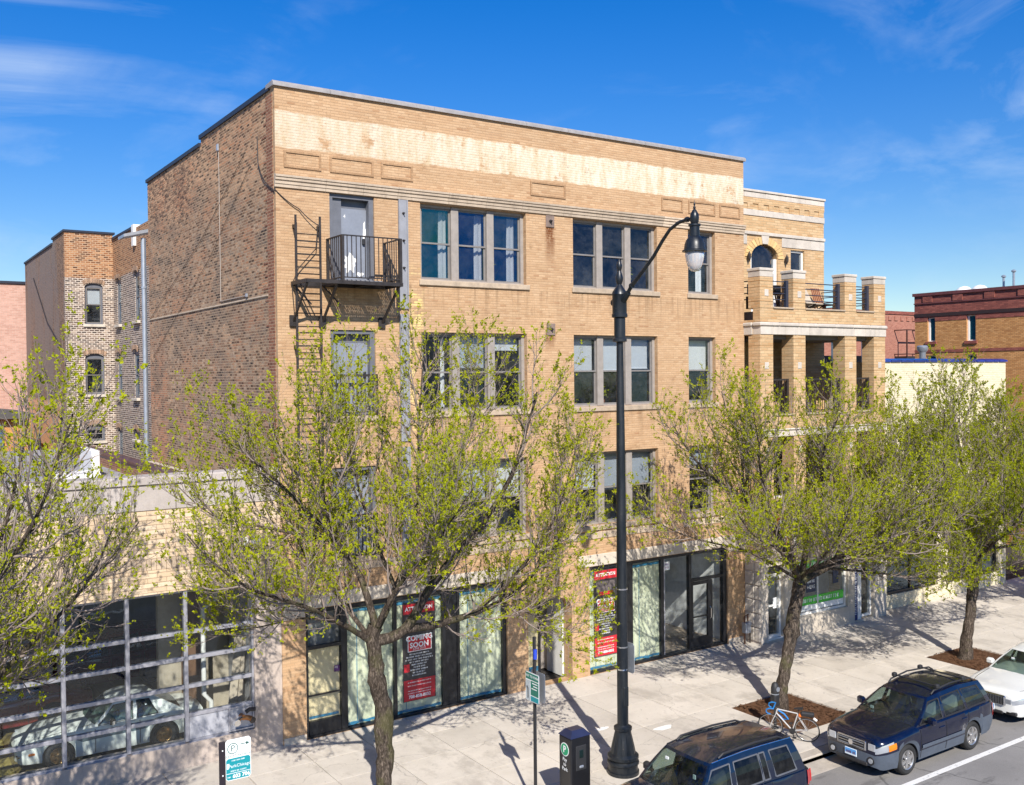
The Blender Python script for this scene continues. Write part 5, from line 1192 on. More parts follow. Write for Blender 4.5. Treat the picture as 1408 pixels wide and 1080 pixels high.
MB().box(XO - .05, XO - .021, -9.0, 9.79, 11.8, 11.98).build('dark_course', plain('black_course', (.03, .015, .015), .8), oc)  # black line along the maroon parapet
MB().box(XO - .03, XO - .001, -9.0, 9.77, 9.85, 10.0).build('maroon_course', MAROON, oc)
TEALG = plain('teal_pane', (.02, .11, .14), .08, spec=.8)
for (a, b, c, d) in OW:
    m = MB(); m.box(XO + .1, XO + .25, b - .1, b, c, d); m.box(XO + .1, XO + .25, a, a + .03, c, d); m.box(XO + .1, XO + .25, a + .03, b - .1, d - .05, d); m.box(XO + .1, XO + .25, a + .03, b - .1, c, c + .05); w = m.build('window', WHITE, oc); MB().box(XO + .15, XO + .17, a + .03, b - .1, c + .05, d - .05).build('pane', TEALG, w); MB().bbox(XO - .08, XO + .1, a - .1, b + .1, c - .16, c - .003, .01).build('sill', MAROON, w)
MB().box(XO + .4, XO + 13.9, -8.6, 9.39, 12.2, 12.3).build('roof', ROOFD, oc)
for i, (x, y, h) in enumerate(((41.5, 5.6, 13.7), (41.2, 4.9, 13.9), (41.4, 3.9, 14.1))):
    t = thing('chimney_pipe', ('short dark capped pipe on the maroon parapet roof', 'plain dark pipe on the maroon parapet roof', 'tall paired pipe on the maroon parapet roof at the picture edge')[i], 'pipe', (x, y, 12.3), 'pipes on the maroon parapet roof'); MB().tube([(x, y, 12.3), (x, y, h)], .06, 8).build('pipe', GALV, t); MB().lathe([(.07, h), (.12, h + .03), (.12, h + .09), (.04, h + .14)], (x, y, 0), 8).build('cap', GALV, t)
for i, y in enumerate((8.1, 7.2)): t = thing('skylight_dome', ('white roof dome farther along the maroon parapet', 'white roof dome nearer along the maroon parapet')[i], 'skylight', (42, y, 12.3), 'white domes on the maroon parapet roof'); MB().lathe([(.6, 12.3), (.6, 12.9), (.5, 13.2), (.25, 13.42), (.02, 13.48)], (42, y, 0), 14).build('dome', WHITE, t, smooth=40); MB().lathe([(.68, 12.3), (.68, 12.6)], (42, y, 0), 14).build('curb', GALV, t)
rd = thing('salmon_brick_building', 'salmon red brick building with corbelled top rising behind the terraces', 'building', (55, 25, 0))
MB().box(38, 64, 20, 32, 0, 12.9).build('wall', REDB, rd); MB().box(37.9, 64.1, 19.93, 32.1, 12.9, 13.12).build('coping', MAROON, rd)
x = 38.2
while x < 60: MB().box(x, x + .35, 19.94, 19.999, 12.45, 12.75).build('corbel', REDB, rd); x += .7
fb = thing('iron_balcony', 'small rusty iron balcony high on the salmon brick wall', 'balcony', (53.7, 19.5, 9.6))
m = MB(); x0, x1, y0 = 52.9, 55.0, 19.0
for z in (10.05, 11.75): m.bar((x0, y0, z), (x1, y0, z), .07); m.bar((x0, y0, z), (x0, 20, z), .07); m.bar((x1, y0, z), (x1, 20, z), .07)
for x in (x0, (x0 + x1) / 2, x1): m.bar((x, y0, 9.9), (x, y0, 11.75), .08)
m.bar((x0 + .3, 19.9, 12.0), (x1, 19.95, 15.0), .03); m.v = m.v[:-8]; m.f = m.f[:-6]
m.build('railing', plain('rusty_iron', (.06, .025, .018), .8), fb); MB().box(x0, x1, y0, 19.998, 9.6, 9.9).build('platform', IRON, fb)
# ------------------------------------------------------------------ posters in the shop windows
def poster(x0, x1, z0, z1, label, seed):
    p = thing('shop_poster', label, 'poster', ((x0 + x1) / 2, .1, z0), 'coming soon posters in the shop windows'); y = .118; w = x1 - x0; h = z1 - z0; cx = (x0 + x1) / 2
    MB().box(x0, x1, y, y + .005, z0, z1).build('sheet', BLACKS, p)
    def blk(a, b, c, d, mat, nm, yy): MB().box(x0 + a * w, x0 + b * w, yy, yy + .003, z0 + c * h, z0 + d * h).build(nm, mat, p)
    blk(.02, .98, .005, .215, RED, 'red_block', y - .0034); blk(.02, .98, .885, .985, RED, 'red_block', y - .0034)
    blk(.15, .88, .50, .66, SIGNW, 'white_border', y - .0034); blk(.17, .86, .507, .653, RED, 'red_block', y - .0068)
    blk(.1, .9, .70, .86, plain('poster_grey', (.12, .10, .10), .5, var=.5, nscale=9), 'poster_photo', y - .0034); blk(.2, .8, .70, .74, RED, 'red_block', y - .0068); blk(.03, .2, .30, .38, RED, 'red_block', y - .0034)
    T = lambda s, sz, fz, yy=.008, b=.0: text(s, sz * w, plane_M((cx, y - yy, z0 + fz * h), FRONT), bold=b).build('lettering', SIGNW, p)
    T('ATTENTION', .15, .935, .0045, .004); T('COMING\nSOON', .20, .598, .0078, .006); T('JUNE 2019', .085, .525, .0078)
    for k, (a, b) in enumerate(((.2, .8), (.1, .9), (.08, .92), (.2, .8), (.26, .74), (.32, .68), (.22, .78), (.3, .7), (.28, .72))): dashes(x0 + a * w, y - .002, x0 + b * w, z0 + (.475 - k * .027) * h, .036, SIGNW, p, 'lettering', seed=seed + k)
    for fz in (.19, .155, .105, .08): dashes(x0 + .14 * w, y - .0045, x0 + .86 * w, z0 + fz * h, .026, SIGNW, p, 'lettering', seed=seed + int(fz * 100))
    T('708-858-0032', .12, .042, .0045, .003)
poster(3.3, 4.27, .36, 2.95, 'red and black coming soon poster in the left shop window behind the tree trunk', 5)
poster(9.66, 10.55, .46, 3.06, 'red and black coming soon poster in the right shop window beside the lamp post', 31)
# ------------------------------------------------------------------ street lamp
lx, lyy = 5.66, -5.90
lamp = thing('street_lamp', 'tall black street lamp with curved arm and acorn shaped glass lantern', 'street lamp', (lx, lyy, 0))
LAMPP = NT('street_lamp_paint'); q = LAMPP.pos(); w_ = LAMPP.noise(14, 6, .75, q); w2 = LAMPP.noise(2.2, 5, .65, LAMPP.scaled(q, (3, 3, .6)))
LAMPP = LAMPP.done(LAMPP.mix(LAMPP.math('MULTIPLY', LAMPP.rng(w_, .60, .70), .5), LAMPP.mix(LAMPP.rng(w2, .35, .65), (.005, .008, .013), (.016, .019, .023)), (.10, .085, .07)), LAMPP.math('ADD', .22, LAMPP.math('MULTIPLY', w2, .35)), 0, LAMPP.bump(w_, .15, .01))
MB().lathe([(r * .71, z * .68) for r, z in [(.50, 0), (.50, .10), (.46, .12), (.46, .30), (.50, .34), (.50, .40), (.44, .45), (.49, .52), (.49, .60), (.40, .68), (.36, .9), (.31, 1.12), (.265, 1.32), (.25, 1.40), (.285, 1.43), (.285, 1.52), (.22, 1.56), (.18, 1.6)]], (lx, lyy, 0), 32, flute=(.62 * .68, 1.34 * .68, .955)).build('base', LAMPP, lamp, smooth=35)
MB().lathe([(.125, 1.05), (.12, 3.0), (.095, 7.5), (.074, 9.6)], (lx, lyy, 0), 20).build('pole', LAMPP, lamp, smooth=40)
MB().lathe([(.074, 9.58), (.155, 9.60), (.155, 9.66), (.125, 9.69), (.125, 10.12), (.175, 10.14), (.175, 10.20), (.16, 10.22), (.16, 10.62), (.17, 10.64), (.155, 10.70), (.085, 10.80), (.05, 10.86), (.075, 10.93), (.085, 11.0), (.06, 11.10), (.04, 11.16), (.06, 11.22), (.065, 11.28), (.04, 11.36), (.0, 11.44)], (lx, lyy, 0), 20).build('collar', LAMPP, lamp, smooth=35)
MB().tube([(lx, lyy - .12, 10.52), (lx, lyy - .30, 10.66)], [.09, .062], 12).build('arm_socket', LAMPP, lamp, smooth=40)
MB().tube([(lx, lyy + .13, 10.46), (lx, lyy + .21, 10.48)], [.10, .085], 12).build('socket_cap', LAMPP, lamp, smooth=40)
A = [(lx, lyy - .26, 10.63), (lx, lyy - .41, 10.80), (lx, lyy - .75, 11.06), (lx, lyy - 1.12, 11.36), (lx, lyy - 1.40, 11.66), (lx, lyy - 1.62, 11.86), (lx, lyy - 1.88, 11.97), (lx, lyy - 2.13, 12.0), (lx, lyy - 2.26, 12.0)]
arm = MB().tube(A, [.042, .042, .04, .038, .037, .036, .036, .036, .036], 10).build('arm', LAMPP, lamp, smooth=50)
for t, r in ((A[1], .06), (A[7], .055)): MB().lathe([(r, -.03), (r, .03)], t, 10, 'y').build('arm_ring', LAMPP, arm)
hx, hy = lx, lyy - 2.34
MB().lathe([(.0, 12.38), (.008, 12.31), (.022, 12.28), (.012, 12.25), (.03, 12.21), (.02, 12.18), (.04, 12.16), (.055, 12.13), (.085, 12.08), (.092, 12.0), (.082, 11.92), (.07, 11.89), (.122, 11.88), (.122, 11.84), (.10, 11.83), (.10, 11.64), (.125, 11.62), (.17, 11.56), (.20, 11.48), (.21, 11.40), (.215, 11.37), (.25, 11.355), (.25, 11.33), (.2, 11.325)], (hx, hy, 0), 24).build('lamp_housing', LAMPP, lamp, smooth=35)
GLO = NT('lamp_globe'); GLO = GLO.done((.80, .82, .86), .10, 0, None, .5, **{'Transmission Weight': .55, 'IOR': 1.2})
MB().lathe([(.19, 11.33), (.188, 11.26), (.178, 11.16), (.152, 11.06), (.112, 10.98), (.065, 10.94), (.02, 10.93)], (hx, hy, 0), 24).build('lamp_globe', GLO, lamp, smooth=True)
for z in (2.31, 2.81, 4.1): MB().lathe([(.127, z), (.127, z + .03)], (lx, lyy, 0), 20).build('steel_band', CHROME, lamp)
MB().bbox(lx - .07, lx + .07, lyy - .14, lyy - .06, 1.5, 1.95, .02).build('hand_hole_cover', LAMPP, lamp)
lsn = thing('traffic_sign', 'grey rear face of a sign strapped to the street lamp', 'sign', (lx, lyy - .35, 2.8))
m = MB(); xx = lx + .13; hgt = [(lyy + .17, 2.24), (lyy - .20, 2.24), (lyy - .25, 2.29), (lyy - .25, 2.86), (lyy - .20, 2.91), (lyy + .17, 2.91), (lyy + .22, 2.86), (lyy + .22, 2.29)]; m.prism(hgt, xx, xx + .006, 'x'); m.build('panel', GALV, lsn); MB().prism([(a, b) for a, b in hgt], xx + .007, xx + .009, 'x').build('face', SIGNW, lsn)
# ------------------------------------------------------------------ pay box, parking signs, meter post
px, py = 3.30, -7.10
pb = thing('pay_box', 'black parking pay box with a round green P badge on its side', 'pay box', (px + .2, py + .2, 0))
MB().bbox(px - .03, px + .53, py - .03, py + .44, 0, .10, .02).build('plinth', PLASTIC, pb); MB().bbox(px, px + .5, py, py + .41, .1, 1.62, .025).build('cabinet', plain('paybox_black', (.012, .012, .014), .35, coat=.2), pb)
m = MB(); m.add([(px - .01, py - .01, 1.62), (px + .51, py - .01, 1.62), (px + .51, py + .42, 1.62), (px - .01, py + .42, 1.62), (px + .1, py + .1, 1.74), (px + .4, py + .1, 1.74), (px + .4, py + .31, 1.74), (px + .1, py + .31, 1.74)], [(0, 1, 5, 4), (1, 2, 6, 5), (2, 3, 7, 6), (3, 0, 4, 7), (4, 5, 6, 7)]); m.build('lid', plain('paybox_lid', (.02, .025, .06), .3), pb)
SID = (0, -1, 0); cyy = py + .205
ml = MB(); ml.lathe([(.135, 0), (.135, .004)], (px - .005, cyy, 1.36), 24, 'x'); ml.build('badge_ring', SIGNW, pb); ml = MB(); ml.lathe([(.118, 0), (.118, .004)], (px - .0075, cyy, 1.36), 24, 'x'); ml.build('badge', plain('badge_green', (.01, .30, .13), .4), pb)
text('P', .19, plane_M((px - .0085, cyy, 1.36), SID), bold=.006).build('badge_letter', SIGNW, pb)
text('Pay\nto\nPark', .10, plane_M((px - .004, cyy, 1.06), SID), bold=.002).build('lettering', SIGNW, pb)
MB().bbox(px + .12, px + .38, py - .012, py + .01, .95, 1.45, .01).build('panel', PLASTIC, pb); MB().bbox(px + .2, px + .3, py - .02, py, 1.2, 1.36, .005).build('screen', plain('dark_screen', (.01, .02, .02), .1), pb); MB().bbox(px + .2, px + .3, py - .03, py, 1.0, 1.05, .01).build('card_slot', GALV, pb); MB().box(px + .02, px + .48, py - .004, py + .01, .55, .56).build('door_seam', PLASTIC, pb)
pm = thing('sign_post', 'black post carrying two back to back green pay to park signs', 'sign', (2.96, -6.3, 0))
MB().bar((2.99, -6.3, 0), (2.99, -6.3, 3.55), .05, .05).build('post', PLASTIC, pm)
y0, y1 = -6.54, -6.06; zb, zt = 2.22, 2.82
def rr(y0, y1, z0, z1, r): return [(y0 + r, z0), (y1 - r, z0), (y1, z0 + r), (y1, z1 - r), (y1 - r, z1), (y0 + r, z1), (y0, z1 - r), (y0, z0 + r)]
for x, nm in ((2.94, 'sign_panel'), (3.08, 'sign_panel')):
    MB().prism(rr(y0, y1, zb, zt, .03), x - .004, x + .004, 'x').build(nm, GALV, pm)
MB().prism(rr(y0 + .008, y1 - .008, zb + .008, zt - .008, .026), 2.930, 2.9345, 'x').build('sign_border', SIGNW, pm)
MB().box(2.927, 2.931, y0 + .02, y1 - .02, zt - .15, zt - .02).build('sign_band', GREENS, pm); text('PAY TO PARK', .076, plane_M((2.9262, (y0 + y1) / 2, zt - .085), SID), bold=.001).build('lettering', SIGNW, pm)
MB().box(2.927, 2.931, y0 + .02, y1 - .19, zb + .14, zt - .17).build('sign_band', GREENS, pm); MB().box(2.927, 2.931, y0 + .02, y1 - .19, zb + .02, zb + .12).build('sign_band', TEAL, pm); MB().box(2.927, 2.931, y1 - .175, y1 - .02, zb + .02, zt - .17).build('sign_picture', plain('sign_grey', (.45, .5, .52)), pm)
m = MB()
for k, (a, b) in enumerate(((.05, .24), (.05, .2), (.07, .26))): z = zt - .22 - k * .055; m.quad((2.9262, y0 + a, z), (2.9262, y0 + b, z), (2.9262, y0 + b, z + .02), (2.9262, y0 + a, z + .02))
m.build('lettering', SIGNW, pm); MB().tube([(2.9255, y1 - .1, zb + .06), (2.9255, y1 - .1, zb + .26), (2.9255, y1 - .06, zb + .3)], .012, 5).build('sign_figure', PLASTIC, pm)
MB().tube([(2.99, -6.33, 3.1), (2.99, -6.33, 3.3)], .04, 8).build('blue_tape_wrap', plain('bright_blue', (.02, .06, .5)), pm)
ls = thing('sign_post', 'white and teal pay at pay box parking sign with arrow on a dark post', 'sign', (-3.45, -6.3, 0))
MB().bbox(-3.46, -3.36, -6.34, -6.29, 0, 2.80, .008).build('post', plain('post_brown', (.02, .014, .02), .5), ls)
x0, x1, z0, z1, y = -3.36, -2.93, 2.13, 2.82, -6.345
MB().prism(rr(x0, x1, z0, z1, .035), y, y + .006).build('sign_panel', SIGNW, ls); MB().prism(rr(x0 + .006, x1 - .012, z0 + .012, z0 + .37, .03), y - .003, y - .0005).build('sign_band', TEAL, ls)
g_ = plain('sign_dark_green', (.03, .12, .10), .5)
m = MB(); m.lathe([(.092, 0), (.092, .002)], (-3.24, y - .003, z1 - .155), 28, 'y'); m.build('badge_ring', g_, ls); m = MB(); m.lathe([(.078, 0), (.078, .002)], (-3.24, y - .005, z1 - .155), 28, 'y'); m.build('badge', SIGNW, ls)
text('P', .15, plane_M((-3.24, y - .0078, z1 - .155), FRONT)).build('badge_letter', g_, ls)
MB().box(-3.11, -2.99, y - .004, y - .001, z1 - .112, z1 - .1).build('arrow', g_, ls); MB().prism([(-3.01, z1 - .135), (-2.95, z1 - .106), (-3.01, z1 - .077)], y - .004, y - .001).build('arrow_head', g_, ls)
text('PAY AT PAY BOX', .055, plane_M((-3.145, y - .003, z1 - .285), FRONT)).build('lettering', g_, ls)
dashes(-3.26, y - .004, -3.03, z0 + .33, .022, SIGNW, ls, 'lettering'); dashes(-3.28, y - .004, -3.0, z0 + .155, .022, SIGNW, ls, 'lettering')
text('ParkChicago', .075, plane_M((-3.125, y - .0045, z0 + .235), FRONT)).build('lettering', SIGNW, ls); MB().prism([(-3.345, z0 + .2), (-3.315, z0 + .2), (-3.30, z0 + .29), (-3.345, z0 + .29)], y - .006, y - .0035).build('sign_figure', SIGNW, ls)
MB().box(x0 + .01, x1 - .016, y - .0045, y - .0035, z0 + .115, z0 + .123).build('sign_line', SIGNW, ls); text('603 706', .09, plane_M((-3.10, y - .0045, z0 + .062), FRONT), bold=.003).build('lettering', SIGNW, ls); dashes(-3.34, y - .004, -3.27, z0 + .06, .02, SIGNW, ls, 'lettering')
for z in (2.24, 2.66): MB().lathe([(.012, 0), (.012, .006)], (-3.41, -6.346, z), 8, 'y').build('bolt', SIGNW, ls)
mp = thing('meter_post', 'dark old parking meter post with rounded head, a bicycle chained to it', 'meter', (10.5, -6.02, 0))
MB().lathe([(.09, 0), (.09, .03), (.04, .06), (.035, .55), (.05, .56)], (10.5, -6.02, 0), 12).build('post', PLASTIC, mp, smooth=40)
MB().bbox(10.41, 10.59, -6.11, -5.93, .56, .86, .03).build('meter_body', PLASTIC, mp); m = MB(); m.lathe([(.095, .86), (.10, .9), (.10, 1.02), (.075, 1.12), (.03, 1.16)], (10.5, -6.02, 0), 14); m.build('meter_head', PLASTIC, mp, smooth=40); m = MB(); m.lathe([(.06, 0), (.06, .01)], (10.5, -6.125, 1.0), 14, 'y'); m.build('dial', GALV, mp); MB().lathe([(.102, .862), (.102, .885)], (10.5, -6.02, 0), 14).build('ring', GALV, mp)
# ------------------------------------------------------------------ bicycle
bk = thing('bicycle', 'white road bicycle with blue bar tape leaning at the meter post', 'bicycle', (10.6, -6.3, 0))
def bikeM():
    a = math.atan2(-.86, .52); M = Matrix.Translation((9.98, -6.34, 0)) @ Matrix.Scale(.86, 4) @ Matrix.Rotation(a, 4, 'Z') @ Matrix.Rotation(math.radians(7), 4, 'X')
    return M
BM = bikeM()   # local: x from front wheel to rear wheel, z up
def bm(): m = MB(); m.M = BM; return m
WPAINT = plain('bike_white', (.50, .49, .48), .3, var=.05)
R_ = .335
for xw in (0, 1.0):
    m = bm(); n = 30
    m.tube([(xw + R_ * math.cos(2 * pi * k / n), 0, R_ + .015 + R_ * math.sin(2 * pi * k / n)) for k in range(n + 1)], .014, 6, False); w = m.build('wheel', TYRE, bk, smooth=True)
    m = bm(); m.tube([(xw + (R_ - .02) * math.cos(2 * pi * k / n), 0, R_ + .015 + (R_ - .02) * math.sin(2 * pi * k / n)) for k in range(n + 1)], .009, 5, False); m.build('rim', RIM, w, smooth=True)
    m = bm()
    for k in range(14): a = 2 * pi * k / 14; m.bar((xw, 0, R_ + .015), (xw + (R_ - .02) * math.cos(a), 0, R_ + .015 + (R_ - .02) * math.sin(a)), .004)
    m.tube([(xw, -.05, R_ + .015), (xw, .05, R_ + .015)], .02, 8); m.build('spoke', RIM, w)
m = bm(); bb_, st, ht, hb = (.60, 0, .28), (.76, 0, .80), (.20, 0, .86), (.17, 0, .74); rx = (1.0, 0, R_ + .015)
for a, b, r in ((bb_, st, .018), (st, ht, .017), (hb, bb_, .02), (ht, hb, .021)): m.tube([a, b], r, 8)
for s in (-.045, .045):
    m.tube([(bb_[0], s * .6, bb_[2]), (rx[0], s, rx[2])], .011, 6); m.tube([(st[0] - .01, s * .5, st[2] - .04), (rx[0], s, rx[2])], .010, 6); m.tube([(hb[0], s * .5, hb[2]), (.08, s, .55), (0, s, R_ + .015)], .011, 6)
m.build('frame', WPAINT, bk, smooth=50)
m = bm(); m.tube([st, (.79, 0, .92)], .013, 6); m.tube([ht, (.12, 0, .94)], .013, 6); m.build('seat_post', PLASTIC, bk)
m = bm(); m.prism([(-.04, .93), (.20, .945), (.22, .975), (-.06, .95)], -.05, .05); m.v = m.v; sd = m; sd = bm(); sd.add([(.66, -.02, .93), (.66, .02, .93), (.9, .075, .95), (.9, -.075, .95), (.66, -.02, .955), (.66, .02, .955), (.9, .075, .985), (.9, -.075, .985)], [(0, 3, 2, 1), (4, 5, 6, 7), (0, 1, 5, 4), (1, 2, 6, 5), (2, 3, 7, 6), (3, 0, 4, 7)]); sd.build('saddle', PLASTIC, bk)
BLT = plain('bar_tape_blue', (.012, .17, .45), .6)
for s in (-1, 1): m = bm(); m.tube([(.12, 0, .94), (.12, s * .20, .94), (.02, s * .205, .945), (-.06, s * .205, .91), (-.075, s * .205, .84), (-.03, s * .205, .79), (.05, s * .205, .785)], .019, 8); m.build('handlebar', BLT, bk, smooth=50)
m = bm(); m.tube([(.23, -.03, .84), (.4, -.05, .76), (.5, -.03, .62), (.36, .03, .55), (.24, .02, .68)], .022, 7); m.build('chain_lock', BLT, bk, smooth=50)
m = bm(); m.bbox(.84, 1.2, -.07, .07, .76, .88, .03); m.build('seat_bag', PLASTIC, bk); m = bm(); m.bbox(.78, .86, -.06, .06, .72, .8, .02); m.build('orange_reflector', plain('orange_plastic', (.7, .16, .02), .4), bk)
m = bm(); m.tube([(1.18, 0, .72), (1.27, 0, .66)], .035, 8); m.build('rear_light', WHITE, bk)
m = bm(); m.lathe([(.085, -.012), (.085, .012)], (.6, -.05, .28), 18, 'y'); m.bar((.6, -.07, .28), (.66, -.09, .13), .02); m.bar((.6, .06, .28), (.54, .09, .43), .02); m.bbox(.62, .72, -.17, -.07, .12, .14, .005); m.bbox(.49, .59, .07, .17, .42, .44, .005); m.build('crankset', PLASTIC, bk)
# ------------------------------------------------------------------ cars
SEATM = plain('car_seat_grey', (.30, .30, .29), .9); SEATD = plain('car_seat_dark', (.06, .06, .065), .9)
HEADL = NT('headlight_lens'); HEADL = HEADL.done((.50, .53, .57), .08, .5, None, .8, **{'Coat Weight': 1.0})
AMBER = plain('amber_lens', (.75, .20, .01), .15, coat=.6); REDL = plain('red_lens', (.45, .01, .012), .15, coat=.6)
PLB = plain('plate_blue', (.10, .34, .72), .4); PLW = plain('plate_white', (.70, .78, .86), .4)
def sm(x, P):      # smooth interpolation through control points
    xs_ = [p[0] for p in P]; v = [p[1] for p in P]
    if x <= xs_[0]: return v[0]
    if x >= xs_[-1]: return v[-1]
    for i in range(len(P) - 1):
        if xs_[i] <= x <= xs_[i + 1]:
            t = (x - xs_[i]) / (xs_[i + 1] - xs_[i]); d = v[i + 1] - v[i]
            h = xs_[i + 1] - xs_[i]
            m0 = 0 if i == 0 else (v[i + 1] - v[i - 1]) / (xs_[i + 1] - xs_[i - 1]) * h
            m1 = 0 if i == len(P) - 2 else (v[i + 2] - v[i]) / (xs_[i + 2] - xs_[i]) * h
            if m0 * d < 0: m0 = 0
            if m1 * d < 0: m1 = 0
            return v[i] * (2 * t**3 - 3 * t**2 + 1) + m0 * (t**3 - 2 * t**2 + t) + v[i + 1] * (-2 * t**3 + 3 * t**2) + m1 * (t**3 - t**2)
def car(root, c, pos):
    """Car facing -X: lofted lower body with wheel arches, glazed cabin with seats, wheels, lamps and trim.
    Local frame: x from the front bumper back, y across (-y is the street side), z up from the road."""
    M0 = Matrix.Translation(pos)
    def nb(): m = MB(); m.M = M0; return m
    L, RW, (xf, xr), Ra = c['L'], c['R'], c['axles'], c['arch']
    W_, top, belt, crown = c['W'], c['top'], c['belt'], c.get('crown', .04)
    sill = c.get('sill', .26); fz, rz = c.get('fz', .24), c.get('rz', .28)
    xs_ = set()
    for a in (xf, xr):
        for q in range(-8, 9): xs_.add(round(a + Ra * math.sin(q / 8 * pi / 2), 4))
    for x in [0, .015, .05, .1, .17, .26, .38, L - .38, L - .24, L - .13, L - .05, L - .015, L] + [L * i / 16 for i in range(1, 16)]:
        if all(abs(x - k) > .03 for k in xs_) or x in (0, L): xs_.add(round(x, 4))
    xs_ = sorted(xs_)
    def zb(x):
        z = sm(x, [(0, fz + .06), (.12, fz), (xf - Ra - .1, fz), (xf + Ra + .1, sill), (xr - Ra - .1, sill), (xr + Ra + .1, rz), (L - .1, rz), (L, rz + .08)])
        for a in (xf, xr):
            d = abs(x - a)
            if d < Ra - 1e-4: z = max(z, RW + math.sqrt(Ra * Ra - d * d) * 1.0)
        return z
    def half(x): return sm(x, W_)
    def sect(x):
        w, zt, zs, z0 = half(x), sm(x, top), sm(x, belt), zb(x)
        zs = min(zs, zt - .01); a = .93 if x < .4 or x > L - .3 else .965
        rows_ = [(w * a - .02, z0), (w * .985, z0 + (zs - z0) * .30 if z0 < .5 else z0 + (zs - z0) * .3), (w, z0 + (zs - z0) * .62), (w * .99, z0 + (zs - z0) * .86), (w * .968, zs), (w * .90, zs + (zt - zs) * .72), (w * .78, zt), (w * .4, zt + crown * .75), (0, zt + crown)]
        return rows_
    SEC = [sect(x) for x in xs_]; nR = 9
    arch_lip = c.get('lip', .035)
    def part(name, mat, keep, smooth=38):
        m = nb(); idx = {}
        def vid(i, r, s):
            k = (i, r, s if r < nR - 1 else 0)
            if k not in idx: y, z = SEC[i][r]; idx[k] = len(m.v); m.add([(xs_[i], y * (s or 1), z)], [])
            return idx[k]
        for i in range(len(xs_) - 1):
            xm = (xs_[i] + xs_[i + 1]) / 2
            for r in range(nR - 1):
                if not keep(xm, r): continue
                for s in (-1, 1):
                    f = (vid(i, r, s), vid(i + 1, r, s), vid(i + 1, r + 1, s), vid(i, r + 1, s)); f = f if s < 0 else f[::-1]
                    m.f.append(f)
        if name == 'body':
            for i in (0, len(xs_) - 1):       # nose and tail
                for r in range(nR - 1):
                    if keep(xs_[i], r, True): m.f.append((vid(i, r, -1), vid(i, r + 1, -1), vid(i, r + 1, 1), vid(i, r, 1)) if r < nR - 2 else (vid(i, r, -1), vid(i, nR - 1, 0), vid(i, r, 1)))
        else:
            for i in (0, len(xs_) - 1):
                for r in range(nR - 1):
                    if keep(xs_[i], r): m.f.append((vid(i, r, -1), vid(i, r + 1, -1), vid(i, r + 1, 1), vid(i, r, 1)))
        return m.build(name, mat, root, smooth=smooth)
    cl = c.get('cladding'); cabx = c['cab']
    def is_clad(x, r): return bool(cl) and (r < 1 or ((x < xf - Ra * .6 or x > xr + Ra * .75) and r < c.get('bump_rows', 2)))
    part('body', c['paint'], lambda x, r, e=False: not is_clad(x, r))
    if cl: part('bumper_cladding', cl, is_clad)
    # wheel wells and underside
    m = nb(); m.box(.25, L - .25, -half(L / 2) + .22, half(L / 2) - .22, .22, .55)
    for a in (xf, xr):
        n = 14
        for s in (-1, 1):
            y0, y1 = s * (half(a) * .965 - .025), s * (half(a) - .36); vs = []
            for k in range(n + 1):
                t = pi * k / n; vs += [(a - Ra * math.cos(t), y0, RW + Ra * math.sin(t)), (a - Ra * math.cos(t), y1, RW + Ra * math.sin(t))]
            m.add(vs, [(2 * k, 2 * k + 1, 2 * k + 3, 2 * k + 2) for k in range(n)]); m.add([(a - Ra * math.cos(pi * k / n), y1, RW + Ra * math.sin(pi * k / n)) for k in range(n + 1)] + [(a + Ra, y1, .2), (a - Ra, y1, .2)], [tuple(range(n + 3))])
    m.build('underbody', PLASTIC, root)
    # cabin
    cols = c['cols']; zr = lambda x: sm(x, c['roof']); wr = c['wr']
    def wb(x): return half(x) * .925
    def zbelt(x): return sm(x, belt) + c.get('belt_up', .0)
    def side(k, v, s, off=0):
        xb, xt = cols[k][0], cols[k][1]; zb_, zt_ = zbelt(xb) - .02, zr(xt); y = wb(xb) + (wr(xt) - wb(xb)) * v + .035 * math.sin(v * pi) + off
        return (xb + (xt - xb) * v, s * y, zb_ + (zt_ - zb_) * v)
    VS = [0, .10, .84, 1.0]; paint = nb(); gl = {}
    for k in range(len(cols) - 1):
        kind = cols[k][2]
        for s in (-1, 1):
            for j in range(3):
                q = [side(k, VS[j], s), side(k + 1, VS[j], s), side(k + 1, VS[j + 1], s), side(k, VS[j + 1], s)]; q = q if s < 0 else q[::-1]
                if kind != 'p' and j == 1:
                    g_ = nb(); off = -.008; n2 = 4
                    for t in range(n2):
                        v0, v1 = VS[1] + (VS[2] - VS[1]) * t / n2, VS[1] + (VS[2] - VS[1]) * (t + 1) / n2
                        g_.quad(side(k, v0, s, off), side(k + 1, v0, s, off), side(k + 1, v1, s, off), side(k, v1, s, off))
                    g_.build('side_window', TINTG if kind == 't' else c.get('glass', CARG), root)
                    f_ = nb(); pts = [side(k, VS[1], s, .004), side(k + 1, VS[1], s, .004), side(k + 1, VS[2], s, .004), side(k, VS[2], s, .004)]
                    for a in range(4): f_.bar(pts[a], pts[(a + 1) % 4], .022, .022)
                    f_.build('window_trim', c.get('trim', PLASTIC), root)
                else: 
                    n2 = 3
                    for t in range(n2):
                        v0, v1 = VS[j] + (VS[j + 1] - VS[j]) * t / n2, VS[j] + (VS[j + 1] - VS[j]) * (t + 1) / n2
                        q = [side(k, v0, s), side(k + 1, v0, s), side(k + 1, v1, s), side(k, v1, s)]; paint.quad(*(q if s < 0 else q[::-1]))
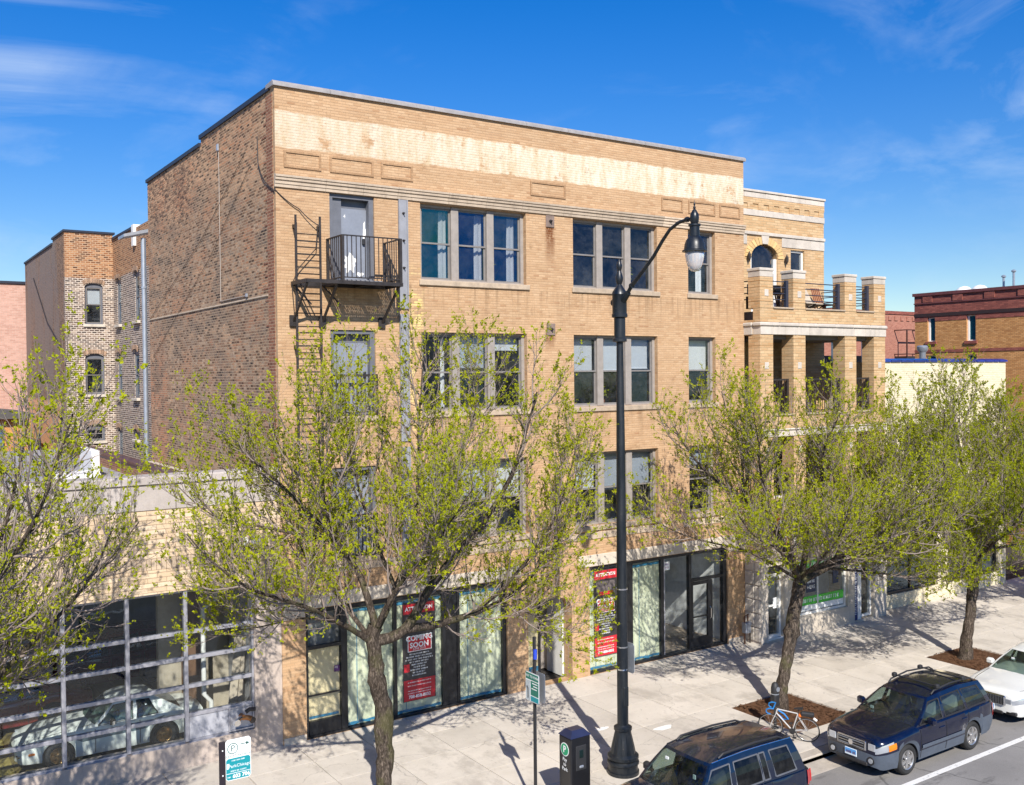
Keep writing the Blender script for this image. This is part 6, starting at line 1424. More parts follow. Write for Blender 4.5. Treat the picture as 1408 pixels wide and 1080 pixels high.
    def screen(k, bulge, u, v):            # windshield / rear window surface, u in -1..1, v in 0..1
        a, b = side(k, 0, 1), side(k, 1, 1); h = 1 - u * u; sg = -1 if k == 0 else 1
        p = side(k, v, 1); return (p[0] + sg * bulge * h * (1 - .35 * v), p[1] * u, p[2] + (.02 * h * v) + crown * .6 * h * (1 - v))
    US = [-1, -.93, -.5, 0, .5, .93, 1]; VV = [0, .07, .5, .93, 1.0]
    for k, bl, nm in ((0, c.get('bulge', .16), 'windshield'), (len(cols) - 1, .06, 'rear_window')):
        g_ = nb()
        for i in range(6):
            for j in range(4):
                glz = 0 < i < 5 and 0 < j < 3
                n2 = 3
                for a in range(n2):
                    for b in range(n2):
                        u0, u1 = US[i] + (US[i + 1] - US[i]) * a / n2, US[i] + (US[i + 1] - US[i]) * (a + 1) / n2; v0, v1 = VV[j] + (VV[j + 1] - VV[j]) * b / n2, VV[j] + (VV[j + 1] - VV[j]) * (b + 1) / n2
                        (g_ if glz else paint).quad(screen(k, bl, u0, v0), screen(k, bl, u1, v0), screen(k, bl, u1, v1), screen(k, bl, u0, v1))
        g_.build(nm, c.get('glass', CARG) if k == 0 else TINTG, root, smooth=True)
        if k == 0:
            w = nb(); 
            for u in (-.55, .15): p0, p1 = screen(0, bl + .01, u, .02), screen(0, bl + .012, u + .42, .10); w.bar(p0, p1, .02)
            w.build('wiper', PLASTIC, root)
            m = nb(); p = screen(0, bl - .06, 0, .86); m.bbox(p[0] + .05, p[0] + .09, -.11, .11, p[2] - .03, p[2] + .04, .015); m.build('rear_view_mirror', PLASTIC, root)
    # roof skin
    n = 14; xa, xb = cols[0][1], cols[-1][1]; UR = [-1, -.9, -.7, -.35, 0, .35, .7, .9, 1]
    grid_ = []
    for i in range(n + 1):
        row = []
        for u in UR:
            t = i / n; p0 = screen(0, c.get('bulge', .16), u, 1.0); p1 = screen(len(cols) - 1, .06, u, 1.0); x = p0[0] + (p1[0] - p0[0]) * t; xe = xa + (xb - xa) * t
            row.append((x, wr(xe) * u, zr(xe) + .02 * (1 - u * u) + c.get('roof_crown', .035) * math.sin(pi * t) * (1 - u * u) + (.018 * math.sin(min(1, (1 - abs(u)) / .12) * pi / 2) if abs(u) < 1 else 0) * min(1, min(t, 1 - t) * 8)))
        grid_.append(row)
    paint.add([p for r in grid_ for p in r], [(i * 9 + j, (i + 1) * 9 + j, (i + 1) * 9 + j + 1, i * 9 + j + 1) for i in range(n) for j in range(8)])
    cab = paint.build('cabin', c['paint'], root, smooth=40)
    # interior
    xw = cols[0][0]; m = nb(); m.box(xw + .1, cols[-1][0] - .15, -.6, .6, .5, zbelt(1.5) - .14); m.bbox(xw - .02, xw + .42, -.62, .62, .5, zbelt(xw) + .0, .06); m.build('dashboard', SEATD, root)
    for s in (-.36, .36):
        for xx in (xw + 1.0, xw + 1.85):
            if xx > cols[-1][1] - .1: continue
            m = nb(); m.bbox(xx - .5, xx, s - .25, s + .25, zbelt(1.5) - .16, zbelt(1.5) - .02, .04); m.prism([(xx - .08, zbelt(1.5) - .1), (xx + .08, zbelt(1.5) - .1), (xx + .24, zbelt(1.5) + .34), (xx + .12, zbelt(1.5) + .36)], s - .23, s + .23); m.bbox(xx + .15, xx + .26, s - .12, s + .12, zbelt(1.5) + .38, zbelt(1.5) + .52, .03); m.build('seat', c.get('seat', SEATM), root)
    m = nb(); cx_, cz_, cy_ = xw + .58, zbelt(xw) + .02, .36 * c.get('lhd', -1); m.tube([(cx_ + .08 * math.sin(t), cy_ + .18 * math.cos(t), cz_ + .17 * math.sin(t)) for t in [2 * pi * q / 16 for q in range(17)]], .017, 6, False); m.bar((cx_, cy_ - .17, cz_), (cx_, cy_ + .17, cz_), .03); m.build('steering_wheel', PLASTIC, root)
    # wheels
    for a in (xf, xr):
        for s in (-1, 1):
            yo = half(a) * .975 - .03; w_ = c.get('tw', .2); m = nb()
            def ring(prof, mb):
                nn = 28; vs = []
                for (r, d) in prof:
                    for k in range(nn): t = 2 * pi * k / nn; vs.append((a + r * math.cos(t), s * (yo - d), RW + r * math.sin(t)))
                mb.add(vs, [(i * nn + k, i * nn + (k + 1) % nn, (i + 1) * nn + (k + 1) % nn, (i + 1) * nn + k) for i in range(len(prof) - 1) for k in range(nn)])
            rr_ = c.get('rim', .215); ring([(rr_, .03), (rr_ - .012, .0), (rr_ - .03, .012), (rr_ - .04, .06), (.02, .075)], m)
            ns = c.get('spokes', 6); hub = []
            for k in range(ns):
                t = 2 * pi * k / ns + .3; e = .5 * c.get('spw', .052)
                def P(r, d, f): return (a + r * math.cos(t) - f * math.sin(t), s * (yo - d), RW + r * math.sin(t) + f * math.cos(t))
                m.add([P(.03, .012, -e * 1.2), P(.03, .012, e * 1.2), P(rr_ - .02, .016, e * 1.5), P(rr_ - .02, .016, -e * 1.5), P(.03, .05, -e * 1.2), P(.03, .05, e * 1.2), P(rr_ - .02, .05, e * 1.5), P(rr_ - .02, .05, -e * 1.5)], [(0, 1, 2, 3), (0, 4, 5, 1), (2, 6, 7, 3), (0, 3, 7, 4), (1, 5, 6, 2)])
            ring([(.06, .05), (.06, .0), (.045, -.006), (.005, -.008)], m)
            wh = m.build('wheel', c.get('rimmat', RIM), root, smooth=35)
            m = nb(); ring([(rr_ - .005, .02), (rr_ + .02, -.002), (RW - .05, -.012), (RW - .012, .012), (RW, .04), (RW, w_ - .04), (RW - .02, w_ - .01), (rr_, w_)], m); m.build('tyre', TYRE, wh, smooth=45)
            m = nb(); ring([(rr_ - .05, .076), (.02, .077)], m); m.build('brake_disc', PLASTIC, wh)
    # door seams and handles
    def surf(x, f, off=.003):
        r_ = sect(x); pts = r_[:5]; z = pts[0][1] + (pts[4][1] - pts[0][1]) * f
        for i in range(4):
            if pts[i][1] <= z <= pts[i + 1][1]: t = (z - pts[i][1]) / max(1e-6, pts[i + 1][1] - pts[i][1]); return (x, pts[i][0] + (pts[i + 1][0] - pts[i][0]) * t + off, z)
        return (x, pts[4][0] + off, z)
    for x in c['doors']:
        for s in (-1, 1):
            m = nb(); P_ = [surf(x, f) for f in (.06, .3, .6, .8, .97)]; P_ = [(p[0], p[1] * s, p[2]) for p in P_]
            for i in range(4): m.bar(P_[i], P_[i + 1], .012, .010)
            m.build('door_seam', PLASTIC, root)
    for s in (-1, 1):      # bonnet shut lines
        m = nb(); P_ = [(x, s * (half(x) * (.80 if x > .3 else .72) + .0), sect(x)[5][1] + .004 + (sect(x)[6][1] - sect(x)[5][1]) * .75) for x in (.12, .3, .6, .9, cols[0][0] - .05)]
        for i in range(4): m.bar(P_[i], P_[i + 1], .010, .008)
        m.build('bonnet_seam', PLASTIC, root)
    for x in c['handles']:
        for s in (-1, 1): p = surf(x, .84); m = nb(); m.bbox(x - .10, x + .10, s * p[1] - .018, s * p[1] + .018, p[2] - .02, p[2] + .02, .012); m.build('door_handle', c.get('hmat', c['paint']), root)
    for s in (-1, 1):
        x = cols[0][0] + .42; p = side(1, .1, s); m = nb(); m.bbox(x - .06, x + .08, s * (abs(p[1]) + .04), s * (abs(p[1]) + .25), p[2] + .0, p[2] + .16, .04); m.bar((x, s * (abs(p[1]) - .02), p[2] + .04), (x, s * (abs(p[1]) + .08), p[2] + .05), .05); m.build('wing_mirror', c.get('mirror', c['paint']), root, smooth=40)
    def pad(name, mat, xs2, f0, f1, off=.006, sides=(-1, 1)):      # thin pad that follows the body side
        for s in sides:
            m = nb(); ra = [surf(x, f0, off) for x in xs2]; rb = [surf(x, f1, off) for x in xs2]
            rows2 = [ra, [surf(x, (f0 + f1) / 2, off * 1.4) for x in xs2], rb]
            m.add([(p[0], p[1] * s, p[2]) for r in rows2 for p in r], [(j * len(xs2) + i, j * len(xs2) + i + 1, (j + 1) * len(xs2) + i + 1, (j + 1) * len(xs2) + i) for j in range(2) for i in range(len(xs2) - 1)]); m.build(name, mat, root, smooth=True)
    return dict(nb=nb, surf=surf, pad=pad, half=half, side=side, zr=zr, wr=wr, sect=sect, L=L)
def plate(k, x, z, root, w=.31, h=.155):
    m = k['nb'](); m.bbox(x - .02, x - .005, -w / 2, w / 2, z - h / 2, z + h / 2, .004); o = m.build('number_plate', PLW, root); m = k['nb'](); m.box(x - .0215, x - .0205, -w / 2 + .012, w / 2 - .012, z - h / 2 + .045, z + h / 2 - .012); m.build('plate_face', PLB, root)
    m = k['nb']()
    for i in range(7):
        if i == 2: continue
        y = -w / 2 + .045 + i * .033; m.box(x - .0235, x - .0225, y, y + .02, z - .035, z + .02)
    m.build('plate_characters', plain('plate_ink', (.12, .02, .03)), root)
# --- dark blue estate in the middle
t = thing('parked_car', 'dark blue estate car with grey lower cladding and silver roof crossbars parked at the kerb', 'car', (12.2, -8.62, ZR), 'cars parked along the kerb')
NAVYP = carpaint('navy_car_paint', (.0022, .0045, .020), .03, .10)
CLADM = plain('grey_blue_cladding', (.075, .092, .12), .5)
C1 = dict(L=4.45, R=.335, axles=(.90, 3.425), arch=.375, paint=NAVYP, cladding=CLADM, bump_rows=2, cab=(1.2, 4.3), spokes=6, rim=.225, seat=SEATM,
    W=[(0, .60), (.03, .66), (.1, .735), (.25, .80), (.55, .845), (1.2, .865), (2.4, .868), (3.5, .862), (4.0, .845), (4.28, .80), (4.42, .74), (4.45, .70)],
    top=[(0, .80), (.04, .87), (.15, .91), (.5, .95), (1.15, 1.01), (1.5, 1.02), (4.3, 1.02), (4.45, .97)], belt=[(0, .72), (.1, .80), (.5, .88), (1.2, .945), (2.4, .955), (4.2, .985), (4.45, .94)],
    cols=[(1.18, 1.98, 'p'), (1.30, 2.02, 'g'), (2.22, 2.28, 'p'), (2.34, 2.36, 'g'), (3.18, 3.05, 'p'), (3.28, 3.14, 'g'), (4.10, 3.86, 'p'), (4.33, 4.08, 'p')],
    roof=[(1.98, 1.475), (2.6, 1.545), (3.4, 1.545), (4.1, 1.48)], wr=lambda x: sm(x, [(1.9, .575), (2.5, .60), (3.4, .59), (4.1, .555)]), doors=(1.32, 2.3, 3.2), handles=(2.12, 3.02), belt_up=.03, hmat=NAVYP)
k = car(t, C1, (10.05, -8.62, ZR)); nb = k['nb']
m = nb(); m.bbox(-.022, .02, -.38, .38, .60, .82, .03); m.build('grille_surround', CHROME, t); m = nb(); m.bbox(-.027, .0, -.355, .355, .62, .80, .01); g = m.build('grille', PLASTIC, t)
for z in (.65, .71, .765): m = nb(); m.bbox(-.036, -.02, -.33, .33, z - .008, z + .006, .004); m.build('grille_bar', CHROME if z == .71 else GALV, g)
m = nb(); m.lathe([(.06, -.045), (.06, -.025)], (0, 0, .71), 16, 'x'); m.v = [(v[0], v[1], v[2]) for v in m.v]; m.build('badge', CHROME, t)
k['pad']('headlight', HEADL, [.0, .02, .05, .1, .18, .27, .38], .72, .99, .012)
for s in (-1, 1): m = nb(); m.bbox(-.012, .02, s * .42, s * .61, .64, .80, .03); m.build('headlight', HEADL, t)
k['pad']('indicator', AMBER, [.22, .3, .38, .44], .72, .93, .018)
for s in (-1, 1): m = nb(); m.lathe([(.09, -.012), (.09, .03)], (-.004, s * .50, .42), 18, 'x'); m.build('fog_light_ring', PLASTIC, t); m = nb(); m.lathe([(.055, -.022), (.062, .0)], (-.002, s * .50, .42), 16, 'x'); m.build('fog_light', HEADL, t)
m = nb(); m.bbox(-.03, .05, -.42, .42, .28, .36, .02); m.build('air_intake', PLASTIC, t)
plate(k, -.02, .485, t)
k['pad']('tail_light', REDL, [4.28, 4.34, 4.40, 4.44], .55, .98, .012)
k['pad']('side_trim', CLADM, [1.35, 1.8, 2.3, 2.8, 3.0], .36, .48, .016)
for s in (-1, 1): m = nb(); pts = [(x, s * (k['wr'](x) - .03), k['zr'](x) + z) for x, z in ((2.15, .02), (2.25, .075), (2.9, .085), (3.75, .085), (3.9, .02))]; m.tube(pts, .02, 6); m.build('roof_rail', PLASTIC, t)
for x in (2.38, 3.42): m = nb(); m.tube([(x, -.60, 1.65), (x, .60, 1.65)], .02, 6); o = m.build('roof_crossbar', PLASTIC, t); [MBx.build('crossbar_foot', PLASTIC, o) for MBx in [nb().bbox(x - .06, x + .06, s * .56 - .05, s * .56 + .05, 1.60, 1.70, .02) for s in (-1, 1)]]
m = nb(); m.bbox(2.75, 2.8, -.3, -.24, 1.55, 1.553, .001); m = nb(); m.box(1.36, 1.38, .42, .50, 1.06, 1.12); m.build('windscreen_sticker', SIGNW, t)
# --- dark blue boxy off-roader in front
t = thing('parked_car', 'boxy dark blue off road car with black roof rails, nearest to the lamp post', 'car', (5.3, -8.74, ZR), 'cars parked along the kerb')
BLUP = carpaint('blue_car_paint', (.0025, .008, .026), .03, .10)
C2 = dict(L=4.35, R=.345, axles=(.86, 3.495), arch=.40, paint=BLUP, cladding=PLASTIC, bump_rows=2, cab=(1.2, 4.3), spokes=5, rim=.22, seat=SEATD,
    W=[(0, .66), (.04, .74), (.12, .80), (.3, .85), (.7, .875), (1.2, .878), (3.5, .878), (4.1, .868), (4.29, .84), (4.35, .79)],
    top=[(0, .86), (.06, .95), (.2, .99), (.6, 1.02), (1.1, 1.055), (1.5, 1.06), (4.35, 1.03)], belt=[(0, .76), (.1, .86), (.5, .93), (1.2, 1.0), (2.4, 1.02), (4.2, 1.04), (4.35, 1.0)],
    cols=[(1.14, 1.76, 'p'), (1.26, 1.82, 'g'), (2.14, 2.18, 'p'), (2.28, 2.28, 't'), (3.00, 2.94, 'p'), (3.03, 2.97, 't'), (3.20, 3.12, 'p'), (3.36, 3.26, 't'), (3.98, 3.80, 'p'), (4.24, 4.02, 'p')],
    roof=[(1.76, 1.63), (2.3, 1.675), (3.3, 1.675), (4.02, 1.64)], wr=lambda x: sm(x, [(1.6, .60), (2.2, .625), (3.4, .62), (4.2, .59)]), doors=(1.25, 2.2, 3.2), handles=(2.02, 2.98), trim=plain('window_chrome', (.12, .13, .15), .3), mirror=PLASTIC, bulge=.12)
k = car(t, C2, (3.14, -8.74, ZR)); nb = k['nb']
for s in (-1, 1):
    pts = [(x, s * (k['wr'](x) - .05), k['zr'](x) + z) for x, z in ((2.0, .02), (2.12, .07), (3.0, .075), (3.66, .07), (3.8, .02))]; m = nb(); m.tube(pts, .022, 6); m.build('roof_rail', PLASTIC, t)
    m = nb(); pts = [(x, s * (k['wr'](x) + .003), k['zr'](x) + .004) for x in (1.78, 2.1, 2.6, 3.1, 3.6, 4.0)]; m.tube(pts, .011, 5); m.build('drip_rail', CHROME if s < 0 else PLASTIC, t)
k['pad']('tail_light', REDL, [4.22, 4.30, 4.36, 4.40], .60, .99, .014)
for s in (-1, 1): m = nb(); m.lathe([(.09, -.02), (.09, .05)], (.0, s * .52, .80), 18, 'x'); m.build('headlight', HEADL, t)
m = nb(); m.bbox(-.02, .03, -.38, .38, .66, .88, .02); g = m.build('grille', BLUP, t)
for i in range(7): y = -.3 + i * .1; m = nb(); m.bbox(-.028, .0, y - .03, y + .03, .69, .85, .01); m.build('grille_slot', PLASTIC, g)
plate(k, -.01, .5, t)
for q in ((1.52, 1.54, .30, .38, 1.47, 1.52), (1.50, 1.52, -.46, -.40, 1.34, 1.42)): m = nb(); m.box(*q); m.build('windscreen_sticker', SIGNW, t)
# --- white saloon at the right edge
t = thing('parked_car', 'white saloon car with upright slatted grille at the right picture edge', 'car', (18, -8.55, ZR), 'cars parked along the kerb')
WHP = carpaint('white_car_paint', (.72, .72, .69), .10, .25)
C3 = dict(L=4.83, R=.33, axles=(.95, 3.75), arch=.37, paint=WHP, cab=(1.3, 4.2), spokes=7, rim=.215, seat=SEATD,
    W=[(0, .58), (.03, .66), (.1, .76), (.25, .83), (.6, .88), (1.2, .91), (3.6, .91), (4.3, .88), (4.6, .82), (4.8, .74), (4.83, .70)],
    top=[(0, .72), (.05, .78), (.2, .82), (.6, .85), (1.25, .94), (1.6, .96), (3.9, .99), (4.6, .98), (4.83, .90)], belt=[(0, .64), (.1, .72), (.5, .81), (1.3, .89), (2.6, .92), (4.4, .93), (4.83, .86)],
    cols=[(1.30, 2.15, 'p'), (1.42, 2.19, 'g'), (2.42, 2.5, 'p'), (2.52, 2.58, 'g'), (3.42, 3.3, 'p'), (4.05, 3.42, 'p')],
    roof=[(2.15, 1.40), (2.6, 1.455), (3.1, 1.44), (3.42, 1.40)], wr=lambda x: sm(x, [(2.1, .56), (2.6, .58), (3.4, .54)]), doors=(1.42, 2.46, 3.4), handles=(2.3, 3.25), hmat=WHP, sill=.25)
k = car(t, C3, (15.72, -8.55, ZR)); nb = k['nb']
m = nb(); m.bbox(-.03, .05, -.43, .43, .46, .73, .03); m.build('grille_surround', CHROME, t); m = nb(); m.bbox(-.034, .0, -.405, .405, .485, .705, .01); g = m.build('grille', PLASTIC, t)
for i in range(19): y = -.387 + i * .043; m = nb(); m.bbox(-.046, -.02, y - .009, y + .009, .49, .70, .003); m.build('grille_bar', CHROME, g)
m = nb(); m.bbox(-.055, -.03, -.05, .05, .545, .645, .01); m.build('badge', PLASTIC, t)
k['pad']('headlight', HEADL, [.0, .02, .05, .1, .18, .28, .4], .70, .99, .012)
for s in (-1, 1): m = nb(); m.bbox(-.012, .02, s * .39, s * .58, .545, .665, .02); m.build('headlight', HEADL, t)
plate(k, -.03, .40, t)
m = nb(); m.bbox(-.02, .06, -.36, .36, .25, .33, .02); m.build('air_intake', PLASTIC, t)
for s in (-1, 1): m = nb(); m.bbox(.0, .08, s * .42, s * .70, .27, .36, .02); m.build('fog_light_recess', PLASTIC, t)
m = nb(); m.box(1.72, 1.74, .3, .38, 1.18, 1.24); m.build('windscreen_sticker', SIGNW, t)
# --- cars inside the showroom
t = thing('showroom_car', 'white long nosed coupe parked behind the showroom glass', 'car', (-3.4, 2.0, .12))
WCP = carpaint('coupe_white', (.84, .88, .84), .02, .3)
GOLDR = plain('gold_rim', (.35, .22, .09), .35, .8)
C4 = dict(L=4.12, R=.30, axles=(.86, 3.16), arch=.345, paint=WCP, cab=(1.5, 3.6), spokes=6, rim=.19, rimmat=GOLDR, seat=SEATD, sill=.2, fz=.22, rz=.26,
    W=[(0, .42), (.03, .52), (.12, .64), (.3, .72), (.8, .78), (2.0, .79), (3.2, .80), (3.7, .76), (4.0, .68), (4.12, .60)],
    top=[(0, .52), (.05, .60), (.3, .70), (.9, .79), (1.5, .84), (3.4, .86), (3.95, .82), (4.12, .72)], belt=[(0, .46), (.1, .56), (.6, .69), (1.5, .77), (2.6, .80), (3.4, .84), (4.12, .68)],
    cols=[(1.55, 2.12, 'p'), (1.64, 2.15, 'g'), (2.45, 2.50, 'p'), (2.56, 2.58, 'g'), (3.05, 2.82, 'p'), (3.75, 2.95, 'p')],
    roof=[(2.1, 1.235), (2.4, 1.27), (2.95, 1.23)], wr=lambda x: sm(x, [(2.1, .48), (2.5, .50), (2.95, .46)]), doors=(1.62, 2.6), handles=(2.5,), tw=.19, mirror=CHROME)
k = car(t, C4, (-5.62, 2.02, .12)); nb = k['nb']
m = nb(); m.bbox(-.03, .03, -.40, .40, .36, .42, .02); m.bbox(.02, .12, .35, .62, .38, .43, .02); m.bbox(.02, .12, -.62, -.35, .38, .43, .02); m.build('bumper', CHROME, t)
m = nb(); m.bbox(-.012, .03, -.34, .34, .42, .50, .02); m.build('grille', PLASTIC, t)
for s in (-1, 1): m = nb(); m.lathe([(.085, -.02), (.085, .06)], (.14, s * .52, .60), 16, 'x'); m.build('headlight', HEADL, t); m = nb(); m.bbox(.24, .38, s * k['half'](.3) - .012, s * k['half'](.3) + .012, .42, .48, .01); m.build('side_marker', AMBER, t)
k['pad']('side_stripe', plain('coupe_stripe', (.10, .15, .18)), [.95 + .2 * i for i in range(12)], .60, .74, .006)
t = thing('showroom_car', 'dark red car standing deeper in the showroom', 'car', (-5.5, 5.2, .12))
C5 = dict(C4); C5.update(paint=carpaint('dark_red_paint', (.16, .012, .018), .05), rimmat=RIM)
k = car(t, C5, (-7.6, 5.0, .12)); nb = k['nb']
m = nb(); m.bbox(-.03, .03, -.45, .45, .36, .42, .02); m.build('bumper', CHROME, t)
t = thing('showroom_car', 'second dark red car at the back of the showroom', 'car', (-3.0, 6.9, .12)); C6 = dict(C1); C6.update(paint=carpaint('deep_red_paint', (.13, .01, .02), .05), cladding=None)
car(t, C6, (-4.9, 7.3, .12))
# ------------------------------------------------------------------ street trees just coming into leaf
def tubes(P, R, n):
    """Many tapered tubes at once: P (N, K, 3) points, R (N, K) radii."""
    N, K, _ = P.shape
    T = np.empty_like(P); T[:, 1:-1] = P[:, 2:] - P[:, :-2]; T[:, 0] = P[:, 1] - P[:, 0]; T[:, -1] = P[:, -1] - P[:, -2]
    T /= np.linalg.norm(T, axis=2, keepdims=True) + 1e-9
    ref = np.zeros_like(T); ref[..., 0] = 1.0; ax = np.abs(T[..., 0]) > .85; ref[ax] = (0, 1, 0)
    U = np.cross(T, ref); U /= np.linalg.norm(U, axis=2, keepdims=True) + 1e-9; V = np.cross(T, U)
    a = 2 * np.pi * np.arange(n) / n
    vs = P[:, :, None, :] + R[:, :, None, None] * (U[:, :, None, :] * np.cos(a)[None, None, :, None] + V[:, :, None, :] * np.sin(a)[None, None, :, None])
    base = (np.arange(N) * K * n)[:, None, None]; i = np.arange(K - 1)[None, :, None] * n; k = np.arange(n)[None, None, :]; k2 = (k + 1) % n
    f = np.stack([base + i + k, base + i + k2, base + i + n + k2, base + i + n + k], -1).reshape(-1, 4)
    return vs.reshape(-1, 3), f
def np_mesh(name, vs, fs, mats, parent, smooth=False, **props):
    me = bpy.data.meshes.new(name); nf, k = fs.shape
    me.vertices.add(len(vs)); me.vertices.foreach_set('co', vs.astype(np.float32).ravel())
    me.loops.add(nf * k); me.loops.foreach_set('vertex_index', fs.astype(np.int32).ravel())
    me.polygons.add(nf); me.polygons.foreach_set('loop_start', np.arange(0, nf * k, k, dtype=np.int32)); me.polygons.foreach_set('loop_total', np.full(nf, k, dtype=np.int32))
    if smooth: me.polygons.foreach_set('use_smooth', np.ones(nf, dtype=bool))
    me.materials.append(mats); me.update(calc_edges=True); me.validate()
    return link(name, me, parent, **props)
def resample(pts, step):
    pts = [np.array(p, float) for p in pts]
    # Catmull-Rom smoothing
    out = []
    for i in range(len(pts) - 1):
        p0, p1, p2, p3 = pts[max(i - 1, 0)], pts[i], pts[i + 1], pts[min(i + 2, len(pts) - 1)]
        m = max(2, int(np.linalg.norm(p2 - p1) / step))
        for q in range(m):
            t = q / m; out.append(.5 * ((2 * p1) + (p2 - p0) * t + (2 * p0 - 5 * p1 + 4 * p2 - p3) * t * t + (3 * p1 - p0 - 3 * p2 + p3) * t ** 3))
    out.append(pts[-1]); return np.array(out)
def unit(v): return v / (np.linalg.norm(v) + 1e-9)
def tree(name, label, trunk, limbs, seed, trunk_r=.17, leaf=1.0, dens=1.0, leafmat=None, droop=0.0, up=.42, knots=(), limb_r=.085):
    """Trunk and limbs as given curves; three finer orders of branches grow from the limbs towards the light."""
    rng = np.random.default_rng(seed)
    root = thing(name, label, 'tree', tuple(trunk[0]), 'street trees along the pavement')
    VS, FS, off = [], [], 0
    def put(P, R, n):
        nonlocal off
        v, f = tubes(P, R, n); VS.append(v); FS.append(f + off); off += len(v)
    tp = resample(trunk, .12); K = len(tp); wob = rng.normal(0, .008, (K, 3)); wob[:, 2] = 0; tp = tp + wob
    tr = np.interp(np.linspace(0, 1, K), [0, .06, .2, .8, 1], [trunk_r * 1.35, trunk_r * 1.12, trunk_r, trunk_r * .9, trunk_r * .95])
    for (kz, amt) in knots: tr = tr + amt * np.exp(-((tp[:, 2] - kz) / .12) ** 2)
    tr = tr * (1 + rng.normal(0, .03, K))
    put(tp[None], tr[None], 14)
    L1 = []
    for li, (pts, r0) in enumerate(limbs):
        q = resample(pts, .16); K = len(q); q = q + np.cumsum(rng.normal(0, .006, (K, 3)), 0)
        rr_ = r0 * (1 - .86 * np.linspace(0, 1, K) ** .8); put(q[None], rr_[None], 9); L1.append((q, rr_))
    Vt = np.concatenate(VS); nt_ = len(tp) * 14; ang = np.arange(nt_) % 14 / 14 * 2 * np.pi; zz_ = Vt[:nt_, 2]
    bumpv = sum(a * np.sin(k * ang + zz_ * w + ph) for a, k, w, ph in ((.10, 2, 2.1, 1.0), (.07, 3, -3.7, 2.0), (.05, 5, 6.1, .5), (.04, 1, 9.0, 3.0), (.03, 6, 17.0, 1.0))) + rng.normal(0, .025, nt_)
    ctr = np.repeat(tp, 14, 0); Vt[:nt_] = ctr + (Vt[:nt_] - ctr) * (1 + bumpv)[:, None]
    trunk_o = np_mesh('trunk', Vt, np.concatenate(FS), BARK, root, True)
    VS, FS, off = [], [], 0
    def spawn(parent, every, length, ang, K, r_of, start=.12, upk=.3, jit=.10, taper=True):
        out = []
        for q, r in parent:
            seg = np.linalg.norm(np.diff(q, axis=0), axis=1); s = np.concatenate([[0], np.cumsum(seg)]); T = s[-1]
            d = max(start * T, .03) + rng.uniform(0, every)
            phi = rng.uniform(0, 6.28)
            while d < T:
                i = min(np.searchsorted(s, d) - 1, len(q) - 2); i = max(i, 0); t = (d - s[i]) / (seg[i] + 1e-9); p = q[i] + (q[i + 1] - q[i]) * t; tan = unit(q[i + 1] - q[i])
                phi += 2.4 + rng.normal(0, .5); a = math.radians(rng.normal(ang, 9))
                u = unit(np.cross(tan, [.3, .2, 1.0])); v = np.cross(tan, u)
                dr = unit(tan * math.cos(a) + (u * math.cos(phi) + v * math.sin(phi)) * math.sin(a))
                ln = length * rng.uniform(.4, 1.35) * (1.0 - .55 * d / T if taper else 1.0)
                P = np.empty((K, 3)); P[0] = p; st = ln / (K - 1); g = upk
                for k in range(1, K):
                    dr = unit(dr + np.array([0, 0, g]) * (st / .35) * (.5 + .5 * k / K) + rng.normal(0, jit, 3)); P[k] = P[k - 1] + dr * st
                rad = min(r_of, r[min(i, len(r) - 1)] * .75); out.append((P, np.linspace(rad, rad * .35, K)))
                d += every * rng.uniform(.6, 1.4)
        return out
    L2 = spawn(L1, .27 / dens, 2.25, 42, 8, .021, .14, up * .95, .09)
    L2 = [(P, R) for P, R in L2]
    tips = [(q[-6:], r[-6:]) for q, r in L1]
    L3 = spawn(L2, .165 / dens, 1.15, 40, 6, .0085, .10, up * 1.2, .10) + spawn(L1, .25 / dens, 1.0, 50, 6, .011, .3, up, .10)
    L4 = spawn(L3, .135 / dens, .44, 38, 4, .0045, .15, up * 1.5, .10)
    for L_, n in ((L2, 6), (L3, 4), (L4, 3)):
        if L_: put(np.stack([a for a, _ in L_]), np.stack([b for _, b in L_]), n)
    np_mesh('branches', np.concatenate(VS), np.concatenate(FS), TWIG, root, True)
    # leaf tufts: some twigs nearly bare, others well out; the tufts cluster towards the tips
    pts, drs, sz = [], [], []
    for L_, f0, step in ((L4, .2, .095), (L3, .4, .12)):
        for q, _ in L_:
            vig = rng.choice([.1, .6, 1.0, 1.6], p=[.18, .28, .33, .21])
            seg = np.linalg.norm(np.diff(q, axis=0), axis=1); T = seg.sum(); m = int(T * (1 - f0) / step * leaf * vig + rng.uniform(.2, 1.0))
            for j in range(m):
                t = 1 - (1 - f0) * (rng.uniform(0, 1) ** 1.4); i = min(int(t * (len(q) - 1)), len(q) - 2); w = t * (len(q) - 1) - i
                pts.append(q[i] + (q[i + 1] - q[i]) * min(w, 1)); drs.append(unit(q[i + 1] - q[i])); sz.append(rng.uniform(.6, 1.25) * (.75 + .25 * vig))
    pts, drs, sz = np.array(pts), np.array(drs), np.array(sz)
    N = len(pts); nl = 5
    d0 = np.repeat(drs, nl, 0); s0 = np.repeat(sz, nl)[:, None]
    c0 = np.repeat(pts, nl, 0) + d0 * rng.uniform(-.02, .05, (N * nl, 1)) + rng.normal(0, .008, (N * nl, 3))
    a = unit_rows(d0 * .6 + rng.normal(0, .7, (N * nl, 3)) + np.array([0, 0, .4])); b = np.cross(a, rng.normal(0, 1, (N * nl, 3))); b = unit_rows(b); nrm = np.cross(a, b)
    ln = rng.uniform(.024, .064, (N * nl, 1)) * s0; wd = ln * rng.uniform(.24, .40, (N * nl, 1))
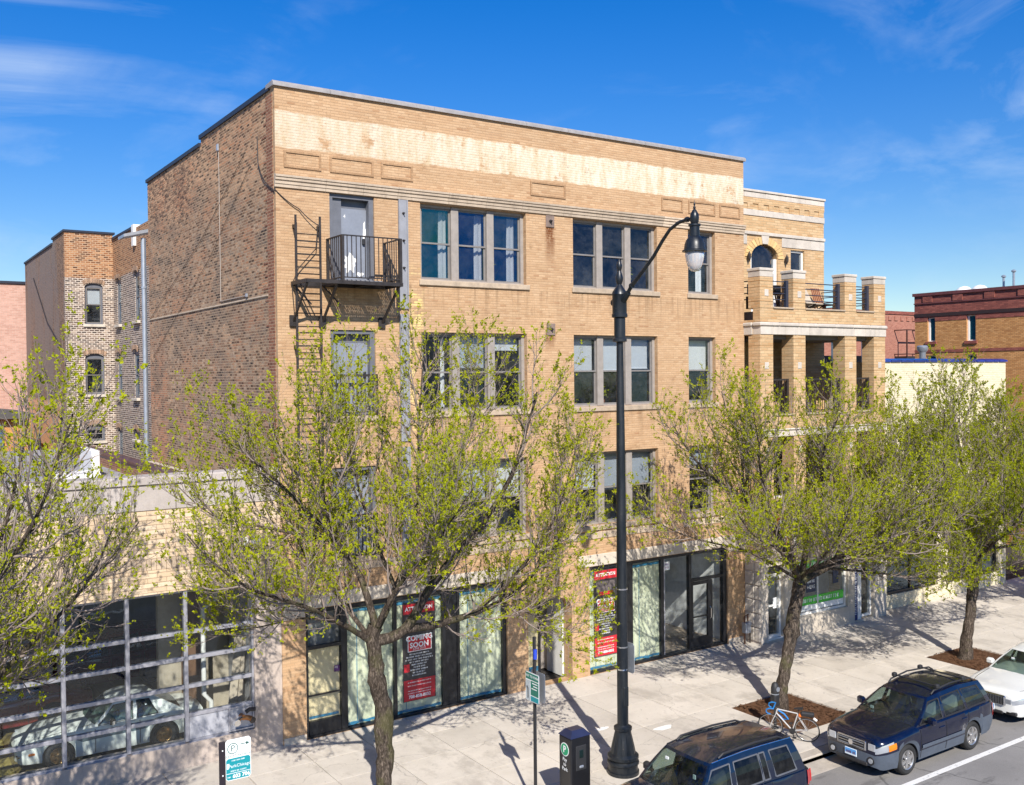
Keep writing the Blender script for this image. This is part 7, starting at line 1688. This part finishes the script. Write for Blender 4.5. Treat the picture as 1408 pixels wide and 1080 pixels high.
    v0 = c0; v1 = c0 + a * ln * .55 + b * wd + nrm * ln * .06; v2 = c0 + a * ln + nrm * ln * -.08; v3 = c0 + a * ln * .55 - b * wd + nrm * ln * .06
    vs = np.stack([v0, v1, v2, v3], 1).reshape(-1, 3); fs = np.arange(N * nl * 4).reshape(-1, 4)
    np_mesh('crown', vs, fs, leafmat or LEAF, root, False)
    return root, len(L4), N * nl
def unit_rows(v): return v / (np.linalg.norm(v, axis=1, keepdims=True) + 1e-9)
# nearest tree, in front of the left shop
TB = [(.0, -5.2, -.05), (.05, -5.2, .5), (.16, -5.2, 1.3), (.10, -5.22, 1.95), (.15, -5.18, 2.4), (-.03, -5.2, 2.95), (-.02, -5.2, 3.22), (-.1, -5.2, 3.74), (-.02, -5.2, 3.99)]
LB = [([(-.02, -5.2, 3.9), (-.25, -5, 4.91), (-.73, -4.8, 5.71), (-1.36, -4.5, 6.48), (-1.95, -4.3, 7.1), (-2.43, -4.1, 7.7)], .085),
      ([(-.73, -4.8, 5.71), (-.99, -5.1, 6.4), (-1.2, -5.4, 7.4), (-1.3, -5.6, 8.5)], .045),
      ([(-.02, -5.2, 3.9), (.54, -5, 4.62), (.93, -4.8, 5.35), (1.22, -4.6, 6.28), (1.43, -4.4, 7.8), (1.65, -4.2, 9.3)], .085),
      ([(-.02, -5.2, 3.70), (.59, -5.3, 3.87), (1.01, -5.5, 4.62), (1.52, -5.7, 5.3), (1.99, -6, 5.92), (2.5, -6.3, 7.0), (2.84, -6.6, 8.5)], .12),
      ([(.59, -5.3, 3.87), (1.62, -5, 3.8), (2.7, -4.6, 3.78), (3.71, -4.3, 3.95), (4.84, -4, 4.48), (5.8, -3.7, 5.4), (6.3, -3.5, 6.8)], .09),
      ([(-.1, -5.2, 3.7), (-.96, -5.6, 4.3), (-1.82, -5.9, 4.8), (-2.7, -6.1, 5.2), (-3.4, -6.2, 5.7), (-3.9, -6.2, 6.3)], .07),
      ([(1.01, -5.5, 4.62), (1.52, -4.9, 5.23), (1.6, -4.4, 5.84), (2.08, -4.1, 6.32), (3.0, -3.9, 7.9), (3.3, -3.7, 9.2)], .06),
      ([(-.02, -5.2, 3.9), (.1, -6.0, 4.9), (.4, -6.9, 5.8), (.8, -7.6, 6.9)], .06),
      ([(-.1, -5.2, 3.7), (-.4, -4.2, 4.5), (-.7, -3.2, 5.2), (-.8, -2.4, 6.2)], .06),
      ([(2.7, -4.6, 3.78), (3.3, -5.2, 4.6), (4.0, -5.7, 5.9), (4.4, -6.0, 7.6)], .05),
      ([(.54, -5, 4.62), (.3, -4.4, 5.8), (.1, -3.9, 7.2), (.1, -3.5, 8.7)], .05),
      ([(-.96, -5.6, 4.3), (-1.5, -5.0, 4.3), (-2.2, -4.4, 4.1), (-2.8, -3.9, 4.0)], .03),
      ([(-.73, -4.8, 5.7), (-1.6, -4.0, 5.9), (-2.6, -3.4, 6.2), (-3.2, -3.0, 6.8)], .045), ([(3.3, -4.45, 3.9), (4.0, -4.9, 3.55), (4.6, -5.2, 3.1)], .03)]
stats = [tree('street_tree', 'budding street tree with kinked mossy trunk in front of the left shop', TB, LB, 3, .165, knots=((2.0, .03), (2.9, .025), (1.3, .02)), leaf=.95, dens=1.1)]
TC = [(11.62, -5.2, -.05), (11.66, -5.2, .25), (11.79, -5.2, .87), (12.08, -5.2, 1.98), (12.35, -5.2, 3.01), (12.44, -5.2, 3.35)]
LC = [([(12.44, -5.2, 3.3), (12.16, -5.1, 3.85), (11.74, -5, 4.66), (11.38, -4.9, 5.2), (10.86, -4.7, 5.56), (10.03, -4.5, 6.1), (9.35, -4.3, 6.8), (8.9, -4.2, 7.5)], .11),
      ([(11.57, -5, 5.0), (11.13, -5.2, 5.71), (10.6, -5.5, 6.44), (10.2, -5.8, 7.2), (9.8, -6, 7.9)], .055),
      ([(10.86, -4.7, 5.56), (11, -4.5, 6.32), (11.13, -4.3, 6.94), (11.04, -4, 7.7), (10.93, -3.8, 8.4)], .05),
      ([(12.44, -5.2, 3.3), (12.68, -5.3, 4.6), (12.97, -5.5, 5.59), (12.6, -5.8, 6.67), (12.6, -6, 7.13), (12.86, -6.2, 7.8)], .10),
      ([(12.44, -5.2, 3.3), (13.73, -5.1, 3.53), (14.88, -4.8, 3.7), (16.0, -4.4, 3.95), (17.0, -4.2, 4.3), (18.0, -4, 5.0)], .12),
      ([(12.44, -5.2, 3.35), (11.2, -5.9, 4.1), (10.0, -6.5, 4.6), (9.0, -6.8, 5.0), (8.2, -7, 5.6)], .06),
      ([(12.5, -5.2, 3.4), (12.3, -4.3, 4.4), (12.2, -3.5, 5.4), (12.4, -2.8, 6.5)], .06),
      ([(12.97, -5.5, 5.59), (13.6, -5.0, 6.4), (14.2, -4.7, 7.2), (14.5, -4.4, 7.9)], .05),
      ([(14.88, -4.8, 3.7), (15.2, -5.4, 4.8), (15.6, -5.9, 5.8), (15.8, -6.2, 6.8)], .06),
      ([(12.5, -5.2, 3.5), (12.9, -6.3, 4.2), (13.4, -7.3, 5.0), (13.8, -8.0, 6.0)], .06),
      ([(12.5, -5.2, 3.5), (13.6, -6.3, 4.0), (14.8, -7.2, 4.5), (16.0, -7.9, 5.2)], .06), ([(12.44, -5.2, 3.35), (11.8, -6.5, 4.2), (11.0, -7.6, 5.0), (10.4, -8.4, 6.0)], .05),
      ([(13.7, -5.1, 3.5), (15.0, -5.8, 3.3), (16.4, -6.3, 3.1)], .05), ([(14.0, -5.0, 3.5), (15.4, -4.6, 4.8), (16.6, -4.3, 6.0), (17.4, -4.0, 7.2)], .05), ([(12.3, -5.2, 3.4), (11.0, -4.6, 4.2), (9.6, -4.0, 4.6), (8.4, -3.6, 5.2)], .05), ([(12.7, -5.1, 3.4), (13.6, -4.0, 3.6), (14.6, -3.0, 3.9), (15.6, -2.4, 4.6)], .06)]
stats.append(tree('street_tree', 'budding street tree forking low above the bicycle and meter post', TC, LC, 9, .165, knots=((2.0, .05),), leaf=.9, dens=1.1))
TD = [(19.8, -5.4, -.05), (19.86, -5.4, .3), (20.05, -5.4, 1.23), (20.33, -5.4, 2.55), (20.53, -5.4, 3.55)]
LD = [([(20.33, -5.4, 2.6), (19.65, -5.1, 3.37), (18.41, -4.8, 4.06), (17.2, -4.5, 4.66), (16.5, -4.2, 5.6)], .09),
      ([(20.53, -5.4, 3.5), (20.47, -5.2, 4.55), (20.28, -5, 5.69), (20.22, -4.8, 7.05), (20.27, -4.6, 8.3)], .10),
      ([(20.41, -5.4, 2.99), (18.6, -6, 4.4), (17.3, -6.4, 5.6), (16.6, -6.8, 6.9), (16.3, -7, 7.8)], .08),
      ([(20.53, -5.4, 3.32), (20.94, -5.8, 4.24), (21.46, -6.2, 4.91), (22.08, -6.5, 5.91), (22.12, -6.7, 7.3)], .09),
      ([(20.53, -5.4, 3.5), (22.52, -4.6, 4.55), (24.0, -4.1, 5.61), (25.0, -3.7, 7.0)], .09),
      ([(20.5, -5.4, 3.5), (20.3, -4.3, 4.5), (19.8, -3.3, 5.6), (19.6, -2.6, 6.8)], .07),
      ([(20.5, -5.4, 3.4), (19.6, -5.0, 5.0), (18.7, -4.6, 6.3), (18.3, -4.3, 7.6)], .07),
      ([(20.53, -5.4, 3.5), (21.6, -5.2, 5.2), (22.3, -5.0, 6.6), (22.9, -4.8, 7.9)], .07),
      ([(20.4, -5.4, 2.9), (19.4, -6.6, 3.8), (18.3, -7.8, 4.6), (17.2, -8.8, 5.6)], .07), ([(20.33, -5.4, 2.9), (19.0, -6.0, 3.0), (17.6, -6.4, 3.1), (16.2, -6.8, 3.1)], .06), ([(20.3, -5.3, 2.9), (19.4, -4.2, 3.2), (18.5, -3.0, 3.5), (17.8, -2.2, 4.2)], .06), ([(20.5, -5.4, 3.3), (21.8, -6.3, 3.5), (23.0, -6.9, 3.8), (24.0, -7.3, 4.6)], .06),
      ([(20.4, -5.4, 3.2), (20.2, -6.8, 4.2), (20.0, -8.0, 5.2), (19.8, -8.9, 6.2)], .06)]
stats.append(tree('street_tree', 'dense budding street tree rising from the mulch bed behind the white car', TD, LD, 21, .165, leaf=1.25, dens=1.15, leafmat=LEAFD))
def vase(x, y, seed, n=9, R=4.3, H=8.0, zf=3.3):
    r = random.Random(seed); tr = [(x, y, -.05), (x + .05, y, 1.2), (x - .05, y, 2.4), (x, y, zf)]; lb = []
    for k in range(n):
        a = 2 * pi * k / n + r.uniform(-.3, .3); q = r.uniform(.55, 1.0); e = r.uniform(.65, 1.0) if k % 3 else .6
        lb.append(([(x, y, zf - r.uniform(0, .5)), (x + R * .28 * q * math.cos(a), y + R * .28 * q * math.sin(a), zf + .9 * e), (x + R * .62 * q * math.cos(a), y + R * .62 * q * math.sin(a), zf + (H - zf) * .45 * e), (x + R * .88 * q * math.cos(a + .1), y + R * .88 * q * math.sin(a + .1), zf + (H - zf) * .72 * e), (x + R * q * math.cos(a + .15), y + R * q * math.sin(a + .15), zf + (H - zf) * .97 * e)], r.uniform(.06, .1)))
    return tr, lb
tA = vase(-8.1, -5.2, 4, 10, 4.4, 9.0, 3.2)
tA[1].append(([(-8.1, -5.2, 3.2), (-7.0, -4.9, 4.3), (-5.9, -4.6, 5.0), (-4.9, -4.3, 5.6), (-4.2, -4.1, 6.3)], .08)); tA[1].append(([(-8.1, -5.2, 3.2), (-7.2, -5.3, 4.0), (-6.5, -5.4, 4.2), (-5.9, -5.5, 4.0)], .05)); tA[1].append(([(-8.1, -5.2, 3.0), (-7.3, -5.2, 4.2), (-6.7, -5.1, 5.6), (-6.2, -4.9, 7.2), (-6.0, -4.8, 8.3)], .08))
stats.append(tree('street_tree', 'budding street tree reaching in from the left picture edge before the showroom', *tA, 31, .17, leaf=.7, dens=.82))
tE = vase(28.0, -5.3, 8, 10, 4.4, 8.2, 3.2)
stats.append(tree('street_tree', 'farthest budding street tree at the right picture edge', *tE, 41, .18, leaf=1.4, leafmat=LEAFD))
